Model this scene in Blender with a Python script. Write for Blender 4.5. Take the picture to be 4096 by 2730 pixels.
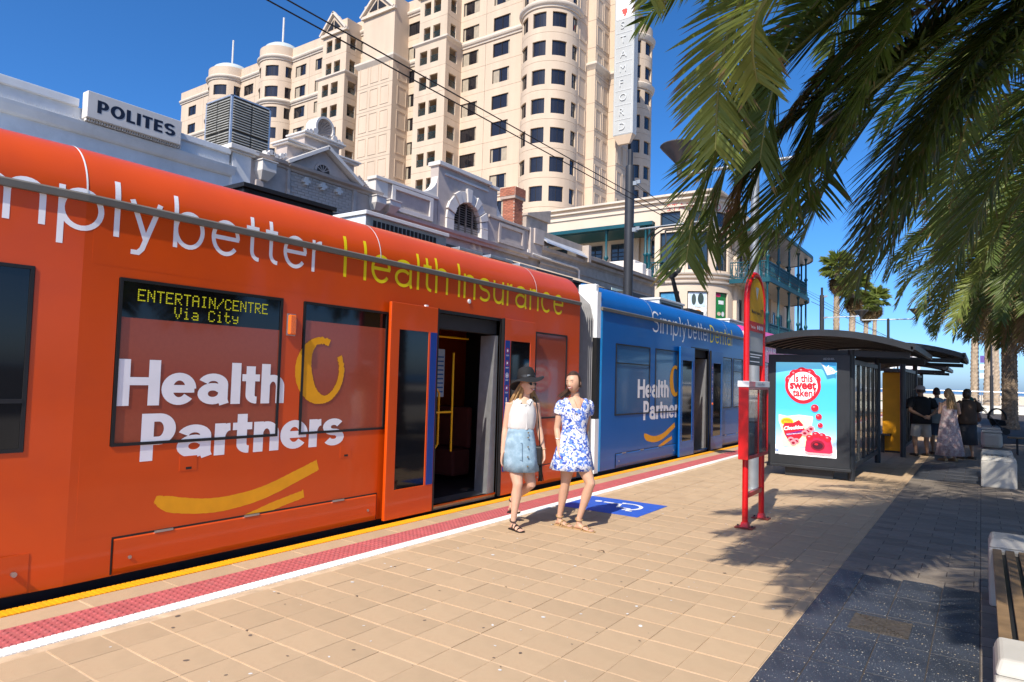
import bpy, bmesh, math, random
from mathutils import Vector, Matrix
from math import sin, cos, pi, radians as RAD, sqrt, atan2
random.seed(7)
SC = bpy.context.scene
for o in list(bpy.data.objects): bpy.data.objects.remove(o)
COL = SC.collection

# ---------------------------------------------------------------- camera
H_CAM = 1.64
YAW, PITCH, ROLL, FPX = 0.608221953, 0.0533291302, 0.0277351242, 2700.07
_f = Vector((-sin(YAW)*cos(PITCH), cos(YAW)*cos(PITCH), sin(PITCH)))
_r = Vector((cos(YAW), sin(YAW), 0)); _u = _r.cross(_f)
R_AX = _r*cos(ROLL) + _u*sin(ROLL); U_AX = _u*cos(ROLL) - _r*sin(ROLL); F_AX = _f
cam = bpy.data.cameras.new('camera'); camo = bpy.data.objects.new('camera', cam); COL.objects.link(camo)
cam.sensor_width = 36; cam.lens = FPX*36/4096; cam.clip_start = 0.05; cam.clip_end = 20000
m = Matrix.Identity(4)
for i in range(3):
    m[i][0] = R_AX[i]; m[i][1] = U_AX[i]; m[i][2] = -F_AX[i]
m[2][3] = H_CAM
camo.matrix_world = m
SC.camera = camo
SC.render.resolution_x = 1024; SC.render.resolution_y = 682
def ray(px, py):                      # photo pixel (4096 x 2730) -> direction, unit depth along the lens axis
    return R_AX*((px-2048)/FPX) + U_AX*(-(py-1365)/FPX) + F_AX
def at_depth(px, py, d): return Vector((0, 0, H_CAM)) + ray(px, py)*d

# ---------------------------------------------------------------- sky, sun, exposure
SUN_TO = Vector((0.165, -0.986, 1.04)).normalized()
world = bpy.data.worlds.new('World'); SC.world = world; world.use_nodes = True
nt = world.node_tree; nt.nodes.clear()
sky = nt.nodes.new('ShaderNodeTexSky'); sky.sky_type = 'NISHITA'; sky.sun_disc = False
sky.sun_elevation = math.asin(SUN_TO.z); sky.sun_rotation = atan2(SUN_TO.x, SUN_TO.y)
sky.altitude = 0; sky.air_density = 0.62; sky.dust_density = 1.15; sky.ozone_density = 7.0
bg = nt.nodes.new('ShaderNodeBackground'); bg.inputs['Strength'].default_value = 0.15
wo = nt.nodes.new('ShaderNodeOutputWorld')
hs = nt.nodes.new('ShaderNodeHueSaturation'); hs.inputs['Saturation'].default_value = 1.19; nt.links.new(sky.outputs[0], hs.inputs['Color']); nt.links.new(hs.outputs[0], bg.inputs[0]); nt.links.new(bg.outputs[0], wo.inputs[0])
sl = bpy.data.lights.new('sun', 'SUN'); sl.energy = 3.9; sl.angle = RAD(0.53); sl.color = (1.0, 0.93, 0.82)
so = bpy.data.objects.new('sun', sl); COL.objects.link(so); so.location = (3, -12, 14)
so.rotation_euler = SUN_TO.to_track_quat('Z', 'Y').to_euler()
vs = SC.view_settings; vs.view_transform = 'Standard'; vs.look = 'None'; vs.exposure = 0.66; vs.gamma = 1.0; vs.use_curve_mapping = False
SC.cycles.use_denoising = True; SC.cycles.max_bounces = 7; SC.cycles.transparent_max_bounces = 12
SC.cycles.sample_clamp_indirect = 4.0

# ---------------------------------------------------------------- materials
MATS = {}
def srgb(r, g, b):
    f = lambda c: (c/255/12.92) if c/255 <= 0.04045 else ((c/255+0.055)/1.055)**2.4
    return (f(r), f(g), f(b))
def mat(name, col, rough=0.6, metal=0.0, var=0.12, scale=6.0, bump=0.0, bscale=40.0, coat=0.0, spec=0.5,
        trans=0.0, rnd=0.0, dirt=None, dirt_amt=0.0, dscale=1.2, emit=None, estr=0.0, alpha=1.0, ior=1.45, ndet=5.0, streak=False):
    if name in MATS: return MATS[name]
    M = bpy.data.materials.new(name); M.use_nodes = True; t = M.node_tree; N = t.nodes; L = t.links
    P = N['Principled BSDF']
    P.inputs['Roughness'].default_value = rough; P.inputs['Metallic'].default_value = metal
    P.inputs['Specular IOR Level'].default_value = spec; P.inputs['Coat Weight'].default_value = coat
    P.inputs['Coat Roughness'].default_value = 0.06
    P.inputs['Transmission Weight'].default_value = trans; P.inputs['Alpha'].default_value = alpha; P.inputs['IOR'].default_value = ior
    tc = N.new('ShaderNodeTexCoord')
    nz = N.new('ShaderNodeTexNoise'); nz.inputs['Scale'].default_value = scale; nz.inputs['Detail'].default_value = ndet
    if streak:
        mp = N.new('ShaderNodeMapping'); mp.inputs['Scale'].default_value = (1, 1, 0.12)
        L.new(tc.outputs['Object'], mp.inputs[0]); L.new(mp.outputs[0], nz.inputs['Vector'])
    else: L.new(tc.outputs['Object'], nz.inputs['Vector'])
    mr = N.new('ShaderNodeMapRange'); mr.inputs['From Min'].default_value = 0.3; mr.inputs['From Max'].default_value = 0.7
    mr.inputs['To Min'].default_value = 1-var; mr.inputs['To Max'].default_value = 1+var
    L.new(nz.outputs['Fac'], mr.inputs['Value'])
    base = N.new('ShaderNodeVectorMath'); base.operation = 'SCALE'; base.inputs[0].default_value = col
    L.new(mr.outputs[0], base.inputs['Scale']); out = base.outputs[0]
    if rnd > 0:
        oi = N.new('ShaderNodeObjectInfo'); m2 = N.new('ShaderNodeMapRange')
        m2.inputs['To Min'].default_value = 1-rnd; m2.inputs['To Max'].default_value = 1+rnd
        L.new(oi.outputs['Random'], m2.inputs['Value'])
        b2 = N.new('ShaderNodeVectorMath'); b2.operation = 'SCALE'; L.new(out, b2.inputs[0]); L.new(m2.outputs[0], b2.inputs['Scale']); out = b2.outputs[0]
    if dirt is not None:
        n2 = N.new('ShaderNodeTexNoise'); n2.inputs['Scale'].default_value = dscale; n2.inputs['Detail'].default_value = 7; n2.inputs['Roughness'].default_value = 0.65
        L.new(tc.outputs['Object'], n2.inputs['Vector'])
        m3 = N.new('ShaderNodeMapRange'); m3.inputs['From Min'].default_value = 0.5; m3.inputs['From Max'].default_value = 0.75; m3.inputs['To Max'].default_value = dirt_amt
        L.new(n2.outputs['Fac'], m3.inputs['Value'])
        mx = N.new('ShaderNodeMix'); mx.data_type = 'RGBA'; L.new(m3.outputs[0], mx.inputs[0]); L.new(out, mx.inputs[6]); mx.inputs[7].default_value = (*dirt, 1); out = mx.outputs[2]
    L.new(out, P.inputs['Base Color'])
    if bump > 0:
        nb = N.new('ShaderNodeTexNoise'); nb.inputs['Scale'].default_value = bscale; nb.inputs['Detail'].default_value = 4
        L.new(tc.outputs['Object'], nb.inputs['Vector'])
        bp = N.new('ShaderNodeBump'); bp.inputs['Strength'].default_value = bump; bp.inputs['Distance'].default_value = 0.01
        L.new(nb.outputs['Fac'], bp.inputs['Height']); L.new(bp.outputs[0], P.inputs['Normal'])
    if emit is not None:
        P.inputs['Emission Color'].default_value = (*emit, 1); P.inputs['Emission Strength'].default_value = estr
    MATS[name] = M
    return M

# ---------------------------------------------------------------- mesh helpers
class G:
    def __init__(s): s.v = []; s.f = []; s.m = []
    def add(s, vs, fs, m=0):
        k = len(s.v); s.v += [tuple(p) for p in vs]
        for f in fs: s.f.append([i+k for i in f]); s.m.append(m)
        return s
    def box(s, x0, x1, y0, y1, z0, z1, m=0):
        if x0 > x1: x0, x1 = x1, x0
        if y0 > y1: y0, y1 = y1, y0
        if z0 > z1: z0, z1 = z1, z0
        return s.add([(x0,y0,z0),(x1,y0,z0),(x1,y1,z0),(x0,y1,z0),(x0,y0,z1),(x1,y0,z1),(x1,y1,z1),(x0,y1,z1)],
              [(0,3,2,1),(4,5,6,7),(0,1,5,4),(1,2,6,5),(2,3,7,6),(3,0,4,7)], m)
    def hexa(s, b, t, m=0):
        return s.add(list(b)+list(t), [(0,3,2,1),(4,5,6,7),(0,1,5,4),(1,2,6,5),(2,3,7,6),(3,0,4,7)], m)
    def loft(s, rings, m=0, closed=True, caps=True):
        k = len(s.v); n = len(rings[0])
        for r in rings: s.v += [tuple(p) for p in r]
        for i in range(len(rings)-1):
            for j in range(n if closed else n-1):
                j2 = (j+1) % n
                s.f.append([k+i*n+j, k+i*n+j2, k+(i+1)*n+j2, k+(i+1)*n+j]); s.m.append(m)
        if caps and closed:
            s.f.append([k+j for j in range(n)][::-1]); s.m.append(m)
            s.f.append([k+(len(rings)-1)*n+j for j in range(n)]); s.m.append(m)
        return s
    def tube(s, pts, r, n=8, m=0, caps=True):
        pts = [Vector(p) for p in pts]; rs = r if isinstance(r, (list, tuple)) else [r]*len(pts); rings = []; prev = None
        for i, p in enumerate(pts):
            d = (pts[min(i+1, len(pts)-1)] - pts[max(i-1, 0)]).normalized()
            if prev is None:
                a = Vector((0,0,1)) if abs(d.z) < 0.9 else Vector((1,0,0)); a = d.cross(a).normalized()
            else: a = (prev - d*prev.dot(d)).normalized()
            prev = a; b = d.cross(a)
            rings.append([p + (a*cos(2*pi*j/n) + b*sin(2*pi*j/n))*rs[i] for j in range(n)])
        return s.loft(rings, m, True, caps)
    def bar(s, p0, p1, w, h, up=(0,0,1), m=0):
        p0 = Vector(p0); p1 = Vector(p1); d = (p1-p0).normalized(); a = d.cross(Vector(up))
        if a.length < 1e-4: a = d.cross(Vector((1,0,0)))
        a.normalize(); b = a.cross(d)
        q = lambda p: [p-a*w/2-b*h/2, p+a*w/2-b*h/2, p+a*w/2+b*h/2, p-a*w/2+b*h/2]
        return s.loft([q(p0), q(p1)], m)
    def lathe(s, prof, c=(0,0,0), n=16, m=0, caps=True, a0=0.0, a1=2*pi):
        full = abs(a1-a0-2*pi) < 1e-6; k = n if full else n+1
        rings = [[(c[0]+r*cos(a0+(a1-a0)*j/n), c[1]+r*sin(a0+(a1-a0)*j/n), c[2]+z) for j in range(k)] for r, z in prof]
        return s.loft(rings, m, full, caps and full)
    def prism(s, poly, fr, d0, d1, m=0):
        n = len(poly); a = [fr(u, v, d0) for u, v in poly]; b = [fr(u, v, d1) for u, v in poly]
        k = len(s.v); s.v += [tuple(p) for p in a+b]
        s.f.append([k+i for i in range(n)][::-1]); s.f.append([k+n+i for i in range(n)]); s.m += [m, m]
        for i in range(n):
            j = (i+1) % n; s.f.append([k+i, k+j, k+n+j, k+n+i]); s.m.append(m)
        return s
    def wall(s, fr, us, vs_, solid, d0, d1, m=0):
        """a wall sheet with openings: fr(u,v,d) -> point, solid(uc,vc) -> bool, d0 back, d1 front"""
        us = sorted(set(us)); vs_ = sorted(set(vs_)); idx = {}
        def V(i, j, d):
            if (i,j,d) not in idx:
                idx[(i,j,d)] = len(s.v); s.v.append(tuple(fr(us[i], vs_[j], d1 if d else d0)))
            return idx[(i,j,d)]
        ok = lambda i, j: 0 <= i < len(us)-1 and 0 <= j < len(vs_)-1 and solid((us[i]+us[i+1])/2, (vs_[j]+vs_[j+1])/2)
        for i in range(len(us)-1):
            for j in range(len(vs_)-1):
                if not ok(i, j): continue
                F = [[V(i,j,1),V(i+1,j,1),V(i+1,j+1,1),V(i,j+1,1)], [V(i,j,0),V(i,j+1,0),V(i+1,j+1,0),V(i+1,j,0)]]
                if not ok(i-1,j): F.append([V(i,j,0),V(i,j,1),V(i,j+1,1),V(i,j+1,0)])
                if not ok(i+1,j): F.append([V(i+1,j,1),V(i+1,j,0),V(i+1,j+1,0),V(i+1,j+1,1)])
                if not ok(i,j-1): F.append([V(i,j,0),V(i+1,j,0),V(i+1,j,1),V(i,j,1)])
                if not ok(i,j+1): F.append([V(i,j+1,1),V(i+1,j+1,1),V(i+1,j+1,0),V(i,j+1,0)])
                s.f += F; s.m += [m]*len(F)
        return s
    def mesh(s, name, mats, smooth=False, bevel=0.0, ang=40, fix=True):
        me = bpy.data.meshes.new(name); me.from_pydata(s.v, [], s.f)
        if not isinstance(mats, (list, tuple)): mats = [mats]
        for mm in mats: me.materials.append(mm)
        me.polygons.foreach_set('material_index', s.m)
        if fix or bevel > 0:
            bm = bmesh.new(); bm.from_mesh(me)
            if bevel > 0:
                bmesh.ops.remove_doubles(bm, verts=bm.verts, dist=1e-5)
                es = [e for e in bm.edges if len(e.link_faces) == 2 and e.calc_face_angle(0) > RAD(35)]
                bmesh.ops.bevel(bm, geom=es, offset=bevel, segments=2, profile=0.5, affect='EDGES', clamp_overlap=True)
            bmesh.ops.recalc_face_normals(bm, faces=bm.faces)
            bm.to_mesh(me); bm.free()
        if smooth:
            me.shade_smooth() if hasattr(me, 'shade_smooth') else None
            try: me.set_sharp_from_angle(angle=RAD(ang))
            except Exception: pass
        me.update(); return me
    def build(s, name, mats, parent=None, smooth=False, bevel=0.0, ang=40, fix=True, local=False):
        o = bpy.data.objects.new(name, s.mesh(name, mats, smooth, bevel, ang, fix)); COL.objects.link(o)
        if parent is not None: attach(o, parent, local)
        return o
def attach(o, parent, local=False):
    o.parent = parent
    if not local: o.matrix_parent_inverse = W(parent).inverted()
def W(o):
    mm = o.matrix_basis.copy()
    return mm if o.parent is None else W(o.parent) @ o.matrix_parent_inverse @ mm
def tag(o, label=None, cat=None, group=None, kind=None):
    if label: o['label'] = label
    if cat: o['category'] = cat
    if group: o['group'] = group
    if kind: o['kind'] = kind
    return o
def thing(name, label, cat, loc=(0,0,0), rotz=0.0, group=None):
    o = bpy.data.objects.new(name, None); COL.objects.link(o); o.location = loc; o.rotation_euler = (0,0,rotz); o.empty_display_size = 0.2
    return tag(o, label, cat, group)
def piece(name, me, parent, loc, rot=None, scale=None):
    o = bpy.data.objects.new(name, me); COL.objects.link(o); o.location = loc
    if rot: o.rotation_euler = rot
    if scale: o.scale = scale
    o.parent = parent; o.matrix_parent_inverse = W(parent).inverted(); return o
def copy_tree(o, parent=None):
    c = o.copy(); COL.objects.link(c); c.parent = parent
    if parent is not None: c.matrix_parent_inverse = o.matrix_parent_inverse.copy()
    for ch in list(o.children): copy_tree(ch, c)
    return c
def struct(o): o['kind'] = 'structure'; return o
def arc(cx, cy, rx, ry, a0, a1, n=12): return [(cx+rx*cos(RAD(a0+(a1-a0)*i/n)), cy+ry*sin(RAD(a0+(a1-a0)*i/n))) for i in range(n+1)]

# ---------------------------------------------------------------- lettering: a stroke alphabet of its own, and the built-in face
def glyph(ch, w):
    v = vweight(w)/2
    X = .73; D = -.26; h = w/2; n = .45 + .8*w; e = .56 + .8*w
    st = lambda x, a=0, b=1.0: [(x, a), (x, b)]
    bowl = lambda x0, x1, y0, y1, a0=0, a1=360, k=28: arc((x0+x1)/2, (y0+y1)/2, (x1-x0)/2, (y1-y0)/2, a0, a1, k)
    if ch == ' ': return [], .26
    if ch in 'lI': return [st(h)], w
    if ch == 'i': return [st(h, 0, X), [(h, 1-w*1.05), (h, 1)]], w
    if ch == 'H': W_ = .60+w; return [st(h), st(W_-h), [(h, .53), (W_-h, .53)]], W_
    if ch in 'nh':
        A = arc(h+(n-w)/2, X-v-.22, (n-w)/2, .22, 150, 0, 14)
        return [st(h, 0, X if ch == 'n' else 1.0), [(h, X-v-.17)]+A+[(n-h, 0)]], n
    if ch == 'm':
        k = .42+.62*w; A1 = arc(h+(k-h)/2, X-v-.22, (k-h)/2, .22, 180, 0, 12)+[(k, 0)]
        return [st(h, 0, X), A1, [(x+k-h, y) for x, y in A1]], 2*k
    if ch == 'r': return [st(h, 0, X), arc(h+.22, X-v-.26, .22, .26, 170, 88, 10)], .25+h
    if ch == 'u':
        A = arc(h+(n-w)/2, v+.24, (n-w)/2, .24, 180, 360, 14); return [[(h, X)]+A, st(n-h, 0, X)], n
    if ch == 'p': return [st(h, D, X), bowl(h, e-h, v, X-v)], e
    if ch == 'b': return [st(h), bowl(h, e-h, v, X-v)], e
    if ch == 'o': return [bowl(h, e-h, v, X-v)], e
    if ch == 'c': return [bowl(h, e-h, v, X-v, 48, 312)], e-.03
    if ch == 'e': return [bowl(h, e-h, v, X-v, 0, 322), [(h, X*.50), (e-h*.35, X*.50)]], e
    if ch == 'a':
        W_ = e-.02; t = arc(h+(W_-w)/2-.01, X-v-.17, (W_-w)/2-.01, .17, 162, 0, 12)
        return [t+[(W_-h-.02, .10), (W_-h+.02, 0)], bowl(h, W_-h-.03, v, .46-v*.5, 40, 330, 20)+[(W_-h-.02, .22)]], W_+.02
    if ch == 's':
        W_ = .46+.8*w; q = (X-2*v)/4; c = W_/2; r = c-h
        return [arc(c, X-v-q, r, q, 30, 180, 10)+arc(c, X-v-q, r, q, 190, 265, 5)[1:]+arc(c, v+q, r, q, 85, 0, 6)[1:]+arc(c, v+q, r, q, -10, -150, 10)[1:]], W_
    if ch == 'S':
        W_ = .60+.7*w; q = (1-2*v)/4; c = W_/2; r = c-h
        return [arc(c, 1-v-q, r, q, 25, 180, 12)+arc(c, 1-v-q, r, q, 190, 262, 6)[1:]+arc(c, v+q, r, q, 82, 0, 7)[1:]+arc(c, v+q, r, q, -10, -155, 12)[1:]], W_
    if ch == 't':
        x = .10+h; return [[(x, .93), (x, .22)]+arc(x+.16, .22, .16, .22-v, 195, 275, 6), [(0, X-v), (x+h+.12, X-v)]], x+h+.13
    if ch == 'y': W_ = .46+.6*w; return [[(h*.7, X), (W_/2+.01, .02)], [(W_-h*.7, X), (W_*.42, -.14), (W_*.30, D+v), (W_*.08, D+v)]], W_
    if ch in 'DP':
        W_ = (.55 if ch == 'D' else .47)+.8*w; y0 = v if ch == 'D' else .42; ry = (1-v-y0)/2
        return [st(h), [(h, 1-v)]+arc(W_-h-ry*.85, (1-v+y0)/2, ry*.85, ry, 90, -90, 16)+[(h, y0)]], W_
    if ch == 'O': W_ = .72+.6*w; return [bowl(h, W_-h, v, 1-v, 0, 360, 32)], W_
    if ch == 'L': return [st(h), [(h, v), (.42+h, v)]], .42+h
    if ch == 'T': return [st(.29+h*.3), [(0, 1-v), (.58+h*.6, 1-v)]], .58+h*.6
    if ch == 'E': return [st(h), [(h, v), (.46+h, v)], [(h, .52), (.42+h, .52)], [(h, 1-v), (.46+h, 1-v)]], .46+h
    return [], .3
def vweight(w): return w if w < .12 else w*.74
def ribbon(pts, w, closed, wv=None):
    P = [Vector((p[0], p[1])) for p in pts]; n = len(P); out = []
    for i in range(n):
        a = P[i-1] if (i > 0 or closed) else None; b = P[(i+1) % n] if (i < n-1 or closed) else None
        d1 = (P[i]-a).normalized() if a is not None else None; d2 = (b-P[i]).normalized() if b is not None else None
        if d1 is None: d1 = d2
        if d2 is None: d2 = d1
        t = (d1+d2)
        t = t.normalized() if t.length > 1e-6 else d1
        nn = Vector((-t.y, t.x)); c = max(0.5, abs(nn.dot(Vector((-d1.y, d1.x)))))
        o_ = Vector((nn.x*w/2/c, nn.y*(wv or w)/2/c)); out.append((P[i]+o_, P[i]-o_))
    return out
def stroke_text(s, w, track=.09):
    """-> list of polygon strips in text units (cap height 1); each strip has its own layer number"""
    x = 0; strips = []; layer = 0
    for ch in s:
        S, adv = glyph(ch, w)
        for p in S:
            closed = len(p) > 8 and abs(p[0][0]-p[-1][0]) < 1e-4 and abs(p[0][1]-p[-1][1]) < 1e-4
            q = p[:-1] if closed else p
            # keep long straight runs cut so that they can follow a curved panel
            if not closed:
                r = [q[0]]
                for a, b in zip(q, q[1:]):
                    k = max(1, int(abs(b[1]-a[1])/.06)); r += [(a[0]+(b[0]-a[0])*i/k, a[1]+(b[1]-a[1])*i/k) for i in range(1, k+1)]
                q = r
            R = [(a+Vector((x, 0)), b+Vector((x, 0))) for a, b in ribbon(q, w, closed, vweight(w))]
            if closed: R.append(R[0])
            strips.append((layer, R)); layer = (layer+1) % 5
        x += adv+track
    return strips, x-track
def put_strokes(g, strips, fr, eps=0.00008, m=0):
    for lay, R in strips:
        vs_ = []
        for a, b in R: vs_ += [fr(a.x, a.y, lay*eps), fr(b.x, b.y, lay*eps)]
        g.add(vs_, [(2*i, 2*i+1, 2*i+3, 2*i+2) for i in range(len(R)-1)], m)
def font_mesh(s, off=0.0, shear=0.0, sp=1.0):
    c = bpy.data.curves.new('lettering', 'FONT'); c.body = s; c.offset = off; c.shear = shear; c.space_character = sp; c.resolution_u = 4
    o = bpy.data.objects.new('lettering', c); COL.objects.link(o)
    me = bpy.data.meshes.new_from_object(o.evaluated_get(bpy.context.evaluated_depsgraph_get()))
    V_ = [(v.co.x, v.co.y) for v in me.vertices]; F_ = [list(p.vertices) for p in me.polygons]
    bpy.data.objects.remove(o); bpy.data.curves.remove(c); bpy.data.meshes.remove(me)
    x0 = min(v[0] for v in V_); x1 = max(v[0] for v in V_)
    return [((x-x0), y) for x, y in V_], F_, x1-x0
def put_font(g, s, fr, width=None, size=None, off=0.0, shear=0.0, sp=1.0, m=0, sy=None):
    V_, F_, w_ = font_mesh(s, off, shear, sp); k = width/w_ if width else size; ky = sy if sy else k
    g.add([fr(x*k, y*ky, 0) for x, y in V_], F_, m)
# ---------------------------------------------------------------- ground, road, platform
def ground_mat():
    M = mat('plaza', srgb(176,160,142), .85, var=.12, scale=.8, bump=.15, bscale=25)
    return M
m_asph = mat('asphalt', (.06,.06,.062), .9, var=.2, scale=5, bump=.3, bscale=120)
m_plaza = mat('plaza', (.42,.38,.33), .85, var=.12, scale=.8, bump=.15, bscale=25)
m_tan = mat('tan_tile', (.455,.325,.20), .8, var=.09, scale=3.0, bump=.25, bscale=180, rnd=.055, dirt=(.35,.225,.135), dirt_amt=.45, dscale=2.2, spec=.3)
m_mort = mat('mortar', (.56,.41,.265), .9, var=.2, scale=8, bump=.3, bscale=150)
m_pav = mat('grey_paver', (.20,.165,.13), .75, var=.15, scale=6, bump=.3, bscale=200, rnd=.16, dirt=(.10,.09,.08), dirt_amt=.5, dscale=1.5)
m_joint = mat('dark_joint', (.055,.045,.04), .95, var=.2)
def granite_mat():
    M = mat('blue_granite', (.034,.039,.05), .45, var=.35, scale=3, bump=.12, bscale=150, rnd=.12)
    t = M.node_tree; N = t.nodes; L = t.links; P = N['Principled BSDF']
    src = P.inputs['Base Color'].links[0].from_socket
    tc = N.new('ShaderNodeTexCoord'); prev = src
    for sc, th, col in ((30, .15, (.46,.37,.25,1)), (58, .17, (.52,.52,.49,1)), (105, .2, (.25,.25,.25,1))):
        vo = N.new('ShaderNodeTexVoronoi'); vo.inputs['Scale'].default_value = sc; L.new(tc.outputs['Object'], vo.inputs['Vector'])
        sp = N.new('ShaderNodeMath'); sp.operation = 'LESS_THAN'; L.new(vo.outputs['Distance'], sp.inputs[0]); sp.inputs[1].default_value = th
        se = N.new('ShaderNodeSeparateColor'); L.new(vo.outputs['Color'], se.inputs[0])
        gt = N.new('ShaderNodeMath'); gt.operation = 'GREATER_THAN'; L.new(se.outputs[0], gt.inputs[0]); gt.inputs[1].default_value = .62
        mu = N.new('ShaderNodeMath'); mu.operation = 'MULTIPLY'; L.new(sp.outputs[0], mu.inputs[0]); L.new(gt.outputs[0], mu.inputs[1])
        mx = N.new('ShaderNodeMix'); mx.data_type = 'RGBA'; L.new(mu.outputs[0], mx.inputs[0]); L.new(prev, mx.inputs[6]); mx.inputs[7].default_value = col; prev = mx.outputs[2]
    L.new(prev, P.inputs['Base Color']); return M
m_gran = granite_mat()
m_yel = mat('yellow_paint', srgb(240,162,20), .55, var=.08, scale=9, bump=.2, bscale=90, dirt=(.35,.22,.05), dirt_amt=.5, dscale=6)
m_wht = mat('white_strip', (.78,.78,.74), .6, var=.06, scale=9, bump=.2, bscale=90, dirt=(.5,.48,.42), dirt_amt=.5, dscale=6)
m_red = mat('tactile_red', srgb(178,92,92), .6, var=.12, scale=7, dirt=(.30,.14,.13), dirt_amt=.5, dscale=9)
m_blue = mat('blue_marking', srgb(52,92,190), .55, var=.08, scale=9, bump=.25, bscale=160)
m_mark = mat('white_marking', (.78,.79,.80), .55, var=.05)

g = G(); g.add([(-2500,-1500,-.34),(2500,-1500,-.34),(2500,126,-.34),(-2500,126,-.34)], [(0,1,2,3)])
gr = struct(g.build('ground', m_asph)); tag(gr, 'dark asphalt ground under the tram stop and street')
# the plaza beyond the platform, and footpath on the shop side
g = G(); g.box(-60, 60, 62, 125, -.5, -.005); struct(g.build('plaza', m_plaza))
g = G(); g.box(-40, -11.5, -20, 39, -.6, -.19); struct(g.build('footpath', m_plaza))
g = G(); g.box(-90, -12.6, 39, 62, -.6, -.19); struct(g.build('footpath', m_plaza))
# tracks: embedded rails, two tracks
m_rail = mat('rail_steel', (.25,.23,.21), .4, metal=.9, var=.2)
for xc in (-6.63, -10.2):
    for dx in (-.72, .72):
        g = G(); g.box(xc+dx-.035, xc+dx+.035, -30, 125, -.34, -.322); tag(struct(g.build('rail', m_rail)), 'polished steel tram rail set flush in the street')
# platform body
g = G(); g.box(-5.335, 14, -12, 62, -.36, -.0045)
plat = struct(g.build('platform', m_mort)); tag(plat, 'raised tram platform')
rr = random.Random(3)
TP = .2965                    # tile pitch
JX = [.0022]
def tile_mesh(name, w, d, mt, j=.006, bev=.002, zt=0.0, th=.03):
    g = G(); g.box(-w/2+JX[0], w/2-JX[0], -d/2+j, d/2-j, zt-th, zt); return g.mesh(name, mt, bevel=bev)
def px_of(x, y, z=0):
    v = Vector((x, y, z-H_CAM)); d = v.dot(F_AX)
    return (2048+FPX*v.dot(R_AX)/d, 1365-FPX*v.dot(U_AX)/d, d) if d > .1 else (-9e9, 0, d)
def inview(x, y, pad=260):
    a, b, d = px_of(x, y); return d > .3 and -pad < a < 4096+pad and b < 2730+pad
def lay(cells, mesh, jmesh_fn, parent, name, limit, mt, zt=0.0, stuffname='far_tiles'):
    """cells: (x, y, w, d); the nearest in view become objects of their own, the rest one joined part"""
    near = sorted([c for c in cells if inview(c[0], c[1])], key=lambda c: px_of(c[0], c[1])[2])[:limit]
    ns = set(near); cache = {}
    for c in near:
        key = (round(c[2], 3), round(c[3], 3))
        if key not in cache: cache[key] = tile_mesh(name, c[2], c[3], mt)
        o = bpy.data.objects.new(name, cache[key]); COL.objects.link(o); o.parent = parent
        o.location = (c[0], c[1], zt+rr.uniform(-.0018, .0012)); o.rotation_euler = (rr.gauss(0, .0025), rr.gauss(0, .0025), rr.gauss(0, .003))
    rest = [c for c in cells if c not in ns]
    g = G()
    for x, y, w_, d_ in rest:
        dz = zt+rr.uniform(-.0015, .001); j = .006
        k = JX[0]; a = [(x-w_/2+k, y-d_/2+j), (x+w_/2-k, y-d_/2+j), (x+w_/2-k, y+d_/2-j), (x-w_/2+k, y+d_/2-j)]
        g.hexa([(p[0], p[1], dz-.02) for p in a], [(p[0], p[1], dz) for p in a])
    if rest:
        o = g.build(stuffname, mt, parent); o['kind'] = 'stuff'
        return o
X_TAN = -1.07
cells = []
y = -1.66
while y < 61:
    x = X_TAN-.085-TP/2
    while x > -4.45:
        xl = max(x-TP/2, -4.505); w_ = x+TP/2-xl
        if w_ > .05: cells.append((xl+w_/2, y, w_, TP))
        x -= TP
    cells.append((X_TAN-.0425, y, .085, TP))
    y += TP
tiles = thing('platform_paving', None, None); tiles['kind'] = 'structure'; tag(tiles, 'square tan clay paving tiles of the tram platform')
lay(cells, None, None, tiles, 'tile', 300, m_tan)
# tan strip behind the tactile band
cells = []; y = -1.0
while y < 61: cells.append((-5.08, y, .245, .59)); y += .59
lay(cells, None, None, tiles, 'edge_tile', 60, m_tan, stuffname='far_edge_tiles')
# right hand paving: blue granite fields and grey pavers in running bond
gran = []; pav = []
def field(y0, y1):
    ys = y0; 
    while ys < y1-.05:
        for x0, x1 in ((-1.066,-.86),(-.86,-.57),(-.57,-.275),(-.275,-.02)): gran.append(((x0+x1)/2, ys+.29, x1-x0, .58))
        ys += .58
field(.40, 6.72); field(14.4, 17.2)
k = 0; y = 6.72+.1
def pav_rows(y0, y1, xa, xb):
    n = max(1, round((y1-y0)/.20)); d = (y1-y0)/n
    for i in range(n):
        x = xa - (.2 if i % 2 else 0)
        while x < xb-.02:
            a = max(x, xa); b = min(x+.40, xb)
            if b-a > .03: pav.append(((a+b)/2, y0+d*(i+.5), b-a, d))
            x += .40
pav_rows(6.72, 14.4, -1.066, -.02); pav_rows(17.2, 40, -1.066, -.02); pav_rows(1.0, 26, -.02, 2.4)
gp = thing('granite_paving', None, None); gp['kind'] = 'structure'; tag(gp, 'dark blue speckled granite slabs set into the path')
bedg = G(); bedg.box(-1.066, 2.5, -2, 61, -.004, -.0035); struct(bedg.build('paving_bed', m_joint))
JX[0] = .003
lay(gran, None, None, gp, 'slab', 120, m_gran, stuffname='far_slabs')
pp = thing('paver_path', None, None); pp['kind'] = 'structure'; tag(pp, 'grey brown concrete pavers in running bond under the palms')
lay(pav, None, None, pp, 'paver', 300, m_pav, stuffname='far_pavers')
g = G(); g.box(2.45, 14, -12, 61, -.003, .001); struct(g.build('garden_path', mat('pale_path', (.34,.30,.25), .9, var=.2, scale=3, bump=.3)))
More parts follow.
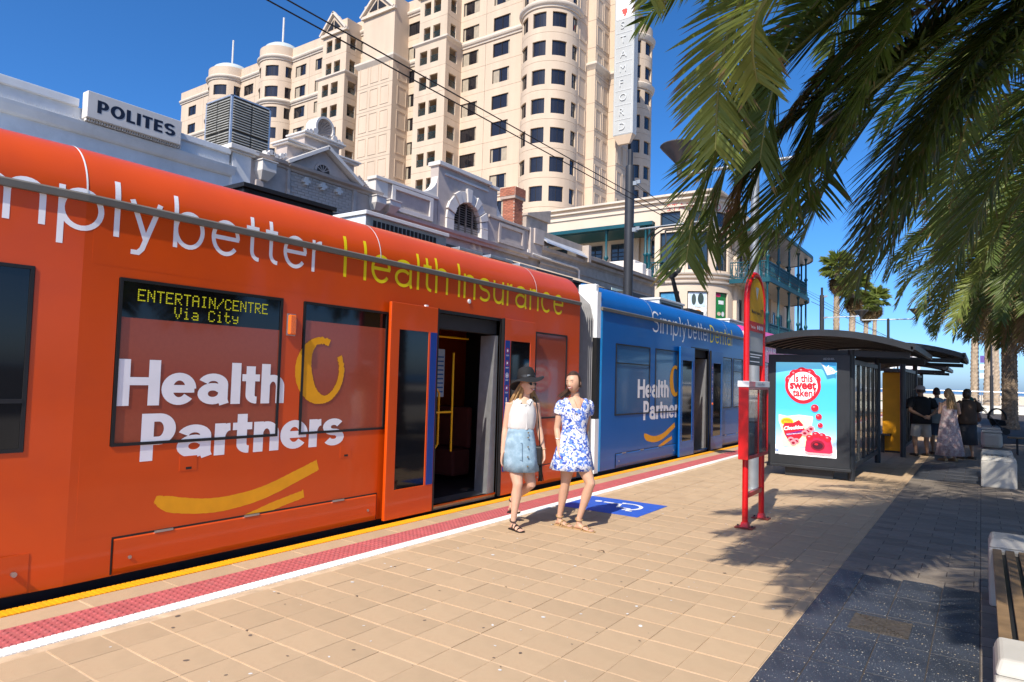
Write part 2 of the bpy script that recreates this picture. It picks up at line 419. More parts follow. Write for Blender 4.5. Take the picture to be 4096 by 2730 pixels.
# edge strips with ribs
def strip(name, x0, x1, mt, label, z=.003):
    g = G(); y = 0.6; p = .035
    while y < 14:
        g.hexa([(x0,y,-.02),(x1,y,-.02),(x1,y+p,-.02),(x0,y+p,-.02)], [(x0,y+.004,z),(x1,y+.004,z),(x1,y+p-.006,z),(x0,y+p-.006,z)]); y += p
    g.box(x0, x1, y, 61, -.02, z); g.box(x0, x1, -2, .6, -.02, z)
    g.box(x0+.001, x1-.001, .6, y, -.021, z-.0035)
    o = struct(g.build(name, mt)); tag(o, label); return o
strip('platform_edge_nosing', -5.332, -5.205, m_yel, 'ribbed yellow nosing along the platform edge', .006)
strip('warning_line', -4.635, -4.51, m_wht, 'ribbed white line beside the tactile band')
g = G(); g.box(-4.955, -4.636, -2, 61, -.02, .003)
tact = struct(g.build('tactile_band', m_red)); tag(tact, 'dusty red band of studded tactile paving')
dome = [(.017, 0), (.0165, .003), (.011, .0055), (0.003, .006)]
g = G(); y = .9; row = 0
while y < 22:
    n = 6 if y < 12 else 6
    for i in range(n):
        x = -4.93+.054*i
        seg = 8 if y < 8 else 5
        g.lathe(dome, (x, y, .003), seg, caps=True)
    y += .054; row += 1
o = g.build('tactile_studs', m_red, tact, smooth=True); o['kind'] = 'stuff'
# blue accessibility square with its white wheelchair sign
g = G(); g.box(-4.50, -3.40, 7.61, 8.56, .001, .0045)
bs = g.build('accessible_boarding_mark', m_blue); tag(bs, 'blue painted square with white wheelchair symbol on the platform', 'marking')
g = G()
def sym(pts, w_, z=.0075, closed=False):
    R = ribbon(pts, w_, closed)
    if closed: R.append(R[0])
    g.add([(p.x, p.y, z) for a, b in R for p in (a, b)], [(2*i, 2*i+1, 2*i+3, 2*i+2) for i in range(len(R)-1)])
sym([(-3.92+.02*0+.0, 8.36)]+arc(-3.80, 8.12, .205, .215, 120, -75, 20), .05)      # wheel
sym([(-4.16, 8.235), (-3.99, 8.235)], .06, .0078); sym([(-3.99, 8.235), (-3.92, 8.235), (-3.86, 8.02), (-3.70, 8.02), (-3.66, 7.88), (-3.60, 7.89)], .045, .0081)
g.add([(x, y, .0084) for x, y in arc(-4.24, 8.235, .05, .05, 0, 360, 16)[:-1]], [list(range(16))])
g.build('wheelchair_symbol', m_mark, bs)
# inspection cover
m_iron = mat('cast_iron', (.10,.085,.07), .6, metal=.5, var=.3, scale=30, bump=.3)
g = G(); g.box(-.765, -.405, 5.20, 5.55, -.01, .0035)
mh = g.build('inspection_cover', m_iron); tag(mh, 'small rusty patterned inspection cover in the dark granite', 'drain cover')
g = G()
for i in range(7):
    for s in (-1, 1):
        t = .02+.024*i
        g.bar((-.585+s*t, 5.22, .005), (-.585+s*t, 5.375-t*.9 if i else 5.37, .005), .009, .006); g.bar((-.585+s*t, 5.53, .005), (-.585+s*t, 5.375+t*.9, .005), .009, .006)
g.bar((-.76, 5.205, .004), (-.41, 5.545, .004), .01, .007); g.bar((-.76, 5.545, .0045), (-.41, 5.205, .0045), .01, .007)
g.build('raised_pattern', m_iron, mh)
# gum spots and litter
m_gum = mat('gum', (.62,.61,.58), .8, var=.2); m_gumd = mat('gum_dark', (.14,.105,.08), .8, var=.2)
for nm, mt, n, lab in (('gum_spots', m_gum, 150, 'pale flattened gum spots on the platform'), ('dark_spots', m_gumd, 100, 'dark specks and stains on the platform')):
    g = G()
    for i in range(n):
        x = rr.uniform(-4.4, -1.15); y = 2.0+9*rr.random()**1.4; a = rr.uniform(.004, .012)+.012*rr.random()**6; b = a*rr.uniform(.5, 1); th = rr.uniform(0, 3)
        g.add([(x+a*cos(t)*cos(th)-b*sin(t)*sin(th), y+a*cos(t)*sin(th)+b*sin(t)*cos(th), .0022) for t in [2*pi*k/9 for k in range(9)]], [list(range(9))])
    o = g.build(nm, mt); o['kind'] = 'stuff'; tag(o, lab, 'litter')
g = G(); g.loft([[(-2.99+.035*t, 5.86+.012*sin(t*3), .004+.012*sin(pi*(t+1)/2)), (-2.985+.035*t, 5.875+.012*sin(t*3), .006+.014*sin(pi*(t+1)/2))] for t in [-1,-.5,0,.5,1]], closed=False, caps=False)
lf = g.build('dead_leaf', mat('dead_leaf', (.09,.055,.03), .8)); tag(lf, 'small curled brown leaf lying on the tan tiles', 'leaf')
# sea and far shore
m_sea = mat('sea', (.010,.045,.10), .25, var=.2, scale=.02, bump=.6, bscale=.4)
g = G(); g.add([(-6000,124,-2.6),(6000,124,-2.6),(6000,9000,-2.6),(-6000,9000,-2.6)], [(0,1,2,3)])
o = struct(g.build('sea', m_sea))
g = G(); g.box(-200, 200, 124, 170, -4, -1.6); struct(g.build('beach', mat('sand', (.55,.45,.32), .95, var=.1, scale=1, bump=.3)))
# ---------------------------------------------------------------- the tram
XS = -5.43; XF = -7.83; ZB = .05; ZT = 2.845
m_or = mat('orange_wrap', srgb(204,73,5), .36, var=.06, scale=1.5, coat=.22, dirt=(.40,.045,.02), dirt_amt=.25, dscale=1.2, bump=.07, bscale=5)
m_bl = mat('blue_wrap', srgb(0,90,166), .36, var=.05, scale=1.5, coat=.2, bump=.07, bscale=5)
m_pk = mat('pink_wrap', srgb(214,70,140), .36, var=.05, scale=1.5, coat=.3)
m_filmo = mat('orange_window_film', srgb(150,68,44), .22, var=.05, scale=30, coat=.5)
m_filmb = mat('blue_window_film', srgb(40,92,140), .22, var=.05, scale=30, coat=.5)
m_filmp = mat('pink_window_film', srgb(150,60,105), .22, var=.05, scale=30, coat=.5)
m_rub = mat('black_rubber', (.012,.012,.013), .45, var=.15)
m_glass = mat('dark_glass', (.006,.006,.007), .05, var=.1, spec=.6)
m_gut = mat('gutter_grey', (.13,.125,.11), .5, var=.1, scale=4, streak=False)
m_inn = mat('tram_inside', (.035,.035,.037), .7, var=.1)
m_letw = mat('letter_white', (.82,.82,.86), .45, var=.04)
m_lety = mat('letter_yellow', srgb(236,214,10), .45, var=.04)
m_brush = mat('brush_yellow', srgb(228,158,10), .5, var=.06, scale=8)
m_alu = mat('aluminium', (.55,.56,.57), .4, metal=.7, var=.1, scale=8)
m_steel = mat('brushed_steel', (.42,.42,.42), .35, metal=.9, var=.1)
m_whp = mat('white_panel', (.76,.77,.77), .5, var=.05, scale=3, dirt=(.4,.38,.34), dirt_amt=.4, dscale=3)
m_blk = mat('black_panel', (.018,.018,.020), .45, var=.2, scale=4)
m_bell = mat('bellows_grey', (.24,.235,.23), .65, var=.1, scale=8)
m_doorblue = mat('door_blue', srgb(14,58,140), .4, var=.05)
m_amber = mat('amber_lens', srgb(240,110,10), .25, var=.12, scale=60, coat=.5)
m_hand = mat('yellow_rail', srgb(250,180,10), .4, var=.05)
tram = thing('tram', 'long articulated tram in orange, blue and pink advertising wrap with doors open', 'tram', (-6.63, 6, -.34))
RC, RX, RZ = XS-.42, .42, .44             # cove: quarter ellipse starting at the gutter, z 2.905
Z0C = 2.90
def cove(a): return (RC+RX*cos(a), Z0C+RZ*sin(a))
_arc = [0.0]
for i in range(1, 91):
    p, q = cove(RAD(i-1)), cove(RAD(i)); _arc.append(_arc[-1]+sqrt((p[0]-q[0])**2+(p[1]-q[1])**2))
def side_pt(y, z, off=0.0):
    """point of the body side at running height z (follows the cove above the gutter), off metres proud"""
    dx = -max(0, 2.24-y)*.085
    if z <= Z0C: return (XS+off+dx, y, z)
    s = z-Z0C; i = 0
    while i < 89 and _arc[i+1] < s: i += 1
    t = (s-_arc[i])/(_arc[i+1]-_arc[i]); a = RAD(i+t); n = Vector((cos(a)/RX, sin(a)/RZ)).normalized(); c = cove(a)
    return (c[0]+n.x*off+dx, y, c[1]+n.y*off)
def module(nm, y0, y1, mt, holes, door, ys_extra=()):
    """side wall with openings, cove roof, far side, ends"""
    us = [y0, y1]+list(ys_extra); vs_ = [ZB, ZT+.03]
    for a, b, c, d in holes+([door] if door else []): us += [a, b]; vs_ += [c, d]
    def solid(u, v):
        for a, b, c, d in holes+([door] if door else []):
            if a < u < b and c < v < d: return False
        return True
    g = G(); g.wall(lambda u, v, d: (XS-d-max(0, 2.24-u)*.085, u, v), us, vs_, solid, .055, 0.0)
    # skirt roll under
    o = g.build(nm+'_side', mt, tram)
    g = G(); ys = sorted(set([y0, y1]+[y for y in ys_extra if y0 < y < y1]))
    g.loft([[side_pt(y, Z0C+_arc[-1]*i/14*.999) for i in range(15)]+[(RC-.02, y, Z0C-.02)] for y in ys], caps=True)
    g.build(nm+'_roof_cove', mt, tram, smooth=True, ang=50)
    g = G(); dx0 = -max(0, 2.24-y0)*.085
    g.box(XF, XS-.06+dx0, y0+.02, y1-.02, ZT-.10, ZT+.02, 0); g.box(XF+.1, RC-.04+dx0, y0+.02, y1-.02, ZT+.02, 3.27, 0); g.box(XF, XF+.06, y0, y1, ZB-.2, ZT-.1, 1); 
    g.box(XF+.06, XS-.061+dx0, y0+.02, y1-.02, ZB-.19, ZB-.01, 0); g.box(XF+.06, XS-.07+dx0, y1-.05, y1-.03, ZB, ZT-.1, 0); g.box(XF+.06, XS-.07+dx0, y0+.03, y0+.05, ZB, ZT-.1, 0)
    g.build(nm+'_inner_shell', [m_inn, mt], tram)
    return o
def gutter(y0, y1, kink=None):
    ys = [y0]+([kink] if kink and y0 < kink < y1 else [])+[y1]; g = G()
    g.loft([[side_pt(y, 2.845, .004), side_pt(y, 2.848, .03), side_pt(y, 2.895, .033), side_pt(y, 2.91, .012), side_pt(y, 2.905, -.02), side_pt(y, 2.85, -.02)] for y in ys])
    g.build('gutter', m_gut, tram)
def frame_rect(g, y0, y1, z0, z1, w, proud, back=.03):
    def fr(u, v, d):
        p = side_pt(u, v, d); return p
    g.wall(fr, [y0-w, y0, y1, y1+w], [z0-w, z0, z1, z1+w], lambda u, v: not (y0 < u < y1 and z0 < v < z1), -back, proud)
def window(y0, y1, film, z0=1.05, z1=2.30, split=None, dark_top=None, rm=m_rub):
    g = G(); frame_rect(g, y0, y1, z0, z1, .024, .009)
    fr = g.build('window', rm, tram)
    g = G(); zt = z1 if dark_top is None else dark_top
    a, b, c, d = side_pt(y0, z0, -.003), side_pt(y1, z0, -.003), side_pt(y1, zt, -.003), side_pt(y0, zt, -.003)
    g.add([a, b, c, d], [(0, 1, 2, 3)]); g.build('pane', film, fr, fix=False)
    if dark_top is not None:
        g = G(); g.add([side_pt(y0, dark_top, -.003), side_pt(y1, dark_top, -.003), side_pt(y1, z1, -.003), side_pt(y0, z1, -.003)], [(0,1,2,3)]); g.build('pane', m_glass, fr, fix=False)
    if split:
        g = G(); p, q = side_pt(y0, split, .004), side_pt(y1, split, .004); g.bar(p, q, .012, .02); g.build('mullion', rm, fr)
    return fr
# ---- orange car
door_o = (6.13, 7.50, ZB+.02, 2.40)
wins_o = [(2.52, 3.97), (4.24, 5.36), (8.42, 9.32)]
module('orange_car', -3.0, 9.74, m_or, [(a-.02, b+.02, 1.03, 2.32) for a, b in [(0.2, 1.93)]+wins_o], door_o, (2.24,))
gutter(-3, 9.74, 2.24)
w0 = window(.22, 1.92, m_glass); g = G(); g.bar(side_pt(.22, 1.38, .004), side_pt(1.92, 1.38, .004), .02, .03); g.build('mullion', m_rub, w0)
w1 = window(2.53, 3.96, m_filmo, dark_top=2.02)
window(4.25, 5.34, m_filmo, dark_top=2.14); window(8.43, 9.31, m_filmo)
# LED destination text, a 5 x 7 dot face
F57 = {'E':'11111 10000 10000 11110 10000 10000 11111','N':'10001 11001 10101 10101 10011 10001 10001','T':'11111 00100 00100 00100 00100 00100 00100','R':'11110 10001 10001 11110 10100 10010 10001',
 'A':'01110 10001 10001 11111 10001 10001 10001','I':'01110 00100 00100 00100 00100 00100 01110','/':'00001 00001 00010 00100 01000 10000 10000','C':'01110 10001 10000 10000 10000 10001 01110',
 'V':'10001 10001 10001 10001 01010 01010 00100','i':'00100 00000 01100 00100 00100 00100 01110','a':'00000 00000 01110 00001 01111 10001 01111','t':'01000 01000 11110 01000 01000 01001 00110','y':'00000 00000 10001 10001 01111 00001 01110',' ':'00000 00000 00000 00000 00000 00000 00000'}
m_led = mat('led_dots', srgb(150,150,20), .5, emit=srgb(190,185,30), estr=.42)
g = G()
def led(s, yc, ztop, p):
    w_ = (len(s)*6-1)*p; y = yc-w_/2
    for ch in s:
        for r, row in enumerate(F57[ch].split()):
            for c, b in enumerate(row):
                if b == '1':
                    yy = y+c*p; zz = ztop-r*p*1.12; q = p*.38
                    g.add([side_pt(yy-q, zz-q, .001), side_pt(yy+q, zz-q, .001), side_pt(yy+q, zz+q, .001), side_pt(yy-q, zz+q, .001)], [(0,1,2,3)])
        y += 6*p
led('ENTERTAIN/CENTRE', 3.24, 2.245, .0124); led('Via City', 3.24, 2.130, .0124)
g.build('destination_lettering', m_led, w1, fix=False)
# lettering along the cove
def side_text(s, y0, y1, zb, cap, w, mt, off=.0016, name='lettering', track=.15):
    st, wd = stroke_text(s, w, track); k = (y1-y0)/wd; g = G()
    put_strokes(g, st, lambda u, v, d: side_pt(y0+u*k, zb+v*cap, off+d)); g.build(name, mt, tram, fix=False)
CAP = .432
side_text('Simply', 1.02, 2.80, 2.628, CAP, .085, m_letw); side_text('better', 2.90, 4.42, 2.628, CAP, .085, m_letw)
side_text('Health', 4.70, 6.375, 2.632, CAP, .085, m_lety); side_text('Insurance', 6.57, 9.19, 2.632, CAP, .085, m_lety)
side_text('Health', 2.53, 4.04, 1.335, .362, .235, m_letw, .0016, track=.035); side_text('Partners', 2.73, 4.795, .895, .375, .235, m_letw, .0016, track=.035)
# brush marks: a painted ring and two sweeps
def brush(poly_c, poly_w, name, mt=m_brush, rough=.012, off=.0012, seed=1):
    r = random.Random(seed); P = poly_c; R = []
    n = len(P)
    nz = [[r.uniform(-1, 1) for _ in range(n)] for _ in range(2)]; e_ = lambda i: (.25+.75*max(0, 1-min(i, n-1-i)/(n*.12)))
    for i in range(n):
        a = Vector(P[max(i-1, 0)]); b = Vector(P[min(i+1, n-1)]); t = (b-a).normalized(); nn = Vector((-t.y, t.x)); w_ = poly_w[i]
        R.append((Vector(P[i])+nn*(w_/2+nz[0][i]*rough*e_(i)), Vector(P[i])-nn*(w_/2+nz[1][i]*rough*e_(i))))
    g = G(); g.add([side_pt(p.x, p.y, off) for a, b in R for p in (a, b)], [(2*i, 2*i+1, 2*i+3, 2*i+2) for i in range(n-1)]); g.build(name, mt, tram, fix=False)
def interp(pts, n):
    out = []
    for i in range(n+1):
        t = i/n*(len(pts)-1); k = min(int(t), len(pts)-2); f = t-k
        p0, p1, p2, p3 = pts[max(k-1,0)], pts[k], pts[k+1], pts[min(k+2, len(pts)-1)]
        out.append(tuple(.5*((2*b)+(-a+c)*f+(2*a-5*b+4*c-d)*f*f+(-a+3*b-3*c+d)*f**3) for a, b, c, d in zip(p0, p1, p2, p3)))
    return out
def logo(dy, sy=1.0):
    ring = [(dy+(4.46+.305*cos(a)*(1.0 if cos(a) > 0 else 1.0)-4.46)*sy+(4.46-2.53)*sy, 1.652+.335*sin(a)) for a in [RAD(75+330*i/60) for i in range(61)]]
    cen = []; wid = []
    for i in range(121):
        a = RAD(68+322*i/120); wv = .07+.13*max(0, cos(a-RAD(195)))**1.0
        rx, rz = .305-wv/2, .335-wv/2
        cen.append((dy+(4.46-2.53+rx*cos(a))*sy, 1.652+rz*sin(a))); wid.append(wv)
    brush(cen, wid, 'painted_ring', seed=3)
    sw = interp([(2.87, .585), (3.05, .515), (3.42, .468), (3.85, .515), (4.27, .645), (4.475, .715)], 80)
    brush([(dy+(y-2.53)*sy, z) for y, z in sw], [.05+.085*min(1, i/12)-.03*(i/80) for i in range(81)], 'painted_sweep', rough=.006, seed=5)
    sw = interp([(3.42, .285), (3.70, .312), (3.98, .38), (4.32, .45)], 60)
    brush([(dy+(y-2.53)*sy, z) for y, z in sw], [.02+.055*min(1, i/24) for i in range(61)], 'painted_sweep', rough=.008, seed=6)
logo(2.53)
# hatches with hinges and locks
def hatch(y0, y1, mt, z1=.325, hinges=()):
    g = G(); g.loft([[side_pt(y, .058, .004), side_pt(y, .10, .012), side_pt(y, z1-.01, .012), side_pt(y, z1, .003)] for y in (y0, y1)], closed=False, caps=False)
    g.loft([[side_pt(y, .058, -.002), side_pt(y, .10, .005), side_pt(y, z1-.01, .005), side_pt(y, z1, -.003)] for y in (y0, y1)], closed=False, caps=False)
    g2 = G(); g2.box(XS-.001, XS+.0025, y0-.015, y1+.015, z1-.002, z1+.016); g2.box(XS-.001, XS+.0025, y0-.016, y0-.002, .06, z1); g2.box(XS-.001, XS+.0025, y1+.002, y1+.016, .06, z1)
    h = g.build('skirt_hatch', mt, tram)
    g2.build('hatch_gap', m_rub, h)
    for yh in hinges:
        g = G(); g.box(XS, XS+.016, yh-.075, yh+.075, z1-.004, z1+.013); g.build('hinge', m_steel, h)
    for yl in (y0+.12, y1-.12):
        g = G(); g.tube([(XS+.008, yl, .17), (XS+.02, yl, .17)], .014, 10); g.build('lock', m_steel, h, smooth=True)
hatch(2.57, 5.28, m_or, hinges=(2.95, 3.75, 4.75)); hatch(8.40, 9.6, m_or)
g = G(); g.box(XS-.001-.02, XS+.006-.02, .4, 2.02, .06, .325); h = g.build('skirt_hatch', m_or, tram)
g = G(); g.tube([(XS-.012, 1.93, .2), (XS+.012, 1.93, .2)], .018, 10); g.build('lock', m_steel, h)
# small flap, turn indicator, round reflector
for yc, zc in ((3.13, .86), (4.83, .83)):
    g = G(); g.box(XS, XS+.003, yc-.075, yc+.075, zc-.07, zc+.05); h = g.build('lock_flap', m_or, tram)
    g = G(); g.box(XS+.001, XS+.004, yc-.02, yc+.03, zc-.06, zc-.04); g.build('finger_slot', m_rub, h)
g = G(); g.box(XS, XS+.05, 4.04, 4.115, 1.985, 2.175); o = g.build('turn_indicator', m_amber, tram, bevel=.012)
g = G(); g.box(XS, XS+.02, 4.03, 4.125, 1.975, 2.185); g.build('indicator_base', m_steel, o, bevel=.004)
g = G(); g.lathe([(.03, 0), (.028, .01), (.001, .012)], (0,0,0), 16)
me = g.mesh('reflector', m_whp, smooth=True); o = piece('reflector', me, tram, (XS+.003, 6.80, 2.60), rot=(0, pi/2, 0))
# overlapping film sheets: thin raised edges on the side
for y0_, y1_, z0_, z1_ in ((2.30, 5.30, 2.40, 2.83), (2.30, 5.30, .36, 1.00), (8.33, 9.68, .36, 1.0), (8.33, 9.68, 2.36, 2.83)):
    g = G(); g.box(XS, XS+.0007, y0_, y1_, z0_, z1_); g.build('film_sheet', m_or, tram)
for y0_, y1_, z0_, z1_ in ((10.6, 14.0, 2.33, 2.83), (10.6, 14.05, .33, .97)):
    g = G(); g.box(XS, XS+.0007, y0_, y1_, z0_, z1_); g.build('film_sheet', m_bl, tram)
# seams
for y in (2.24, 5.22, 8.4):
    g = G(); g.loft([[side_pt(y-.006, 2.91+.03*i, .004), side_pt(y+.006, 2.91+.03*i, .004)] for i in range(19)], closed=False, caps=False); g.build('roof_seam', m_whp, tram, fix=False)
# doors
def door(y0, y1, mt, edge, z0=.035, z1=2.44, glass=True):
    x0, x1 = XS+.045, XS+.085; g = G()
    gy0, gy1 = y0+.14, y1-.07; gy0, gy1 = (y0+.14, y1-.155) if edge == 'hi' else (y0+.155, y1-.14); gz0, gz1 = z0+.32, z1-.30
    g.wall(lambda u, v, d: (d, u, v), [y0, gy0, gy1, y1], [z0, gz0, gz1, z1], lambda u, v: not (gy0 < u < gy1 and gz0 < v < gz1), x0, x1)
    dr = g.build('door', mt, tram, bevel=.006)
    g = G(); g.box(x0+.012, x1-.006, gy0-.003, gy1+.003, gz0-.003, gz1+.003); g.build('door_glass', m_glass, dr)
    ey0, ey1 = (y1-.125, y1-.012) if edge == 'hi' else (y0+.012, y0+.125)
    g = G(); g.box(x1+.001, x1+.0035, ey0, ey1, gz0, gz1); es = g.build('door_edge_strip', m_doorblue, dr)
    ry0, ry1 = (y1+.0015, y1+.025) if edge == 'hi' else (y0-.025, y0-.0015)
    g = G(); g.box(x0, x1, ry0, ry1, z0, z1); g.build('door_seal', m_rub, dr)
    if edge == 'lo':
        yc = (ey0+ey1)/2
        for k, zc in enumerate((2.0, 1.83, 1.66, 1.49)):
            g = G(); R = ribbon(arc(yc, zc, .034, .034, 0, 360, 20)[:-1], .008, True); R.append(R[0])
            g.add([(x1+.0045, p.x, p.y) for a, b in R for p in (a, b)], [(2*i,2*i+1,2*i+3,2*i+2) for i in range(len(R)-1)])
            g.build('pictogram', mat('sign_red', srgb(190,30,50), .5) if k != 2 else m_letw, es, fix=False)
            g = G(); g.box(x1+.004, x1+.0046, yc-.014, yc+.014, zc-.016, zc+.016); g.box(x1+.004, x1+.0046, yc-.035, yc+.035, zc-.062, zc-.057); g.box(x1+.004, x1+.0046, yc-.03, yc+.03, zc-.073, zc-.069); g.build('pictogram', m_letw, es)
        g = G(); g.add([(x1+.0045, yc-.012, 1.36), (x1+.0045, yc+.012, 1.36), (x1+.0045, yc+.012, 1.28), (x1+.0045, yc-.012, 1.28)], [(0,1,2,3)]); g.add([(x1+.0045, yc-.03, 1.29), (x1+.0045, yc+.03, 1.29), (x1+.0045, yc, 1.235)], [(0,1,2)]); g.build('arrow', m_letw, es, fix=False)
        g = G(); g.lathe([(.032, 0), (.030, .012), (.02, .02), (.001, .022)], (0,0,0), 14); piece('door_button', g.mesh('door_button', m_amber, smooth=True), es, (x1+.003, yc, 1.13), rot=(0, pi/2, 0))
    return dr
def doorway(y0, y1, mt):
    w = G(); b = G()
    b.box(XS-.06, XS+.012, y0-.03, y0, ZB, 2.44); b.box(XS-.06, XS+.012, y1, y1+.03, ZB, 2.44); b.box(XS-.06, XS+.012, y0, y1, 2.40, 2.44)
    fr = b.build('door_frame', m_rub, tram)
    g = G(); g.box(XS-.30, XS-.005, y0+.01, y1-.01, ZB-.04, ZB+.02); g.build('door_sill', m_steel, fr)
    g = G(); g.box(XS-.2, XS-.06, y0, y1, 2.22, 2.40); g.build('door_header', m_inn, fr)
    # grey pillar at the far jamb
    g = G(); g.hexa([(XS-.34, y1-.03, ZB), (XS-.02, y1-.17, ZB), (XS-.02, y1-.01, ZB), (XS-.34, y1-.005, ZB)], [(XS-.30, y1-.03, 2.2), (XS-.02, y1-.07, 2.2), (XS-.02, y1-.01, 2.2), (XS-.30, y1-.005, 2.2)]); g.build('door_pillar', m_alu, fr)
    yc = y0+.62
    g = G(); g.tube([(XS-.55, yc, ZB), (XS-.55, yc, 2.72)], .017, 10)
    g.tube([(XS-.55, yc, 1.45), (XS-.55, yc+.08, 1.48), (XS-.55, yc+.16, 1.40), (XS-.55, yc+.16, .72), (XS-.55, yc+.08, .64), (XS-.55, yc, .66)], .014, 8)
    g.tube([(XS-.55, yc, 1.14), (XS-.55, yc+.44, 1.14)], .014, 8); g.tube([(XS-.55, yc+.44, .6), (XS-.55, yc+.44, 1.95)], .014, 8); g.tube([(XS-.55, yc, 2.16), (XS-.55, y1, 2.16)], .013, 8)
    g.build('handrail', m_hand, tram, smooth=True)
    g = G(); g.box(XS-.72, XS-.71, yc+.18, yc+.44, 1.34, 2.0); nb = g.build('notice', mat('notice_paper', (.40,.46,.55), .6, var=.1, scale=20), tram)
    g = G()
    for i in range(9): g.box(XS-.709, XS-.7085, yc+.20, yc+.42, 1.40+.06*i, 1.42+.06*i)
    g.build('notice_lines', mat('notice_blue', srgb(30,90,160), .6), nb)
    # seats and a partition inside
    for ys in (y0-.9, y1+.5):
        g = G(); g.box(-7.5, -6.6, ys, ys+.42, .1, .5); g.box(-7.5, -6.6, ys+.36, ys+.46, .5, 1.15); g.build('seat', mat('seat_red', (.16,.03,.02), .8), tram, bevel=.04)
    g = G(); g.box(-6.25, -6.22, y0+.15, y0+.75, .35, 1.35); g.build('partition', mat('partition_red', (.22,.05,.03), .5), tram)
door(5.335, 6.115, m_or, 'hi'); door(7.505, 8.285, m_or, 'lo'); doorway(6.13, 7.50, m_or)
g = G(); g.box(XS+.05, XS+.08, 5.9, 5.94, 2.44, 2.46); g.build('door_stud', m_whp, tram)
# ---- bellows and blue car
def bellows(y0, y1):
    n = 9; rings = []
    for i in range(n*2+1):
        y = y0+(y1-y0)*i/(2*n); d = .03 if i % 2 else -.08; x1 = XS-.10+d; x0 = XF+.10-d; zt = 3.12+d
        rings.append([(x0, y, .0), (x1, y, .0), (x1, y, 2.70), (x1-.06, y, 2.92+d*.5), (x1-.30, y, zt), (x0+.3, y, zt), (x0, y, 2.7)])
    g = G(); g.loft(rings); g.build('bellows', m_bell, tram)
def end_frame(y0, y1, black=True):
    
    for b in ((XF+.05, XS-.008, y0, y1, 2.86, 3.16), (XS-.12, XS-.006, y0, y1, .03, .96), (XS-.12, XS-.006, y0, y1, 2.36, 2.86)): g = G(); g.box(*b); g.build('end_frame', m_whp, tram)
    g = G(); g.box(XS-.12, XS-.007, y0, y1, .96, 2.36); g.build('end_frame_insert', m_rub, tram)
bellows(9.74, 10.36); end_frame(10.36, 10.50)
g = G(); g.box(XS-.40, XS-.05, 10.38, 10.49, 3.0, 3.30); g.build('end_cap', m_whp, tram, bevel=.02)
door_b = (14.98, 16.12, ZB+.02, 2.40)
module('blue_car', 10.50, 19.1, m_bl, [(a-.02, b+.02, 1.0, 2.30) for a, b in ((11.11, 12.62), (12.92, 14.15), (17.06, 18.02), (18.16, 18.98))], door_b)
g = G(); g.box(XS-.001, XS+.0022, 10.50, 10.56, .06, 2.84); g.build('cyan_edge', mat('cyan_wrap', srgb(40,160,230), .4), tram)
gutter(10.50, 19.1)
window(11.12, 12.61, m_filmb, 1.02, 2.28, split=1.95); window(12.93, 14.14, m_filmb, 1.02, 2.28); window(17.07, 18.01, m_filmb, 1.02, 2.28); window(18.17, 18.97, m_filmb, 1.02, 2.28, split=1.95)
door(14.09, 14.965, m_bl, 'hi', .02, 2.41); door(16.135, 17.02, m_bl, 'lo', .02, 2.41); doorway(14.98, 16.12, m_bl)
side_text('Simply', 12.72, 14.62, 2.628, CAP, .085, m_letw); side_text('better', 14.75, 16.18, 2.628, CAP, .085, m_letw); side_text('Dental', 16.26, 18.02, 2.62, CAP, .085, m_lety)
side_text('Health', 12.07, 13.64, 1.305, .362, .235, m_letw, .0016, track=.035); side_text('Partners', 12.35, 14.45, .868, .375, .235, m_letw, .0016, track=.035)
logo(12.07)
hatch(11.16, 14.06, m_bl, .30, hinges=(11.5, 12.3, 13.2)); hatch(17.1, 18.9, m_bl, .30, hinges=(17.5, 18.5))
for y in (12.72, 17.6):
    g = G(); g.loft([[side_pt(y-.006, 2.91+.03*i, .004), side_pt(y+.006, 2.91+.03*i, .004)] for i in range(19)], closed=False, caps=False); g.build('roof_seam', m_whp, tram, fix=False)
# ---- pink car
bellows(19.1, 19.75); end_frame(19.75, 19.88)
module('pink_car', 19.88, 28.6, m_pk, [(a-.02, b+.02, 1.0, 2.30) for a, b in ((20.4, 21.8), (22.1, 23.3), (26.4, 27.8))], None)
gutter(19.88, 28.6)
for a, b in ((20.41, 21.79), (22.11, 23.29), (26.41, 27.79)): window(a, b, m_filmp, 1.02, 2.28)
g = G(); frame_rect(g, 23.6, 25.9, .3, 2.2, .02, .012); g.build('door', m_pk, tram)
side_text('Simply', 20.4, 22.2, 2.63, CAP, .085, m_letw); side_text('better', 22.35, 23.8, 2.63, CAP, .085, m_letw)
# ---- underframe and roof equipment
g = G(); g.box(XF+.15, XS-.10, -2.8, 9.6, -.22, .05); g.box(XF+.15, XS-.10, 10.6, 19.0, -.22, .03); g.box(XF+.15, XS-.10, 20, 28.4, -.22, .03); g.build('underframe', m_blk, tram)
for yb in (0, 7.5, 13, 22, 26.5):
    for xw in (-7.35, -5.91):
        g = G(); g.tube([(xw-.06, yb, -.12), (xw+.06, yb, -.12)], .2, 20); g.build('wheel', m_rail, tram, smooth=True)
def roof_box(y0, y1, z1, mt, endm, x0=-7.35, x1=-6.2, grille=False, name='roof_unit', lip=True):
    g = G(); g.box(x0, x1, y0, y1, 3.27, z1-.05, 0); rb = g.build(name, [mt], tram, bevel=.008)
    if lip: g = G(); g.box(x0-.03, x1+.03, y0-.03, y1+.03, z1-.05, z1); g.build('lid', endm, rb, bevel=.006)
    g = G(); g.box(x0+.002, x1-.002, y0-.004, y0-.001, 3.28, z1-.055); g.build('end_plate', endm, rb)
    if grille:
        g = G(); y = y0+.12
        while y < y1-.2: g.box(x1+.001, x1+.004, y, y+.055, z1-.22, z1-.10); y += .075
        g.build('vent', m_blk, rb)
    return rb
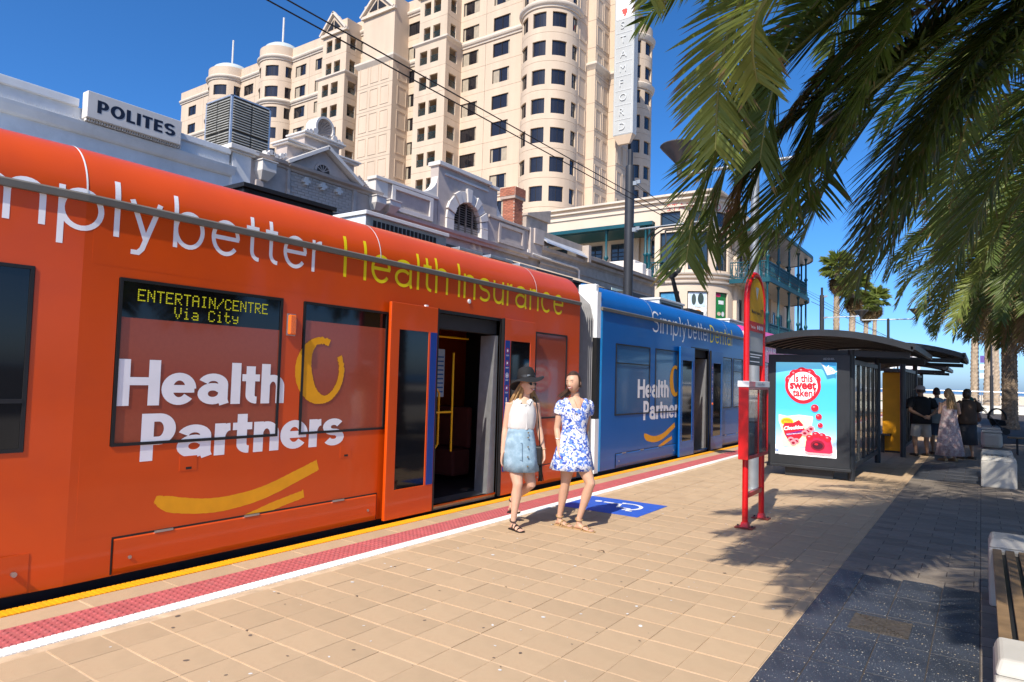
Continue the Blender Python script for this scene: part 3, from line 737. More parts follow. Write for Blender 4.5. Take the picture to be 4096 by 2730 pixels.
roof_box(4.02, 5.18, 3.56, m_blk, m_blk, grille=False); roof_box(5.69, 7.21, 3.64, m_alu, m_whp, grille=True)
roof_box(2.76, 3.6, 3.465, m_blk, m_alu, x1=-6.15, lip=False); roof_box(7.5, 8.0, 3.5, m_blk, m_alu); roof_box(8.25, 8.8, 3.51, m_blk, m_alu); roof_box(9.05, 9.5, 3.5, m_blk, m_alu)
roof_box(10.8, 12.6, 3.47, m_blk, m_blk); roof_box(14.93, 16.48, 3.61, m_alu, m_whp, grille=True); roof_box(20.3, 22.5, 3.58, m_alu, m_whp)
# pantograph
g = G(); g.box(-7.1, -6.2, 16.9, 18.0, 3.27, 3.55); pb = g.build('pantograph_base', m_blk, tram)
g = G(); g.tube([(-6.63, 17.45, 3.5), (-6.63, 16.75, 4.42)], [.07, .05], 10); g.build('pantograph_lower_arm', m_blk, tram, smooth=True)
g = G()
for s in (-1, 1): g.tube([(-6.63+s*.10, 16.75, 4.42), (-6.63+s*.38, 17.2, 5.72)], .022, 6)
g.tube([(-6.63-.38, 17.2, 5.72), (-6.63+.38, 17.2, 5.72)], .02, 6); g.build('pantograph_upper_arm', m_blk, tram, smooth=True)
g = G(); g.lathe([(.05, -.1), (.16, .0), (.17, .05), (.03, .12)], (-6.63, 16.75, 4.42), 10)
for s in (-1, 1): g.tube([(-6.63, 16.75, 4.43), (-6.63+s*.22, 16.72, 4.50), (-6.63+s*.30, 16.7, 4.60)], [.06, .04, .015], 6)
g.build('pantograph_knee', m_blk, tram, smooth=True)
g = G()
for dy in (-.15, .15): g.tube([(-6.63-.85, 17.2+dy, 5.50), (-6.63-.72, 17.2+dy, 5.68), (-6.63-.5, 17.2+dy, 5.80), (-6.63+.5, 17.2+dy, 5.80), (-6.63+.72, 17.2+dy, 5.68), (-6.63+.85, 17.2+dy, 5.50)], .022, 6)
g.build('pantograph_head', m_blk, tram, smooth=True)
# ---------------------------------------------------------------- row of heritage shops across the street (fronts on X = -15)
XW = -15.0
m_whw = mat('painted_white_wall', (.70,.70,.69), .7, var=.07, scale=2.5, bump=.1, bscale=30, dirt=(.45,.44,.42), dirt_amt=.5, dscale=1.4)
m_gry = mat('painted_grey_render', (.47,.395,.345), .75, var=.09, scale=3, bump=.12, bscale=30, dirt=(.28,.25,.23), dirt_amt=.5, dscale=1.6)
m_bei = mat('weathered_beige_render', (.42,.345,.28), .8, var=.12, scale=3, bump=.15, bscale=30, dirt=(.24,.19,.15), dirt_amt=.6, dscale=1.2)
m_trim = mat('trim_white', (.64,.595,.545), .65, var=.06, scale=4, dirt=(.45,.42,.38), dirt_amt=.4, dscale=2)
m_navy = mat('navy_letters', (.008,.012,.03), .5)
m_zinc = mat('zinc_roof', (.52,.54,.57), .45, metal=.3, var=.12, scale=3)
m_rust = mat('tan_iron_roof', (.52,.42,.31), .75, var=.15, scale=2, dirt=(.30,.20,.12), dirt_amt=.5)
m_redbr = mat('red_brick', (.36,.13,.075), .85, var=.2, scale=10, bump=.3, bscale=60, rnd=.2)
m_awn = mat('awning_dark', (.035,.037,.04), .6, var=.2)
m_awr = mat('awning_red', (.24,.06,.05), .7, var=.1)
def fx(u, v, d): return (XW+d, u, v)           # u along street, v height, d out of the wall towards the street
def bld(name, label, y): return thing(name, label, 'building', (XW-4, y, -.19))
def cornice(g, y0, y1, z0, prof, m=0, x=XW):
    """prof: (out, up) moulding profile, run along the street"""
    pts = [(-.05, prof[0][1])]+list(prof)+[(-.05, prof[-1][1])]
    g.loft([[(x+a, y, z0+b) for a, b in pts] for y in (y0, y1)], m)
# --- white shop with the lettered box sign
A = bld('white_shop', 'white painted shop with deep cornice and lettered box sign on its parapet', 4)
g = G(); g.box(XW-9, XW-.85, -8, 9.35, -.2, 6.2); g.box(XW-9, XW-.851, -8, 9.35, 6.2, 6.5); g.build('wall', m_whw, A)
g = G(); g.box(XW-.30, XW-.02, -8, 9.3, 6.5, 6.86); g.build('parapet', m_whw, A)
g = G(); g.box(XW-.36, XW+.05, -8, 5.92, 6.86, 7.02); g.box(XW-.36, XW+.05, 7.98, 9.3, 6.86, 7.0); g.build('parapet_coping', m_whw, A, bevel=.01)
g = G(); cornice(g, -8, 9.42, 6.0, [(-.82, 0), (-.80, .2), (-.55, .24), (-.5, .30), (.0, .34), (.04, .38), (.10, .50), (.12, .57), (.08, .585)]); g.build('cornice', m_whw, A)
g = G(); prof = [(0, 0), (.12, 0), (.10, -.05), (.13, -.10), (.10, -.18), (.04, -.22), (0, -.24)]
g.loft([[(XW-.80+a, y, 6.20+b) for a, b in prof] for y in (-.09, .09)]); me = g.mesh('bracket', m_whw, bevel=.012)
for y in (-2.3, -.2, 1.9, 3.9, 6.31, 6.68, 9.15): piece('bracket', me, A, (0.06, y, 0))
g = G(); g.box(XW-.84, XW-.60, -8, 9.3, 5.7, 5.86); g.build('string_course', m_whw, A)
g = G(); g.box(XW-.85, XW-.2, -8, 9.2, 5.44, 5.60); g.build('verandah_roof', m_awn, A)
g = G(); g.box(XW-.5, XW+2.3, -8, 4.9, 5.0, 5.12); g.build('awning', m_zinc, A)
g = G(); g.box(XW+.02, XW+.26, 5.985, 7.93, 6.64, 7.18); sb = g.build('box_sign', m_trim, A, bevel=.01); sb['label'] = 'box sign lettered POLITES'
g = G(); st, wd = stroke_text('POLITES', .25, .10); k = (7.79-6.17)/wd
put_strokes(g, st, lambda u, v, d: (XW+.263+d, 6.17+u*k, 6.78+v*.26)); g.build('lettering', m_navy, sb, fix=False)
g = G(); y = 6.0
while y < 7.95: g.box(XW+.10, XW+.20, y, y+.02, 6.585, 6.645); y += .05
g.build('sign_feet', m_trim, sb)['kind'] = 'stuff'
# bird spikes
def spikes(parent, y0, y1, z, x=XW, h=.09, n=None, zfn=None, mt=None):
    g = G(); n = n or int((y1-y0)/.045); r = random.Random(int(y0*10)+int(z*7))
    for i in range(n):
        y = y0+(y1-y0)*i/n; zz = zfn(y) if zfn else z
        for s in (-1, 1):
            a = Vector((x, y, zz)); b = a+Vector((s*.03+r.uniform(-.02, .02), r.uniform(-.05, .05), h*r.uniform(.7, 1.1)))
            g.add([a+Vector((0, -.003, 0)), a+Vector((0, .003, 0)), b], [(0, 1, 2)])
    o = g.build('bird_spikes', mt or m_trim, parent, fix=False); o['kind'] = 'stuff'
spikes(A, -2, 9.3, 6.585, XW+.09)
# rooftop cooler behind
ac = thing('evaporative_cooler', 'large square rooftop cooler with louvred grey panels behind the white parapet', 'cooler', (XW-3.4, 11.2, 7.0))
m_lou = mat('louvre_grey', (.34,.33,.29), .55, metal=.2, var=.12, scale=5); m_loud = mat('louvre_gap', (.05,.05,.048), .8)
cx0, cx1, cy0, cy1, cz0, cz1 = XW-4.35, XW-3.0, 11.12, 12.46, 7.6, 9.70
g = G(); g.box(cx0+.05, cx1-.05, cy0+.05, cy1-.05, cz0-.3, cz1-.03); g.build('core', m_loud, ac)
g = G()
for x in (cx0, cx1):
    for y in (cy0, cy1): g.box(x-.06 if x == cx1 else x, x if x == cx1 else x+.06, y-.06 if y == cy1 else y, y if y == cy1 else y+.06, 7.0, cz1)
g.box(cx0, cx1, cy0, cy1, cz1-.03, cz1+.01); g.build('frame', m_alu, ac)
for f in range(2):
    for i in range(2):
        for j in range(2):
            z0 = 7.72+j*.99; z1 = z0+.93; g = G(); n = 12
            if f == 0:   # street side (+X)
                y0 = cy0+.07+i*.63; y1 = y0+.58
                for k in range(n): zz = z0+(z1-z0)*k/n; g.hexa([(cx1-.03, y0, zz), (cx1+.03, y0, zz-.01), (cx1+.03, y1, zz-.01), (cx1-.03, y1, zz)], [(cx1-.03, y0, zz+.06), (cx1+.025, y0, zz+.01), (cx1+.025, y1, zz+.01), (cx1-.03, y1, zz+.06)])
            else:        # side facing the sun (-Y)
                x0 = cx0+.07+i*.63; x1 = x0+.58
                for k in range(n): zz = z0+(z1-z0)*k/n; g.hexa([(x0, cy0+.03, zz), (x0, cy0-.03, zz-.01), (x1, cy0-.03, zz-.01), (x1, cy0+.03, zz)], [(x0, cy0+.03, zz+.06), (x0, cy0-.025, zz+.01), (x1, cy0-.025, zz+.01), (x1, cy0+.03, zz+.06)])
            g.build('louvre_panel', m_lou, ac)
# --- grey pedimented shop
B = bld('pedimented_shop', 'grey rendered shop with triangular pediment, stepped attic and shell crest', 12)
YA, YB = 9.83, 14.5
g = G(); g.box(XW-9, XW-.22, 9.36, YB, -.2, 6.9); g.build('wall', m_gry, B)
# brickwork face: painted brick courses, each brick a piece
PB = G(); PB.box(-.22, .0, -.11, .11, -.035, .035)
brm = []
for ln in (.228, .11):
    q = G(); q.box(-.02, .0, -ln/2+.004, ln/2-.004, -.034, .034); brm.append(q.mesh('brick', mat('painted_grey_brick', (.48,.405,.355), .75, var=.08, scale=5, bump=.15, bscale=40, rnd=.06), bevel=.004))
g = G(); g.box(XW-.221, XW-.012, 9.85, YB, 5.0, 7.02); g.build('brick_backing', m_gry, B)
z = 5.95; row = 0
while z < 6.95:
    y = 11.06-(.12 if row % 2 else 0)
    while y < 13.25:
        if y > 10.98: piece('brick', brm[0], B, (XW+.006, y+.115, z))
        y += .236
    z += .078; row += 1
# end pier catching the sun
g = G(); g.box(XW-.80, XW+.03, 9.36, 9.86, -.2, 6.95); g.build('end_pier', m_whw, B)
g = G(); g.box(XW-.86, XW+.10, 9.28, 9.94, 6.95, 7.0); g.box(XW-.83, XW+.16, 9.22, 10.0, 7.0, 7.12); g.build('pier_cap', m_trim, B, bevel=.012)
def pier(y0, y1, z0, z1, out, name='pilaster', mt=None):
    g = G(); g.box(XW-.2, XW+out, y0, y1, z0, z1); return g.build(name, mt or m_gry, B, bevel=.008)
pier(9.98, 10.2, 5.0, 6.42, .10); pier(10.93, 11.02, 5.0, 7.0, .06); pier(13.2, 13.32, 5.0, 7.0, .06)
def block(y0, y1, z0, z1, par, out=.32):          # square corbelled block with tapered foot
    g = G(); g.box(XW-.05, XW+out, y0, y1, z0+.14, z1-.03); g.box(XW-.05, XW+out+.03, y0-.03, y1+.03, z1-.03, z1)
    g.hexa([(XW-.05, y0+.1, z0-.06), (XW+out*.45, y0+.1, z0-.06), (XW+out*.45, y1-.1, z0-.06), (XW-.05, y1-.1, z0-.06)], [(XW-.05, y0, z0+.14), (XW+out, y0, z0+.14), (XW+out, y1, z0+.14), (XW-.05, y1, z0+.14)])
    g.build('corbel_block', m_trim, par, bevel=.006)
block(9.99, 10.40, 6.50, 6.92, B)
g = G(); cornice(g, 9.9, 10.98, 6.95, [(.03, 0), (.05, .05), (.14, .08), (.17, .15), (.12, .16)]); g.build('cornice', m_gry, B)
g = G(); cornice(g, 10.9, 13.36, 6.93, [(.04, 0), (.06, .06), (.20, .09), (.23, .16), (.18, .17)]); g.build('cornice', m_gry, B)
# pediment: tympanum and raking cornices
g = G(); g.prism([(10.98, 7.08), (13.24, 7.08), (12.12, 7.78)], fx, -.2, .02); g.build('tympanum', m_gry, B)
for a, b in (((10.84, 7.10), (12.14, 7.86)), ((13.42, 7.10), (12.10, 7.86))):
    g = G(); g.bar((XW+.06, a[0], a[1]), (XW+.06, b[0], b[1]), .34, .10, up=(0, 0, 1)); g.build('raking_cornice', m_trim, B, bevel=.01)
    sp = lambda y, a=a, b=b: a[1]+(b[1]-a[1])*(y-a[0])/(b[0]-a[0])+.05
    spikes(B, min(a[0], b[0]), max(a[0], b[0]), 0, XW+.2, zfn=sp)
g = G(); fan = arc(12.09, 7.17, .24, .22, 0, 180, 14)
g.prism(fan, fx, -.02, .026); lun = g.build('lunette', mat('lunette_dark', (.06,.05,.045), .8), B)
g = G(); R = ribbon(arc(12.09, 7.17, .26, .24, 0, 180, 14), .07, False)
for i in range(14): g.hexa([fx(*R[i][0], .0), fx(*R[i+1][0], .0), fx(*R[i+1][1], .0), fx(*R[i][1], .0)], [fx(*R[i][0], .05), fx(*R[i+1][0], .05), fx(*R[i+1][1], .05), fx(*R[i][1], .05)])
for i in range(1, 6): g.bar((XW+.034, 12.09, 7.17), (XW+.034, 12.09+.22*cos(pi*i/6), 7.17+.20*sin(pi*i/6)), .012, .02)
g.build('lunette_frame', m_gry, lun)
for y in (11.52, 12.09, 12.65):
    g = G(); g.box(XW, XW+.10, y-.055, y+.055, 6.66, 6.87); g.box(XW, XW+.103, y-.12, y+.12, 6.72, 6.81); g.build('wall_tie_cross', m_trim, B, bevel=.008)
# stepped attic
for y0, y1, z0, z1 in ((10.98, 11.7, 7.1, 7.66), (12.5, 13.3, 7.1, 7.70), (11.5, 12.7, 7.1, 8.04)):
    g = G(); dp = .62 if y1-y0 > 1 else .55
    g.box(XW-dp, XW-.04-(.02 if y1-y0 > 1 else .05), y0, y1, z0, z1); g.build('attic_block', m_gry, B)
    g = G(); g.box(XW-dp-.08, XW+.05, y0-.08, y1+.08, z1, z1+.05); g.box(XW-dp-.12, XW+.10, y0-.12, y1+.12, z1+.05, z1+.10); g.build('attic_cap', m_trim, B, bevel=.012)
spikes(B, 11.45, 12.75, 8.14, XW+.05); spikes(B, 10.95, 11.6, 7.76, XW+.05); spikes(B, 12.7, 13.35, 7.8, XW+.05)
# shell crest: ribbed concave fan in a half-round hood
g = G(); n = 18
hood = [(12.09+.30*cos(a), 8.40+.30*sin(a)) for a in [RAD(-30+240*i/n) for i in range(n+1)]]
R = ribbon(hood, .06, False)
for i in range(n): g.hexa([fx(*R[i][0], -.38), fx(*R[i+1][0], -.38), fx(*R[i+1][1], -.38), fx(*R[i][1], -.38)], [fx(*R[i][0], .06), fx(*R[i+1][0], .06), fx(*R[i+1][1], .06), fx(*R[i][1], .06)])
sh = g.build('shell_crest', m_trim, B)
g = G()
for i in range(13):
    a = RAD(-20+220*i/12); g.tube([(XW-.30, 12.09, 8.30), (XW-.16, 12.09+.17*cos(a), 8.38+.17*sin(a)), (XW-.02, 12.09+.27*cos(a), 8.40+.27*sin(a))], [.03, .035, .045], 5)
g.build('shell_ribs', m_gry, sh, smooth=True)
for s in (-1, 1):
    g = G()
    for k, (dy, dz, r) in enumerate(((.34, 8.22, .085), (.49, 8.18, .06), (.60, 8.16, .045))): g.tube([(XW-.05, 12.09+s*dy, dz), (XW+.08, 12.09+s*dy, dz)], r, 10)
    g.build('scroll', m_trim, sh, smooth=True)
g = G()
for k in range(7): g.tube([(XW+.02, 10.30+k*.085, 7.16+.05*sin(k*1.3)+k*.012), (XW+.10, 10.30+k*.085, 7.16+.05*sin(k*1.3)+k*.012)], .05+.02*(k % 2), 8)
g.box(XW-.1, XW+.04, 10.25, 10.95, 7.08, 7.25); g.build('scroll_ornament', m_trim, B, smooth=True)
g = G()
for k in range(7): g.tube([(XW+.02, 13.36+k*.07, 7.36-k*.045), (XW+.10, 13.36+k*.07, 7.36-k*.045)], .05, 8)
g.build('scroll_ornament', m_gry, B, smooth=True)
pier(13.32, 14.5, 5.0, 7.0, -.03, 'wall_field'); g = G(); cornice(g, 13.34, 14.3, 6.95, [(.03, 0), (.05, .05), (.14, .08), (.17, .15), (.12, .16)]); g.build('cornice', m_gry, B)
block(13.86, 14.27, 6.58, 6.94, B)
g = G(); g.box(XW-.1, XW+1.9, 10.2, 14.3, 4.95, 5.05); g.build('awning', m_awn, B)
# --- arched shop
Cc = bld('arched_shop', 'grey rendered shop with louvred arched vent and raised parapet block', 18.5)
m_c = m_gry
g = G(); g.box(XW-9, XW-.12, 14.5, 23.4, -.2, 6.95); g.build('wall', m_c, Cc)
g = G(); g.box(XW-.55, XW-.0, 14.1, 14.62, 6.9, 7.52); g.build('end_pier', m_trim, Cc, bevel=.01)
block(14.42, 14.88, 6.62, 6.94, Cc)
g = G(); g.box(XW-.3, XW, 14.62, 16.95, 6.55, 7.5); g.build('parapet', m_c, Cc)
g = G(); g.box(XW-.34, XW+.07, 14.05, 16.92, 7.52, 7.62); g.build('parapet_coping', m_trim, Cc, bevel=.012); spikes(Cc, 14.2, 16.9, 7.62, XW)
g = G(); g.wall(fx, [14.75, 14.9, 16.5, 16.66], [6.72, 6.86, 7.38, 7.5], lambda u, v: not (14.9 < u < 16.5 and 6.86 < v < 7.38), 0, .07); g.build('panel_frame', m_trim, Cc, bevel=.006); spikes(Cc, 14.9, 16.5, 6.86, XW+.04)
# raised block with arch opening
yc, zs, ri, ro = 18.52, 7.0, .80, 1.17
g = G()
us = [16.93, 17.2]+[yc-ri+2*ri*i/16 for i in range(17)]+[19.9, 20.3]
def blk(u, v): return not (abs(u-yc) < ri and v < zs+sqrt(max(0, ri*ri-(u-yc)**2)))
vs_ = [6.6, zs]+[zs+ri*i/12 for i in range(1, 13)]+[8.5, 8.72]
g.wall(fx, us, vs_, blk, -.35, .0); g.build('raised_block', m_c, Cc)
g = G(); g.box(XW-.42, XW+.12, 16.86, 19.8, 8.72, 8.86); g.box(XW-.40, XW+.05, 17.25, 19.7, 8.46, 8.54); g.box(XW-.40, XW+.08, 19.75, 20.36, 8.66, 8.78); g.build('block_coping', m_trim, Cc, bevel=.012)
for i in range(11):         # voussoirs, each a stone
    a0, a1 = RAD(180*i/11+1.0), RAD(180*(i+1)/11-1.0); key = i == 5; r1 = ro+(.10 if key else (.04 if i % 2 else 0)); d = .13 if key else (.10 if i % 2 else .07)
    g = G(); p = [(yc+r*cos(a), zs+r*sin(a)) for r, a in ((ri-.02, a0), (r1, a0), (r1, a1), (ri-.02, a1))]
    g.hexa([fx(*q, -.2) for q in p], [fx(*q, d) for q in p]); g.build('voussoir', m_trim, Cc, bevel=.01)
for s in (-1, 1):
    g = G(); g.box(XW-.2, XW+.08, yc+s*(ri-.02), yc+s*ro, 6.62, zs); g.build('impost', m_trim, Cc, bevel=.01)
m_lw = mat('old_louvre', (.20,.16,.13), .8, var=.2, scale=8)
g = G(); g.box(XW-.34, XW-.26, yc-ri, yc+ri, 6.7, zs+ri); lv = g.build('louvre_back', mat('vent_dark', (.02,.018,.016), .9), Cc)
z = 6.78
while z < zs+ri-.05:
    hw = sqrt(max(0, ri*ri-max(0, z-zs)**2)); g = G()
    g.hexa([(XW-.25, yc-hw, z+.07), (XW-.10, yc-hw, z), (XW-.10, yc+hw, z), (XW-.25, yc+hw, z+.07)], [(XW-.25, yc-hw, z+.085), (XW-.10, yc-hw, z+.02), (XW-.10, yc+hw, z+.02), (XW-.25, yc+hw, z+.085)]); g.build('louvre_slat', m_lw, Cc); z += .085
for yv in (yc-.33, yc+.05, yc+.42):
    g = G(); g.box(XW-.12, XW-.07, yv-.025, yv+.025, 6.75, zs+sqrt(ri*ri-(yv-yc)**2)); g.build('louvre_mullion', m_lw, Cc)
# curved scroll wings
for s, yb in ((-1, 16.93), (1, 20.3)):
    g = G(); cv = [(yb, 7.6), (yb, 8.35)]+[(yb+s*1.0*(1-cos(RAD(a))), 7.62+.72*(1-sin(RAD(a)))) for a in (15, 30, 45, 60, 75, 88)]
    g.prism(cv, fx, -.3, -.03); g.build('scroll_wing', m_trim, Cc)
g = G(); g.box(XW-.3, XW, 20.3, 22.5, 6.6, 7.56); g.build('parapet', m_c, Cc)
g = G(); g.wall(fx, [20.42, 20.56, 22.0, 22.14], [6.72, 6.86, 7.36, 7.48], lambda u, v: not (20.56 < u < 22.0 and 6.86 < v < 7.36), 0, .06); g.build('panel_frame', m_c, Cc, bevel=.006)
g = G(); g.box(XW-.34, XW+.07, 19.78, 22.52, 7.56, 7.66); g.build('parapet_coping', m_c, Cc, bevel=.012)
g = G(); g.box(XW-.5, XW+.10, 22.52, 23.4, 6.5, 7.7); g.box(XW-.5, XW+.16, 22.75, 23.46, 7.1, 7.72); g.build('end_pier', m_c, Cc, bevel=.012)
g = G(); cornice(g, 14.5, 22.5, 6.42, [(.02, 0), (.04, .08), (.12, .12), (.14, .22), (.06, .24)]); g.build('string_course', m_c, Cc)
g = G(); g.box(XW-.2, XW+.06, 22.42, 22.85, 6.52, 6.80); rh = g.build('rain_head', m_trim, Cc, bevel=.01)
g = G(); g.tube([(XW+.08, 22.7, 6.66), (XW+.12, 23.2, 6.62), (XW+.12, 26.3, 6.60), (XW+.12, 26.5, 6.5), (XW+.12, 26.5, 5.4)], .05, 8); g.build('downpipe', m_trim, Cc, smooth=True)
# red-brown verandah roof, then beige hipped one
g = G(); g.hexa([(XW, 14.4, 6.05), (XW+2.2, 14.4, 5.35), (XW+2.2, 20.6, 5.35), (XW, 20.4, 6.05)], [(XW, 14.4, 6.12), (XW+2.25, 14.4, 5.41), (XW+2.25, 20.6, 5.41), (XW, 20.4, 6.12)]); g.build('verandah_roof', m_awr, Cc)
g = G(); g.box(XW+2.2, XW+2.4, 10.3, 22.0, 5.15, 5.42); g.build('verandah_fascia', m_awn, Cc)
# --- low beige building
D_ = bld('low_beige_shop', 'low weathered beige building with zinc gutter roof and downpipes', 29)
g = G(); g.box(XW-8, XW, 23.4, 35.0, -.2, 7.12); g.build('wall', m_bei, D_)
g = G(); cornice(g, 23.4, 35.1, 6.82, [(.02, 0), (.05, .06), (.14, .12), (.16, .26), (.05, .27)]); cornice(g, 23.4, 35.05, 6.36, [(.02, 0), (.05, .03), (.05, .08), (.02, .09)]); g.build('cornice', m_bei, D_)
g = G(); g.hexa([(XW-.05, 23.45, 7.5), (XW+.32, 23.45, 7.22), (XW+.32, 26.95, 7.14), (XW-.05, 26.95, 7.4)], [(XW-.1, 23.45, 7.62), (XW+.30, 23.45, 7.30), (XW+.30, 26.95, 7.2), (XW-.1, 26.95, 7.6)]); g.build('box_gutter', m_zinc, D_)
g = G(); g.loft([[(XW+.05, y, 7.12), (XW+.34, y, 7.12), (XW+.36, y, 7.28), (XW+.30, y, 7.29), (XW-.02, y, 7.28)] for y in (27.15, 36.0)]); g.build('gutter', m_bei, D_)
g = G(); g.box(XW-.3, XW+.02, 23.5, 27.1, 7.4, 7.76); g.box(XW-.3, XW+.36, 26.95, 27.2, 6.95, 7.74); g.build('parapet', m_bei, D_, bevel=.015); spikes(D_, 23.6, 27.1, 7.76, XW-.1)
g = G(); n = 44
for i in range(n):
    y0 = 27.2+(33.6-27.2)*i/n; y1 = 27.2+(33.6-27.2)*(i+1)/n; ym = (y0+y1)/2
    g.add([(XW+.3, y0, 7.28), (XW-3.2, y0, 8.55), (XW-3.2, ym, 8.58), (XW+.3, ym, 7.31), (XW-3.2, y1, 8.55), (XW+.3, y1, 7.28)], [(0, 1, 2, 3), (3, 2, 4, 5)])
g.build('iron_roof', m_rust, D_, fix=False)
g = G(); g.box(XW-.5, XW+.05, 33.6, 34.1, 7.2, 8.0); g.box(XW-.2, XW+.15, 34.1, 34.6, 7.2, 7.75); g.box(XW-3.4, XW-.4, 33.6, 34.6, 7.2, 8.2); g.build('end_parapet', m_trim, D_, bevel=.06)
g = G(); g.box(XW-8, XW-.0, 34.95, 35.4, -.2, 7.3); g.build('end_wall', m_bei, D_)
for y in (31.3,):
    g = G(); g.tube([(XW+.30, y+.25, 7.14), (XW+.22, y+.15, 6.9), (XW+.10, y, 6.72), (XW+.10, y, 5.6)], .05, 8); g.build('downpipe', m_trim, D_, smooth=True)
g = G(); g.hexa([(XW, 20.9, 6.12), (XW+2.0, 20.0, 5.35), (XW+2.0, 27.6, 5.35), (XW, 26.2, 6.12)], [(XW, 20.9, 6.2), (XW+2.05, 20.0, 5.40), (XW+2.05, 27.6, 5.40), (XW, 26.2, 6.2)]); g.build('hipped_awning', m_rust, D_)
g = G(); g.box(XW-.0, XW+2.1, 27.4, 33.5, 5.45, 5.62); g.box(XW+1.9, XW+2.2, 20.2, 33.5, 5.2, 5.36); g.build('awning', m_awn, D_); spikes(D_, 27.6, 33, 5.62, XW+2.0)
g = G(); g.box(XW-.02, XW+.01, 33.3, 33.8, 4.8, 6.1); g.build('door_recess', m_navy, D_)
g = G(); g.box(XW+.5, XW+.54, 29.0, 31.0, 5.65, 6.05); g.build('small_sign', mat('sign_pale_green', (.5,.62,.55), .6), D_)
# --- brick chimney and parapet wall standing behind
CH = thing('brick_chimney', 'red brick chimney with corbelled cap on the shop roofs', 'chimney', (-17.3, 24.6, 7.4))
BK = []
for nm, L_ in (('s', .225), ('h', .105)):
    q = G(); q.box(-L_/2+.004, L_/2-.004, -.02, .012, -.034, .034); BK.append(q.mesh('brick', m_redbr, bevel=.004))
g = G(); g.box(-17.64, -17.02, 24.33, 24.97, 7.0, 9.93); g.build('mortar_core', mat('old_mortar', (.40,.30,.24), .9, var=.15), CH)
z = 8.3; row = 0
while z < 10.1:
    ex = .0 if z < 9.62 else (.05 if z < 9.72 else .10)
    for face in range(2):
        L0 = .64+2*ex; y = -L0/2-(.11 if row % 2 else 0)
        while y < L0/2-.02:
            a = max(y, -L0/2); b = min(y+.225, L0/2)
            if b-a > .08:
                me = BK[0] if b-a > .17 else BK[1]; c = (a+b)/2
                if face == 0: piece('brick', me, CH, (-17.02+ex, 24.65+c, z), rot=(0, 0, pi/2))
                else: piece('brick', me, CH, (-17.33+c, 24.33-ex, z))
            y += .232
    z += .077; row += 1
g = G(); g.box(-17.74, -16.92, 24.23, 25.07, 9.60, 10.08); g.build('cap_core', mat('old_mortar', (.40,.30,.24), .9), CH)
g = G(); g.box(-18.5, -16.8, 25.0, 26.8, 7.2, 9.05); g.hexa([(-18.5, 24.95, 8.95), (-16.7, 24.95, 8.95), (-16.7, 26.9, 8.95), (-18.5, 26.9, 8.95)], [(-18.5, 24.95, 9.05), (-16.7, 24.95, 9.05), (-16.7, 26.9, 9.55), (-18.5, 26.9, 9.55)])
o = g.build('party_wall', m_bei); tag(o, 'weathered rendered party wall stub beside the brick chimney', 'wall')
g = G(); g.hexa([(-17, 23.3, 7.5), (-15.3, 23.3, 7.35), (-15.3, 25, 7.35), (-17, 25, 8.3)], [(-17, 23.3, 7.56), (-15.3, 23.3, 7.42), (-15.3, 25, 7.42), (-17, 25, 8.36)]); g.build('skillion_roof', m_zinc, D_)
# ---------------------------------------------------------------- the tall hotel (front on Y = 60)
m_pre = mat('precast_cream', (.57,.445,.325), .75, var=.08, scale=.9, streak=True, bump=.05, bscale=8, rnd=.035, dirt=(.50,.38,.27), dirt_amt=.35, dscale=.25)
m_prej = mat('precast_joint', (.34,.26,.19), .9)
m_band = mat('precast_band', (.62,.53,.43), .75, var=.06, scale=.8, dirt=(.40,.33,.26), dirt_amt=.4, dscale=.5)
m_wf = mat('window_bronze', (.03,.026,.024), .4, metal=.3)
m_wg = mat('hotel_glass', (.014,.013,.016), .06, var=.1, spec=.8)
m_cur = mat('curtain', (.36,.30,.22), .8, var=.15, scale=2)
m_dome = mat('pale_zinc', (.45,.49,.47), .5, var=.1, scale=.6)
m_brail = mat('balcony_rail', (.015,.05,.055), .5)
YH = 60.0; FH = 3.05
HT = thing('hotel_tower', 'tall cream precast hotel with round bays, domes and balconies above the shops', 'building', (-75, 66, -.19))
zc = lambda k: 44.85-FH*k
# shared window meshes: frame, two panes, curtains drawn to the sides
def hwin(w, h, cl, cr):
    fr = G(); fr.wall(lambda u, v, d: (u, -d, v), [-w/2, -w/2+.05, -.03, .03, w/2-.05, w/2], [-h/2, -h/2+.05, h/2-.05, h/2], lambda u, v: abs(u) > w/2-.05 or abs(v) > h/2-.05 or abs(u) < .03, -.05, .05)
    pn = G(); pn.add([(-w/2+.03, .01, -h/2+.03), (w/2-.03, .01, -h/2+.03), (w/2-.03, .01, h/2-.03), (-w/2+.03, .01, h/2-.03)], [(0, 1, 2, 3)])
    CU = []
    for a, b in ((-w/2+.06, -w/2+.06+cl), (w/2-.06-cr, w/2-.06)):
        if b-a < .05: continue
        n = max(4, int((b-a)/.09)); cu = G(); cu.loft([[(a+(b-a)*i/n, -.006-(.01 if i % 2 else 0), z) for i in range(n+1)] for z in (-h/2+.06, h/2-.06)], closed=False, caps=False); CU.append(cu.mesh('curtain', m_cur, fix=False))
    return fr.mesh('window_frame', m_wf), pn.mesh('pane', m_wg, fix=False), CU
WM = {}
def put_win(w, h, x, y, z, rz, r):
    v = r.randrange(4); key = (w, h, v)
    if key not in WM:
        cl, cr = ((w*.36, w*.12), (w*.10, w*.34), (w*.25, w*.25), (0, w*.10))[v]; WM[key] = hwin(w, h, cl, cr)
    f, p, c = WM[key]
    o = piece('window', f, HT, (x, y, z), rot=(0, 0, rz))
    q = bpy.data.objects.new('pane', p); COL.objects.link(q); q.parent = o
    for cm in c: q = bpy.data.objects.new('curtain', cm); COL.objects.link(q); q.parent = o
    return o
rh = random.Random(11)
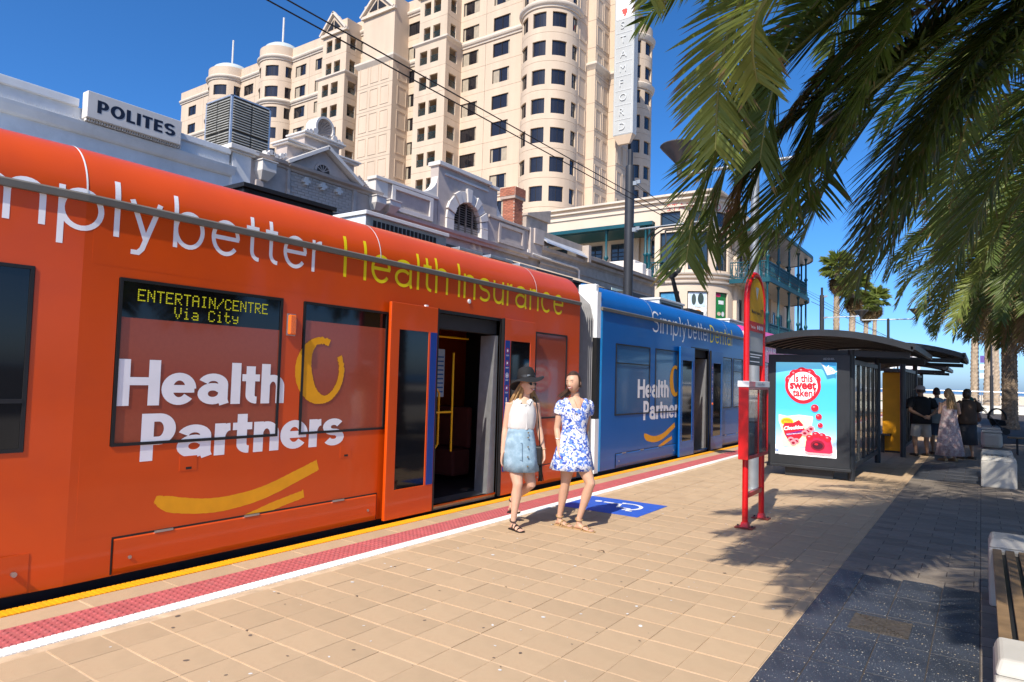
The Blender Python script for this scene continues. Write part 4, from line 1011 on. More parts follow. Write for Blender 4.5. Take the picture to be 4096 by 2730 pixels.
# core behind everything
g = G(); g.box(-112, -35, 60.35, 78, -.2, 48.0); g.build('core_wall', m_prej, HT)
PM = {}
def panel(x0, x1, k, win=None, wh=1.6):
    key = (round(x1-x0, 2), None if not win else (round(win[0]-x0, 2), round(win[1]-x0, 2)), wh)
    if key not in PM:
        g = G(); W_ = x1-x0; us = [.02, W_-.02]; vs_ = [-1.38, 1.64]
        if win: us += [win[0]-x0, win[1]-x0]; vs_ += [-wh/2, wh/2]
        g.wall(lambda u, v, d: (u, -d, v), us, vs_, lambda u, v: not (win and win[0]-x0 < u < win[1]-x0 and abs(v) < wh/2), -.35, 0.0)
        PM[key] = g.mesh('wall_panel', m_pre)
    piece('wall_panel', PM[key], HT, (x0, YH, zc(k)))
    if win: put_win(round(win[1]-win[0], 2), wh, (win[0]+win[1])/2, YH+.16, zc(k), 0, rh)
# straight facade: (x0, x1, window, rows)
segs = [(-112, -105.2, (-109.7, -107.4), 7), (-105.2, -101.2, (-103.6, -102.6), 7), (-95.0, -91.0, (-93.9, -91.5), 8), (-91.0, -88.0, (-89.5, -88.5), 8), (-82.4, -78.2, (-81.3, -78.9), 8), (-78.2, -74.6, (-76.9, -75.1), 9),
        (-69.5, -66.0, (-67.9, -66.9), 9), (-59.6, -56.0, (-58.93, -56.75), 11), (-52.0, -46.6, (-50.05, -47.65), 11), (-46.6, -40.8, (-45.55, -43.2), 11)]
for x0, x1, w_, rows in segs:
    for k in range(-1 if x0 > -60 else 0, rows): 
        if k == -1: continue
        panel(x0, x1, k, w_)
g = G(); g.box(-112, -74, 60.02, 60.3, -.2, zc(8)-1.4); g.box(-74, -40.8, 60.02, 60.3, -.2, zc(10)-1.4); g.build('lower_wall', m_pre, HT)
# courses, cornice, parapet
def hcourse(x0, x1, z, out=.35, y=YH):
    g = G(); g.loft([[(x, y+.05, z-.45), (x, y-out*.35, z-.45), (x, y-out*.45, z-.25), (x, y-out*.8, z-.18), (x, y-out, z-.02), (x, y-out, z+.12), (x, y-out*.5, z+.3), (x, y+.05, z+.34)] for x in (x0, x1)])
    g.build('string_course', m_band, HT)
for x0, x1 in ((-112.2, -101.5), (-95.1, -88.3), (-82.4, -40.8)):
    hcourse(x0, x1, 40.45); hcourse(x0, x1, 46.95)
    g = G(); g.box(x0, x1, YH-.02, YH+.5, 47.2, 48.6); g.build('parapet', m_pre, HT)
hcourse(-46.6, -40.8, 22.2)
g = G(); g.hexa([(-112, 60.6, 48.2), (-41, 60.6, 48.2), (-41, 77, 48.2), (-112, 77, 48.2)], [(-109, 63.5, 50.6), (-44, 63.5, 50.6), (-44, 74, 50.6), (-109, 74, 50.6)]); g.build('mansard_roof', m_dome, HT)
# round bays
def bay(cx, cy, r, a0, a1, wins, rows, ztop, domed, kmin=0, seg=5):
    """angles from -Y towards +X, degrees"""
    fr = lambda u, v, d: (cx+(r+d)*sin(RAD(u)), cy-(r+d)*cos(RAD(u)), v)
    us = [a0+(a1-a0)*i/36 for i in range(37)]
    for w0, w1 in wins: us += [w0, w1]
    for k in range(kmin, rows):
        z0, z1 = zc(k)-1.38, zc(k)+1.64
        g = G(); g.wall(fr, us, [z0, zc(k)-.8, zc(k)+.8, z1], lambda u, v: not (abs(v-zc(k)) < .8 and any(a < u < b for a, b in wins)), -.3, 0.0); g.build('bay_panel', m_pre, HT, smooth=True, ang=30)
        for w0, w1 in wins:
            f = G(); gl = G(); n = 4; am = (w0+w1)/2
            A = [w0+(w1-w0)*i/n for i in range(n+1)]
            f.wall(lambda u, v, d: fr(u, v, -.2+d), [w0, w0+1, am-.5, am+.5, w1-1, w1]+A, [zc(k)-.8, zc(k)-.75, zc(k)+.75, zc(k)+.8], lambda u, v: u < w0+1 or u > w1-1 or abs(u-am) < .5 or abs(v-zc(k)) > .75, -.05, .04)
            o = f.build('window', m_wf, HT)
            gl.loft([[fr(a, zc(k)-.78, -.19) for a in A], [fr(a, zc(k)+.78, -.19) for a in A]], closed=False, caps=False); gl.build('pane', m_wg, o, fix=True)
    g = G(); g.loft([[fr(a, z, -.33) for a in us] for z in (-.2, ztop)], closed=False, caps=False); g.build('bay_core', m_prej, HT)
    for z in (40.45, 46.95):
        if z > ztop: continue
        g = G(); prof = [(-.05, -.45), (.12, -.45), (.16, -.25), (.28, -.18), (.36, -.02), (.36, .12), (.18, .3), (-.05, .34)]
        U = sorted(set([a0+(a1-a0)*i/36 for i in range(37)])); g.loft([[fr(u, z+b, a) for a, b in prof] for u in U]); g.build('string_course', m_band, HT, smooth=True)
    if domed:
        g = G(); g.lathe([(r+.02, 47.2), (r+.02, 48.6), (r-.25, 48.62)], (cx, cy, 0), 40); g.build('drum', m_pre, HT, smooth=True)
        g = G(); g.lathe([((r-.35)*cos(RAD(a)), 48.6+1.5*sin(RAD(a))) for a in (0, 15, 30, 45, 60, 75, 89)], (cx, cy, 0), 32); g.build('dome', m_dome, HT, smooth=True)
        g = G(); g.tube([(cx, cy, 50), (cx, cy, 54.3)], .14, 8); g.build('flag_mast', m_trim, HT, smooth=True)
bay(-98.1, 60.4, 3.35, -92, 92, [(-47, -10), (10, 47), (65, 86)], 7, 47.1, True)
bay(-85.2, 60.4, 3.1, -92, 92, [(-47, -10), (10, 47), (65, 86)], 9, 47.1, True)
bay(-37.85, 60.2, 3.15, -92, 118, [(-47, -19.5), (-6, 22), (34, 63), (77, 108)], 10, 47.1, False)
# balcony bays: open loggias projecting from the facade
def loggia(x0, x1, rows, gable=True):
    yf = 57.5
    for k in range(rows):
        out = .0 if k < 2 else .35; y0 = yf-out; xa, xb = x0-(.0 if k < 2 else .25), x1+(.0 if k < 2 else .25); z = zc(k); W_ = xb-xa
        o1, o2 = (xa+W_*.16, xa+W_*.40), (xa+W_*.50, xa+W_*.76)
        g = G(); g.wall(lambda u, v, d: (u, y0-d, v), [xa, *o1, *o2, xb-W_*.0], [z-1.42, z-.78, z+.82, z+1.60], lambda u, v: not (abs(v-z-.02) < .8 and any(a < u < b for a, b in (o1, o2))), -.25, 0.0)
        g.build('loggia_front', m_pre, HT)
        g = G(); g.wall(lambda u, v, d: (xb-.002+d, u, v), [y0+.25, y0+.62, 59.1, 60.02], [z-1.42, z-.78, z+.82, z+1.60], lambda u, v: not (abs(v-z-.02) < .8 and y0+.62 < u < 59.1), -.25, 0.0)
        g.wall(lambda u, v, d: (xa+.25-d, u, v), [y0+.25, 60.02], [z-1.42, z+1.60], lambda u, v: True, 0, .25); g.build('loggia_side', m_pre, HT)
        g = G(); g.box(xa+.1, xb-.1, y0+.1, 60.0, z-1.42, z-1.25); g.build('loggia_floor', m_pre, HT)
        g = G(); g.box(xa+W_*.3, xb-.5, 60.16, 60.2, z-1.2, z+.8); g.build('balcony_door', m_wg, HT)
        g = G(); n = 0
        for a, b in (o1, o2):
            g.bar((a, y0+.12, z+.05), (b, y0+.12, z+.05), .05, .05); g.bar((a, y0+.12, z-.68), (b, y0+.12, z-.68), .04, .04); g.bar((a, y0+.12, z-.68), (b, y0+.12, z+.05), .03, .03); g.bar((b, y0+.12, z-.68), (a, y0+.12, z+.05), .03, .03)
            for i in range(7): xx = a+(b-a)*i/6; g.bar((xx, y0+.12, z-.7), (xx, y0+.12, z+.05), .03, .03)
        g.build('balcony_rail', m_brail, HT); g = G()
        for i in range(8): yy = y0+.62+(59.1-y0-.62)*i/7; g.bar((xb-.12, yy, z-.7), (xb-.12, yy, z+.05), .03, .03)
        g.bar((xb-.12, y0+.62, z+.05), (xb-.12, 59.1, z+.05), .05, .05); g.build('balcony_rail', m_brail, HT)
    g = G(); g.loft([[(x, y, z) for x, y in ((x0-e, 60.02), (x0-e, yf-e), (x1+e, yf-e), (x1+e, 60.02))] for e, z in ((.05, 39.95), (.2, 40.1), (.35, 40.3), (.55, 40.5), (.55, 40.7), (.1, 40.95))]); g.build('string_course', m_band, HT)
    g = G(); g.box(x0, x1, yf, 60.02, 46.46, 47.9); g.build('loggia_top', m_pre, HT)
    gable_(x0, x1, yf, 46.3)
def gable_(x0, x1, yf, zb):
    xm = x0+(x1-x0)*.46; hw = (x1-x0)*.5; zt = zb+2.9
    g = G(); g.prism([(xm-hw, zb+.4), (xm+hw*.9, zb+.4), (xm, zt)], lambda u, v, d: (u, yf-.05-d, v), -.9, 0); g.build('gable', m_pre, HT)
    for s in (-1, 1):
        g = G(); g.bar((xm+s*(hw+.2), yf-.15, zb+.25), (xm-s*.05, yf-.15, zt+.08), .45, .28, up=(0, 0, 1)); g.build('gable_coping', m_band, HT)
        g = G(); g.prism([(xm+s*.12, zb+.75), (xm+s*hw*.55, zb+.75), (xm+s*.12, zb+1.95)], lambda u, v, d: (u, yf-.10-d, v), -.02, .03); g.build('gable_window', m_wf, HT)
    g = G(); g.box(x0-.25, x1+.2, yf-.3, yf+.1, zb-.05, zb+.3); g.build('string_course', m_band, HT)
loggia(-72.3, -67.6, 8); loggia(-54.7, -50.4, 11)
# blank pilaster tower with recessed panels
x0, x1, yf = -64.45, -58.95, 57.5
g = G(); g.box(x0, x1, yf, 60.02, 40.6, 48.4); g.box(x0-.35, x1+.35, yf-.35, 60.02, -.2, 40.0); g.build('pilaster_tower', m_pre, HT)
g = G(); g.loft([[(x, y, z) for x, y in ((x0-e, 60.02), (x0-e, yf-e), (x1+e, yf-e), (x1+e, 60.02))] for e, z in ((.36, 39.9), (.5, 40.1), (.7, 40.4), (.7, 40.65), (.1, 40.9))]); g.build('string_course', m_band, HT)
gable_(x0, x1, yf, 46.6)
def moulded(xa, xb, za, zb, y, side=None):
    fr = (lambda u, v, d: (u, y-d, v)) if side is None else (lambda u, v, d: (side+d, u, v))
    g = G(); g.wall(fr, [xa, xa+.09, xb-.09, xb], [za, za+.09, zb-.09, zb], lambda u, v: not (xa+.09 < u < xb-.09 and za+.09 < v < zb-.09), -.02, .05); g.build('moulded_panel', m_pre, HT)
for k in range(2, 10):
    z0 = zc(k)-1.0; n = 3
    for i in range(n): a = x0+.1+i*1.85; moulded(a, a+1.45, z0, z0+2.3, yf-.35)
    moulded(58.0, 59.6, z0, z0+2.3, 0, side=x1+.35)
    g = G(); g.box(x0-.36, x1+.36, yf-.358, yf-.33, zc(k)+1.60, zc(k)+1.66); g.build('panel_joint', m_prej, HT)
# side wing facing the street: stepped piers with blind panels and a further round bay
zt = 50.0
g = G(); g.box(-36.5, -34.75, 60.4, 62.7, -.2, zt); g.build('side_wall', m_pre, HT)
g = G(); g.box(-37, -33.75, 62.7, 65.9, -.2, zt); g.build('stepped_pier', m_pre, HT)
g = G(); g.box(-37, -32.75, 65.9, 69.0, -.2, zt); g.build('stepped_pier', m_pre, HT)
for z in (35.4,):
    for xx, ya in ((-33.75, 62.7), (-32.75, 65.9)):
        g = G(); g.loft([[(x, y, z+dz) for x, y in ((-37, ya-e), (xx+e, ya-e), (xx+e, ya+3.0), (-37, ya+3.0))] for e, dz in ((.02, -.5), (.15, -.3), (.35, -.05), (.35, .15), (.05, .35))]); g.build('string_course', m_band, HT)
for k in range(1, 11):
    z0 = zc(k)-1.1
    moulded(62.95, 64.2, z0, z0+2.2, 0, side=-33.75); moulded(64.5, 65.7, z0, z0+2.2, 0, side=-33.75); moulded(66.2, 67.4, z0, z0+2.2, 0, side=-32.75); moulded(67.6, 68.8, z0, z0+2.2, 0, side=-32.75); moulded(60.9, 62.4, z0, z0+2.2, 0, side=-34.75)
    g = G(); g.box(-37, -32.745, 65.895, 69.001, zc(k)+1.58, zc(k)+1.64); g.box(-37, -33.745, 62.695, 65.89, zc(k)+1.58, zc(k)+1.64); g.build('panel_joint', m_prej, HT)
# far round bay
def bay2(cx, cy, r, wins, rows, ztop):
    fr = lambda u, v, d: (cx+(r+d)*sin(RAD(u)), cy-(r+d)*cos(RAD(u)), v)
    us = [-60+(190)*i/36 for i in range(37)]
    for w0, w1 in wins: us += [w0, w1]
    for k in rows:
        g = G(); g.wall(fr, us, [zc(k)-1.38, zc(k)-.8, zc(k)+.8, zc(k)+1.64], lambda u, v: not (abs(v-zc(k)) < .8 and any(a < u < b for a, b in wins)), -.3, 0.0); g.build('bay_panel', m_pre, HT, smooth=True, ang=30)
        for w0, w1 in wins:
            gl = G(); A = [w0+(w1-w0)*i/4 for i in range(5)]; gl.loft([[fr(a, zc(k)-.8, -.2) for a in A], [fr(a, zc(k)+.8, -.2) for a in A]], closed=False, caps=False); gl.build('window', m_wg, HT)
    for z in (ztop-1.5, zc(rows[0]+2)+1.5):
        g = G(); g.loft([[fr(u, z+b, a) for a, b in [(-.05, -.45), (.12, -.45), (.28, -.18), (.36, .12), (.18, .3), (-.05, .34)]] for u in [-60+190*i/36 for i in range(37)]]); g.build('string_course', m_band, HT, smooth=True)
    g = G(); g.lathe([(r, ztop-1.4), (r, ztop), (r-.5, ztop+.3), (r*.5, ztop+.9), (.1, ztop+1.1)], (cx, cy, 0), 32); g.build('drum', m_pre, HT, smooth=True)
    g = G(); g.lathe([(r-.32, -.2), (r-.32, ztop-1.3)], (cx, cy, 0), 24); g.build('bay_core', m_prej, HT, smooth=True)
bay2(-35.35, 75.0, 1.95+.6, [(20, 52), (66, 96)], list(range(1, 12)), zc(1)+2.9)
# vertical blade sign
BS = thing('blade_sign', 'tall white vertical sign with raised letters STAMFORD on the hotel corner', 'sign', (-31.5, 65.5, 26.6))
m_sgn = mat('sign_white', (.42,.43,.42), .5, var=.04, scale=.8); m_sgnl = mat('sign_letter_white', (.56,.57,.56), .4)
sx0, sx1, sy, sz0, sz1 = -32.7, -30.35, 65.0, 28.0, 43.6
g = G(); g.box(sx0, sx1, sy, sy+1.0, sz0, sz1); g.build('cabinet', m_sgn, BS, bevel=.04)
g = G(); g.hexa([(sx0+.5, sy+.3, sz0-.9), (sx1-.5, sy+.3, sz0-.9), (sx1-.5, sy+.6, sz0-.9), (sx0+.5, sy+.6, sz0-.9)], [(sx0+.05, sy+.02, sz0), (sx1-.05, sy+.02, sz0), (sx1-.05, sy+.9, sz0), (sx0+.05, sy+.9, sz0)]); g.build('tapered_foot', m_pre, BS)
ph = 1.604
for i, ch in enumerate('DROFMATS'):
    z = sz0+.12+i*ph
    if z > sz1: break
    g = G(); g.wall(lambda u, v, d: (u, sy-d, v), [sx0+.18, sx0+.22, sx1-.22, sx1-.18], [z, z+.04, z+ph-.05, z+ph-.01], lambda u, v: not (sx0+.22 < u < sx1-.22 and z+.04 < v < z+ph-.05), -.01, .03); g.build('letter_panel', m_sgnl, BS)
    g = G(); put_font(g, ch, lambda u, v, d: (sx0+.9+u-.4 if False else (sx0+sx1)/2+u-.42, sy-.09, z+.42+v), size=1.15, off=-.012, m=0)
    k = len(g.v); front = [list(f) for f in g.f]; vv = list(g.v); g.v += [(p[0], sy+.0, p[2]) for p in vv]
    ed = {}
    for f in front:
        for a, b in zip(f, f[1:]+f[:1]): ed[(a, b)] = ed.get((a, b), 0)+1
    for (a, b) in ed:
        if (b, a) not in ed: g.f.append([a, b, b+k, a+k]); g.m.append(0)
    g.build('letter', m_sgnl, BS)
z = sz0+8*ph
g = G(); g.box(sx0+.2, sx1-.2, sy-.03, sy-.005, z, sz1-.15); g.build('emblem_panel', mat('emblem_white', (.8,.8,.78), .4), BS)
m_emb = mat('emblem_red', srgb(225,80,70), .5)
g = G(); xm = (sx0+sx1)/2; ze = z+.55-.5
ze = 38.05
sy_e = sy-.05
g.add([(xm+a, sy_e, 41.15+b) for a, b in ((-.30,.62),(-.36,.80),(-.20,.74),(-.16,.88),(-.05,.75),(.05,.90),(.12,.74),(.26,.86),(.24,.70),(.40,.72),(.30,.58),(.32,.36),(.20,.22),(.18,.05),(-.02,-.05),(-.12,.03),(-.02,.12),(-.06,.24),(-.26,.30),(-.24,.44))], [list(range(20))])
g.build('emblem', m_emb, BS, fix=False)
for z in (29.5, 33.0, 37.0):
    g = G(); g.bar((-32.9, 66.1, z), (sx0+.1, sy+.7, z), .15, .25); g.build('bracket', m_trim, BS)
# ---------------------------------------------------------------- three-storey corner building with verandahs (front on Y = 40)
m_st = mat('sandstone_render', (.66,.53,.40), .8, var=.06, scale=.8, bump=.05, bscale=10, dirt=(.48,.36,.26), dirt_amt=.35, dscale=.4)
m_teal = mat('teal_iron', srgb(12,74,84), .45, var=.1, scale=2)
m_soff = mat('pale_soffit', (.50,.45,.38), .8)
m_stg = mat('blue_glass', (.02,.035,.05), .05, spec=.9)
ST = thing('verandah_hotel', 'three storey cream corner building with curved corner and teal iron verandahs', 'building', (-22, 48, -.19))
YS = 40.0
g = G(); g.box(-60, -19.4, YS+2.9, 62, -.2, 12.9); g.box(-19.4, -13.3, YS+3.2, 62, -.2, 12.9); g.build('core_wall', m_st, ST)
# upper front: fascia above the recessed verandah and bands
g = G(); g.box(-60, -17.0, YS, YS+3.0, 11.75, 13.25); g.build('fascia', m_st, ST)
g = G(); g.box(-60, -12.9, YS-.18, YS+.1, 12.95, 13.05); g.box(-60, -12.9, YS-.08, YS+.1, 12.55, 12.62); g.box(-60, -12.9, YS-.25, YS+3.2, 13.25, 13.38); g.build('fascia_band', m_band, ST)
g = G(); g.box(-60, -17.05, YS-.35, YS+.02, 11.55, 11.78); g.box(-60, -17.0, YS-.02, YS+2.9, 11.5, 11.6); g.build('verandah_beam', m_teal, ST)
g = G(); g.box(-60, -16.4, YS-.1, YS+2.9, 7.85, 8.15); g.build('verandah_floor', m_st, ST)
def cpost(x, y, z0, z1, par, r=.10):
    g = G(); g.lathe([(r*1.5, 0), (r*1.5, .3), (r, .4), (r, (z1-z0)*.42), (r*1.5, (z1-z0)*.44), (r*1.5, (z1-z0)*.47), (r*.8, (z1-z0)*.5), (r*.7, z1-z0-.2), (r*1.4, z1-z0-.05), (r*1.4, z1-z0)], (x, y, z0), 10); g.build('verandah_post', m_teal, par, smooth=True)
for x in (-25.0, -20.4, -17.6, -17.35): cpost(x, YS-.05, 8.15, 11.55, ST)
def muntin_window(x0, x1, z0, z1, y, nx=3, nz=4, par=ST, fx_=None):
    fr = fx_ or (lambda u, v, d: (u, y-d, v))
    us = [x0]; vs_ = [z0]; W_ = (x1-x0-.05)/nx; Hh = (z1-z0-.05)/nz
    for i in range(nx): us += [x0+.05+i*W_, x0+(i+1)*W_]
    us += [x1]
    for i in range(nz): vs_ += [z0+.05+i*Hh, z0+(i+1)*Hh]
    vs_ += [z1]; bars_u = [(us[2*i], us[2*i+1]) for i in range(nx+1)]; bars_v = [(vs_[2*i], vs_[2*i+1]) for i in range(nz+1)]
    g = G(); g.wall(fr, us, vs_, lambda u, v: any(a <= u <= b for a, b in bars_u) or any(a <= v <= b for a, b in bars_v), -.02, .05); o = g.build('window', m_wf, par)
    g = G(); g.add([fr(x0, z0, .005), fr(x1, z0, .005), fr(x1, z1, .005), fr(x0, z1, .005)], [(0, 1, 2, 3)]); g.build('pane', m_stg, o)
yb = YS+2.89
for x0, x1 in ((-27.6, -25.9), (-25.0, -23.2), (-22.5, -20.8), (-19.3, -17.6)):
    pass
for a, b in ((-26.6, -25.1), (-23.9, -22.2), (-21.5, -19.9), (-18.45, -16.95)):
    muntin_window(a, b, 10.0, 11.2, yb); muntin_window(a, b, 8.15, 9.6, yb)
def rail(par, p0, p1, z, h=1.0, step=.14, ornate=True):
    p0 = Vector(p0); p1 = Vector(p1); n = max(2, int((p1-p0).length/step)); g = G()
    g.bar((p0.x, p0.y, z+h), (p1.x, p1.y, z+h), .06, .06); g.bar((p0.x, p0.y, z+.1), (p1.x, p1.y, z+.1), .05, .05); g.bar((p0.x, p0.y, z+h-.18), (p1.x, p1.y, z+h-.18), .03, .03)
    for i in range(n+1):
        q = p0.lerp(p1, i/n); g.bar((q.x, q.y, z+.1), (q.x, q.y, z+h), .028, .028)
    if ornate:
        for i in range(0, n, 2):
            a = p0.lerp(p1, i/n); b = p0.lerp(p1, (i+1)/n); g.bar((a.x, a.y, z+.1), (b.x, b.y, z+h-.2), .03, .03); g.bar((b.x, b.y, z+.1), (a.x, a.y, z+h-.2), .03, .03)
    g.build('iron_railing', m_teal, par)
rail(ST, (-24.9, YS, 0), (-16.5, YS, 0), 8.15); rail(ST, (-16.5, YS, 0), (-16.5, YS+2.8, 0), 8.15)
# front wall pieces right of the verandah and the curved corner
RCN = 3.0; cxn, cyn = -15.9, YS+RCN                        # corner circle centre
def cfr(u, v, d):
    """u: metres along the wall from x=-17 to the corner, round it, then back along +Y"""
    L1 = cxn+17.0; La = RCN*pi/2
    if u <= L1: return (-17.0+u, YS-d, v)
    if u <= L1+La: a = (u-L1)/RCN; return (cxn+(RCN+d)*sin(a), cyn-(RCN+d)*cos(a), v)
    return (cxn+RCN+d, cyn+u-L1-La, v)
LT = (cxn+17.0)+RCN*pi/2
cw = [(.35, 1.65), (2.15, 3.45), (3.95, 5.0)]
# openings in metres along the wall; curved wall storeys
us = sorted(set([0, LT+14]+[LT*i/30 for i in range(31)]+[x for a in cw for x in a]))
lv = [(5.15, 7.25), (8.6, 11.0), (11.35, 12.3)]
g = G(); g.wall(cfr, us, [-.2, 8.0]+[z for a in lv for z in a]+[12.95], lambda u, v: not (any(a < u < b for a, b in cw) and any(a < v < b for a, b in lv)), -.4, 0.0); g.build('corner_wall', m_st, ST, smooth=True, ang=25)
for j, (a, b) in enumerate(cw):
    for i, (z0, z1) in enumerate(lv):
        n = 4; A = [a+(b-a)*q/n for q in range(n+1)]
        g = G(); g.loft([[cfr(u, z0, -.18) for u in A], [cfr(u, z1, -.18) for u in A]], closed=False, caps=False); o = g.build('window', m_stg, ST)
        g = G(); g.wall(lambda u, v, d: cfr(u, v, -.16+d), A+[a+.05, b-.05], [z0, z0+.06, z1-.06, z1], lambda u, v: u < a+.05 or u > b-.05 or v < z0+.06 or v > z1-.06, -.03, .03); g.build('window_frame', m_wf, o)
def cband(z, prof, name, mt=None):
    U = [i*LT/30 for i in range(31)]+[LT+1.5]; g = G(); g.loft([[cfr(u, z+b, a) for a, b in prof] for u in U]); g.build(name, mt or m_band, ST, smooth=True)
for z in (7.75, 8.05, 8.3): cband(z, [(-.02, 0), (.12, 0), (.16, .06), (.16, .13), (-.02, .14)], 'corner_band')
cband(12.9, [(-.02, 0), (.14, .02), (.2, .14), (.12, .2), (-.02, .22)], 'corner_band'); cband(13.1, [(-.3, 0), (.03, 0), (.03, .25), (-.3, .25)], 'corner_band', m_st)
# posters in the ground-level corner windows
def poster(a, b, z0, z1, layers, name):
    base = None
    for i, (c, u0, u1, v0, v1, shape) in enumerate(layers):
        g = G(); off = -.13+.004*i; mk = mat('poster_%02x%02x%02x' % c, srgb(*c), .5, var=.18, scale=5)
        if shape == 'r': n = 3; A = [a+(b-a)*(u0+(u1-u0)*q/n) for q in range(n+1)]; g.loft([[cfr(u, z0+(z1-z0)*v0, off) for u in A], [cfr(u, z0+(z1-z0)*v1, off) for u in A]], closed=False, caps=False)
        else: g.add([cfr(a+(b-a)*((u0+u1)/2+(u1-u0)/2*cos(t)), z0+(z1-z0)*((v0+v1)/2+(v1-v0)/2*sin(t)), off) for t in [2*pi*q/18 for q in range(18)]], [list(range(18))])
        if base is None: base = g.build('poster', mk, ST)
        else: g.build('poster_print', mk, base)
poster(*cw[1], 5.2, 7.2, [((226,230,232), .03, .97, .0, 1, 'r'), ((196,214,226), .1, .9, .55, .95, 'r'), ((60,74,70), .2, .42, .6, .95, 'e'), ((52,66,62), .5, .8, .62, .98, 'e'), ((210,205,196), .05, .95, .2, .55, 'e'), ((240,238,232), .12, .88, .22, .5, 'e'), ((180,120,50), .3, .7, .28, .46, 'e'), ((90,100,40), .38, .62, .30, .40, 'e'), ((222,140,40), .1, .9, .02, .14, 'r')], 'food')
poster(*cw[2], 5.2, 7.2, [((30,120,60), .05, .95, 0, 1, 'r'), ((120,200,40), .05, .95, .0, .22, 'r'), ((190,40,90), .05, .5, .88, 1, 'e'), ((225,230,225), .3, .75, .66, .78, 'r'), ((210,180,160), .2, .5, .3, .42, 'e'), ((220,220,220), .55, .8, .28, .44, 'e')], 'green')
poster(*cw[0], 5.2, 7.2, [((70,140,180), .05, .95, .45, 1, 'r'), ((220,170,120), .05, .95, 0, .45, 'r')], 'sunset')
# red lettering on the fascia
g = G(); put_font(g, 'STAMFORD GRAND', lambda u, v, d: cfr(1.0-.2+u, 12.35+v, .012), size=.62, off=-.012, sp=1.15); g.build('lettering', mat('red_letter', srgb(190,50,50), .5), ST, fix=False)
# side verandahs facing the street
XV = -10.5; Y0V, Y1V = 42.1, 54.0
zf = [(4.05, 4.3), (7.85, 8.1), (11.0, 11.2)]
def vplan(e=0.0):
    P = [(cxn+RCN+.02, Y0V-e), (XV+e, Y0V-e)]
    for i in range(9): a = pi/2*i/8; P.append((XV-2.2+(2.2+e)*cos(a), Y1V-1.0+(3.4+e)*sin(a)))
    P.append((cxn+RCN+.02, Y1V+2.4+e)); return P
for i, (z0, z1) in enumerate(zf):
    g = G(); P = vplan(.0 if i < 2 else .25); n = len(P)
    g.prism(P, lambda u, v, d: (u, v, d), z0+.04, z1); g.build('verandah_slab', m_soff if i < 2 else m_zinc, ST)
    g = G(); Q = vplan(.02 if i < 2 else .27)
    for a, b in zip(Q[:-1], Q[1:]): g.bar((a[0], a[1], (z0+z1)/2), (b[0], b[1], (z0+z1)/2), .10, z1-z0+.02)
    g.build('verandah_edge', m_teal, ST)
PP = vplan(-.12)
posts = [(XV-.12, Y0V+.12), (XV-.6, Y0V+.12), (XV-.12, 44.9), (XV-.12, 47.8), (XV-.12, 50.6), (XV-.14, 53.2), (-11.4, 55.4), (-12.6, 56.2)]
for x, y in posts:
    cpost(x, y, -.19, 4.05, ST, .09); cpost(x, y, 4.3, 7.85, ST, .09); cpost(x, y, 8.1, 11.0, ST, .09)
for z in (4.3, 8.1):
    for a, b in zip(PP[:-1], PP[1:]): rail(ST, (a[0], a[1], 0), (b[0], b[1], 0), z, 1.05, .15)
# doors and windows along the street side
for y in (44.0, 46.2, 48.4, 50.6, 52.8, 55.0):
    for z0, z1 in ((4.35, 7.0), (8.2, 10.6), (11.3, 12.4)):
        g = G(); g.box(cxn+RCN-.05, cxn+RCN+.02, y-.55, y+.55, z0, z1); o = g.build('french_door', m_stg, ST)
        g = G(); g.wall(lambda u, v, d: (cxn+RCN+d, u, v), [y-.62, y-.52, y-.04, y+.04, y+.52, y+.62], [z0, z0+.1, z1-.1, z1+.06], lambda u, v: abs(u-y) > .52 or abs(u-y) < .04 or v > z1-.1 or v < z0+.1, 0, .05); g.build('door_frame', m_wf, o)
for y in (43.2, 45.1, 47.3, 49.5, 51.7):
    g = G(); g.box(cxn+RCN-.05, cxn+RCN+.22, y-.25, y+.25, 4.3, 11.0); g.build('pilaster', m_st, ST)
# white cafe chairs on the balcony
g = G(); g.box(-.22, .22, -.2, .2, .42, .46)
for sx in (-.2, .2):
    for sy_ in (-.18, .18): g.tube([(sx, sy_, 0), (sx, sy_, .46)], .015, 5)
g.tube([(-.2, .18, .46), (-.22, .22, .85), (.22, .22, .85), (.2, .18, .46)], .015, 5)
cme = g.mesh('cafe_chair', m_alu)
for i, (x, y, lab) in enumerate(((-12.2, 42.6, 'beside the wall'), (-11.6, 42.9, 'between the other two'), (-11.3, 43.4, 'next to the railing'))):
    o = bpy.data.objects.new('cafe_chair', cme); COL.objects.link(o); o.location = (x, y, 8.1); o.rotation_euler = (0, 0, i*1.1); tag(o, 'small metal cafe chair on the upper verandah '+lab, 'chair', 'cafe chairs on the verandah')
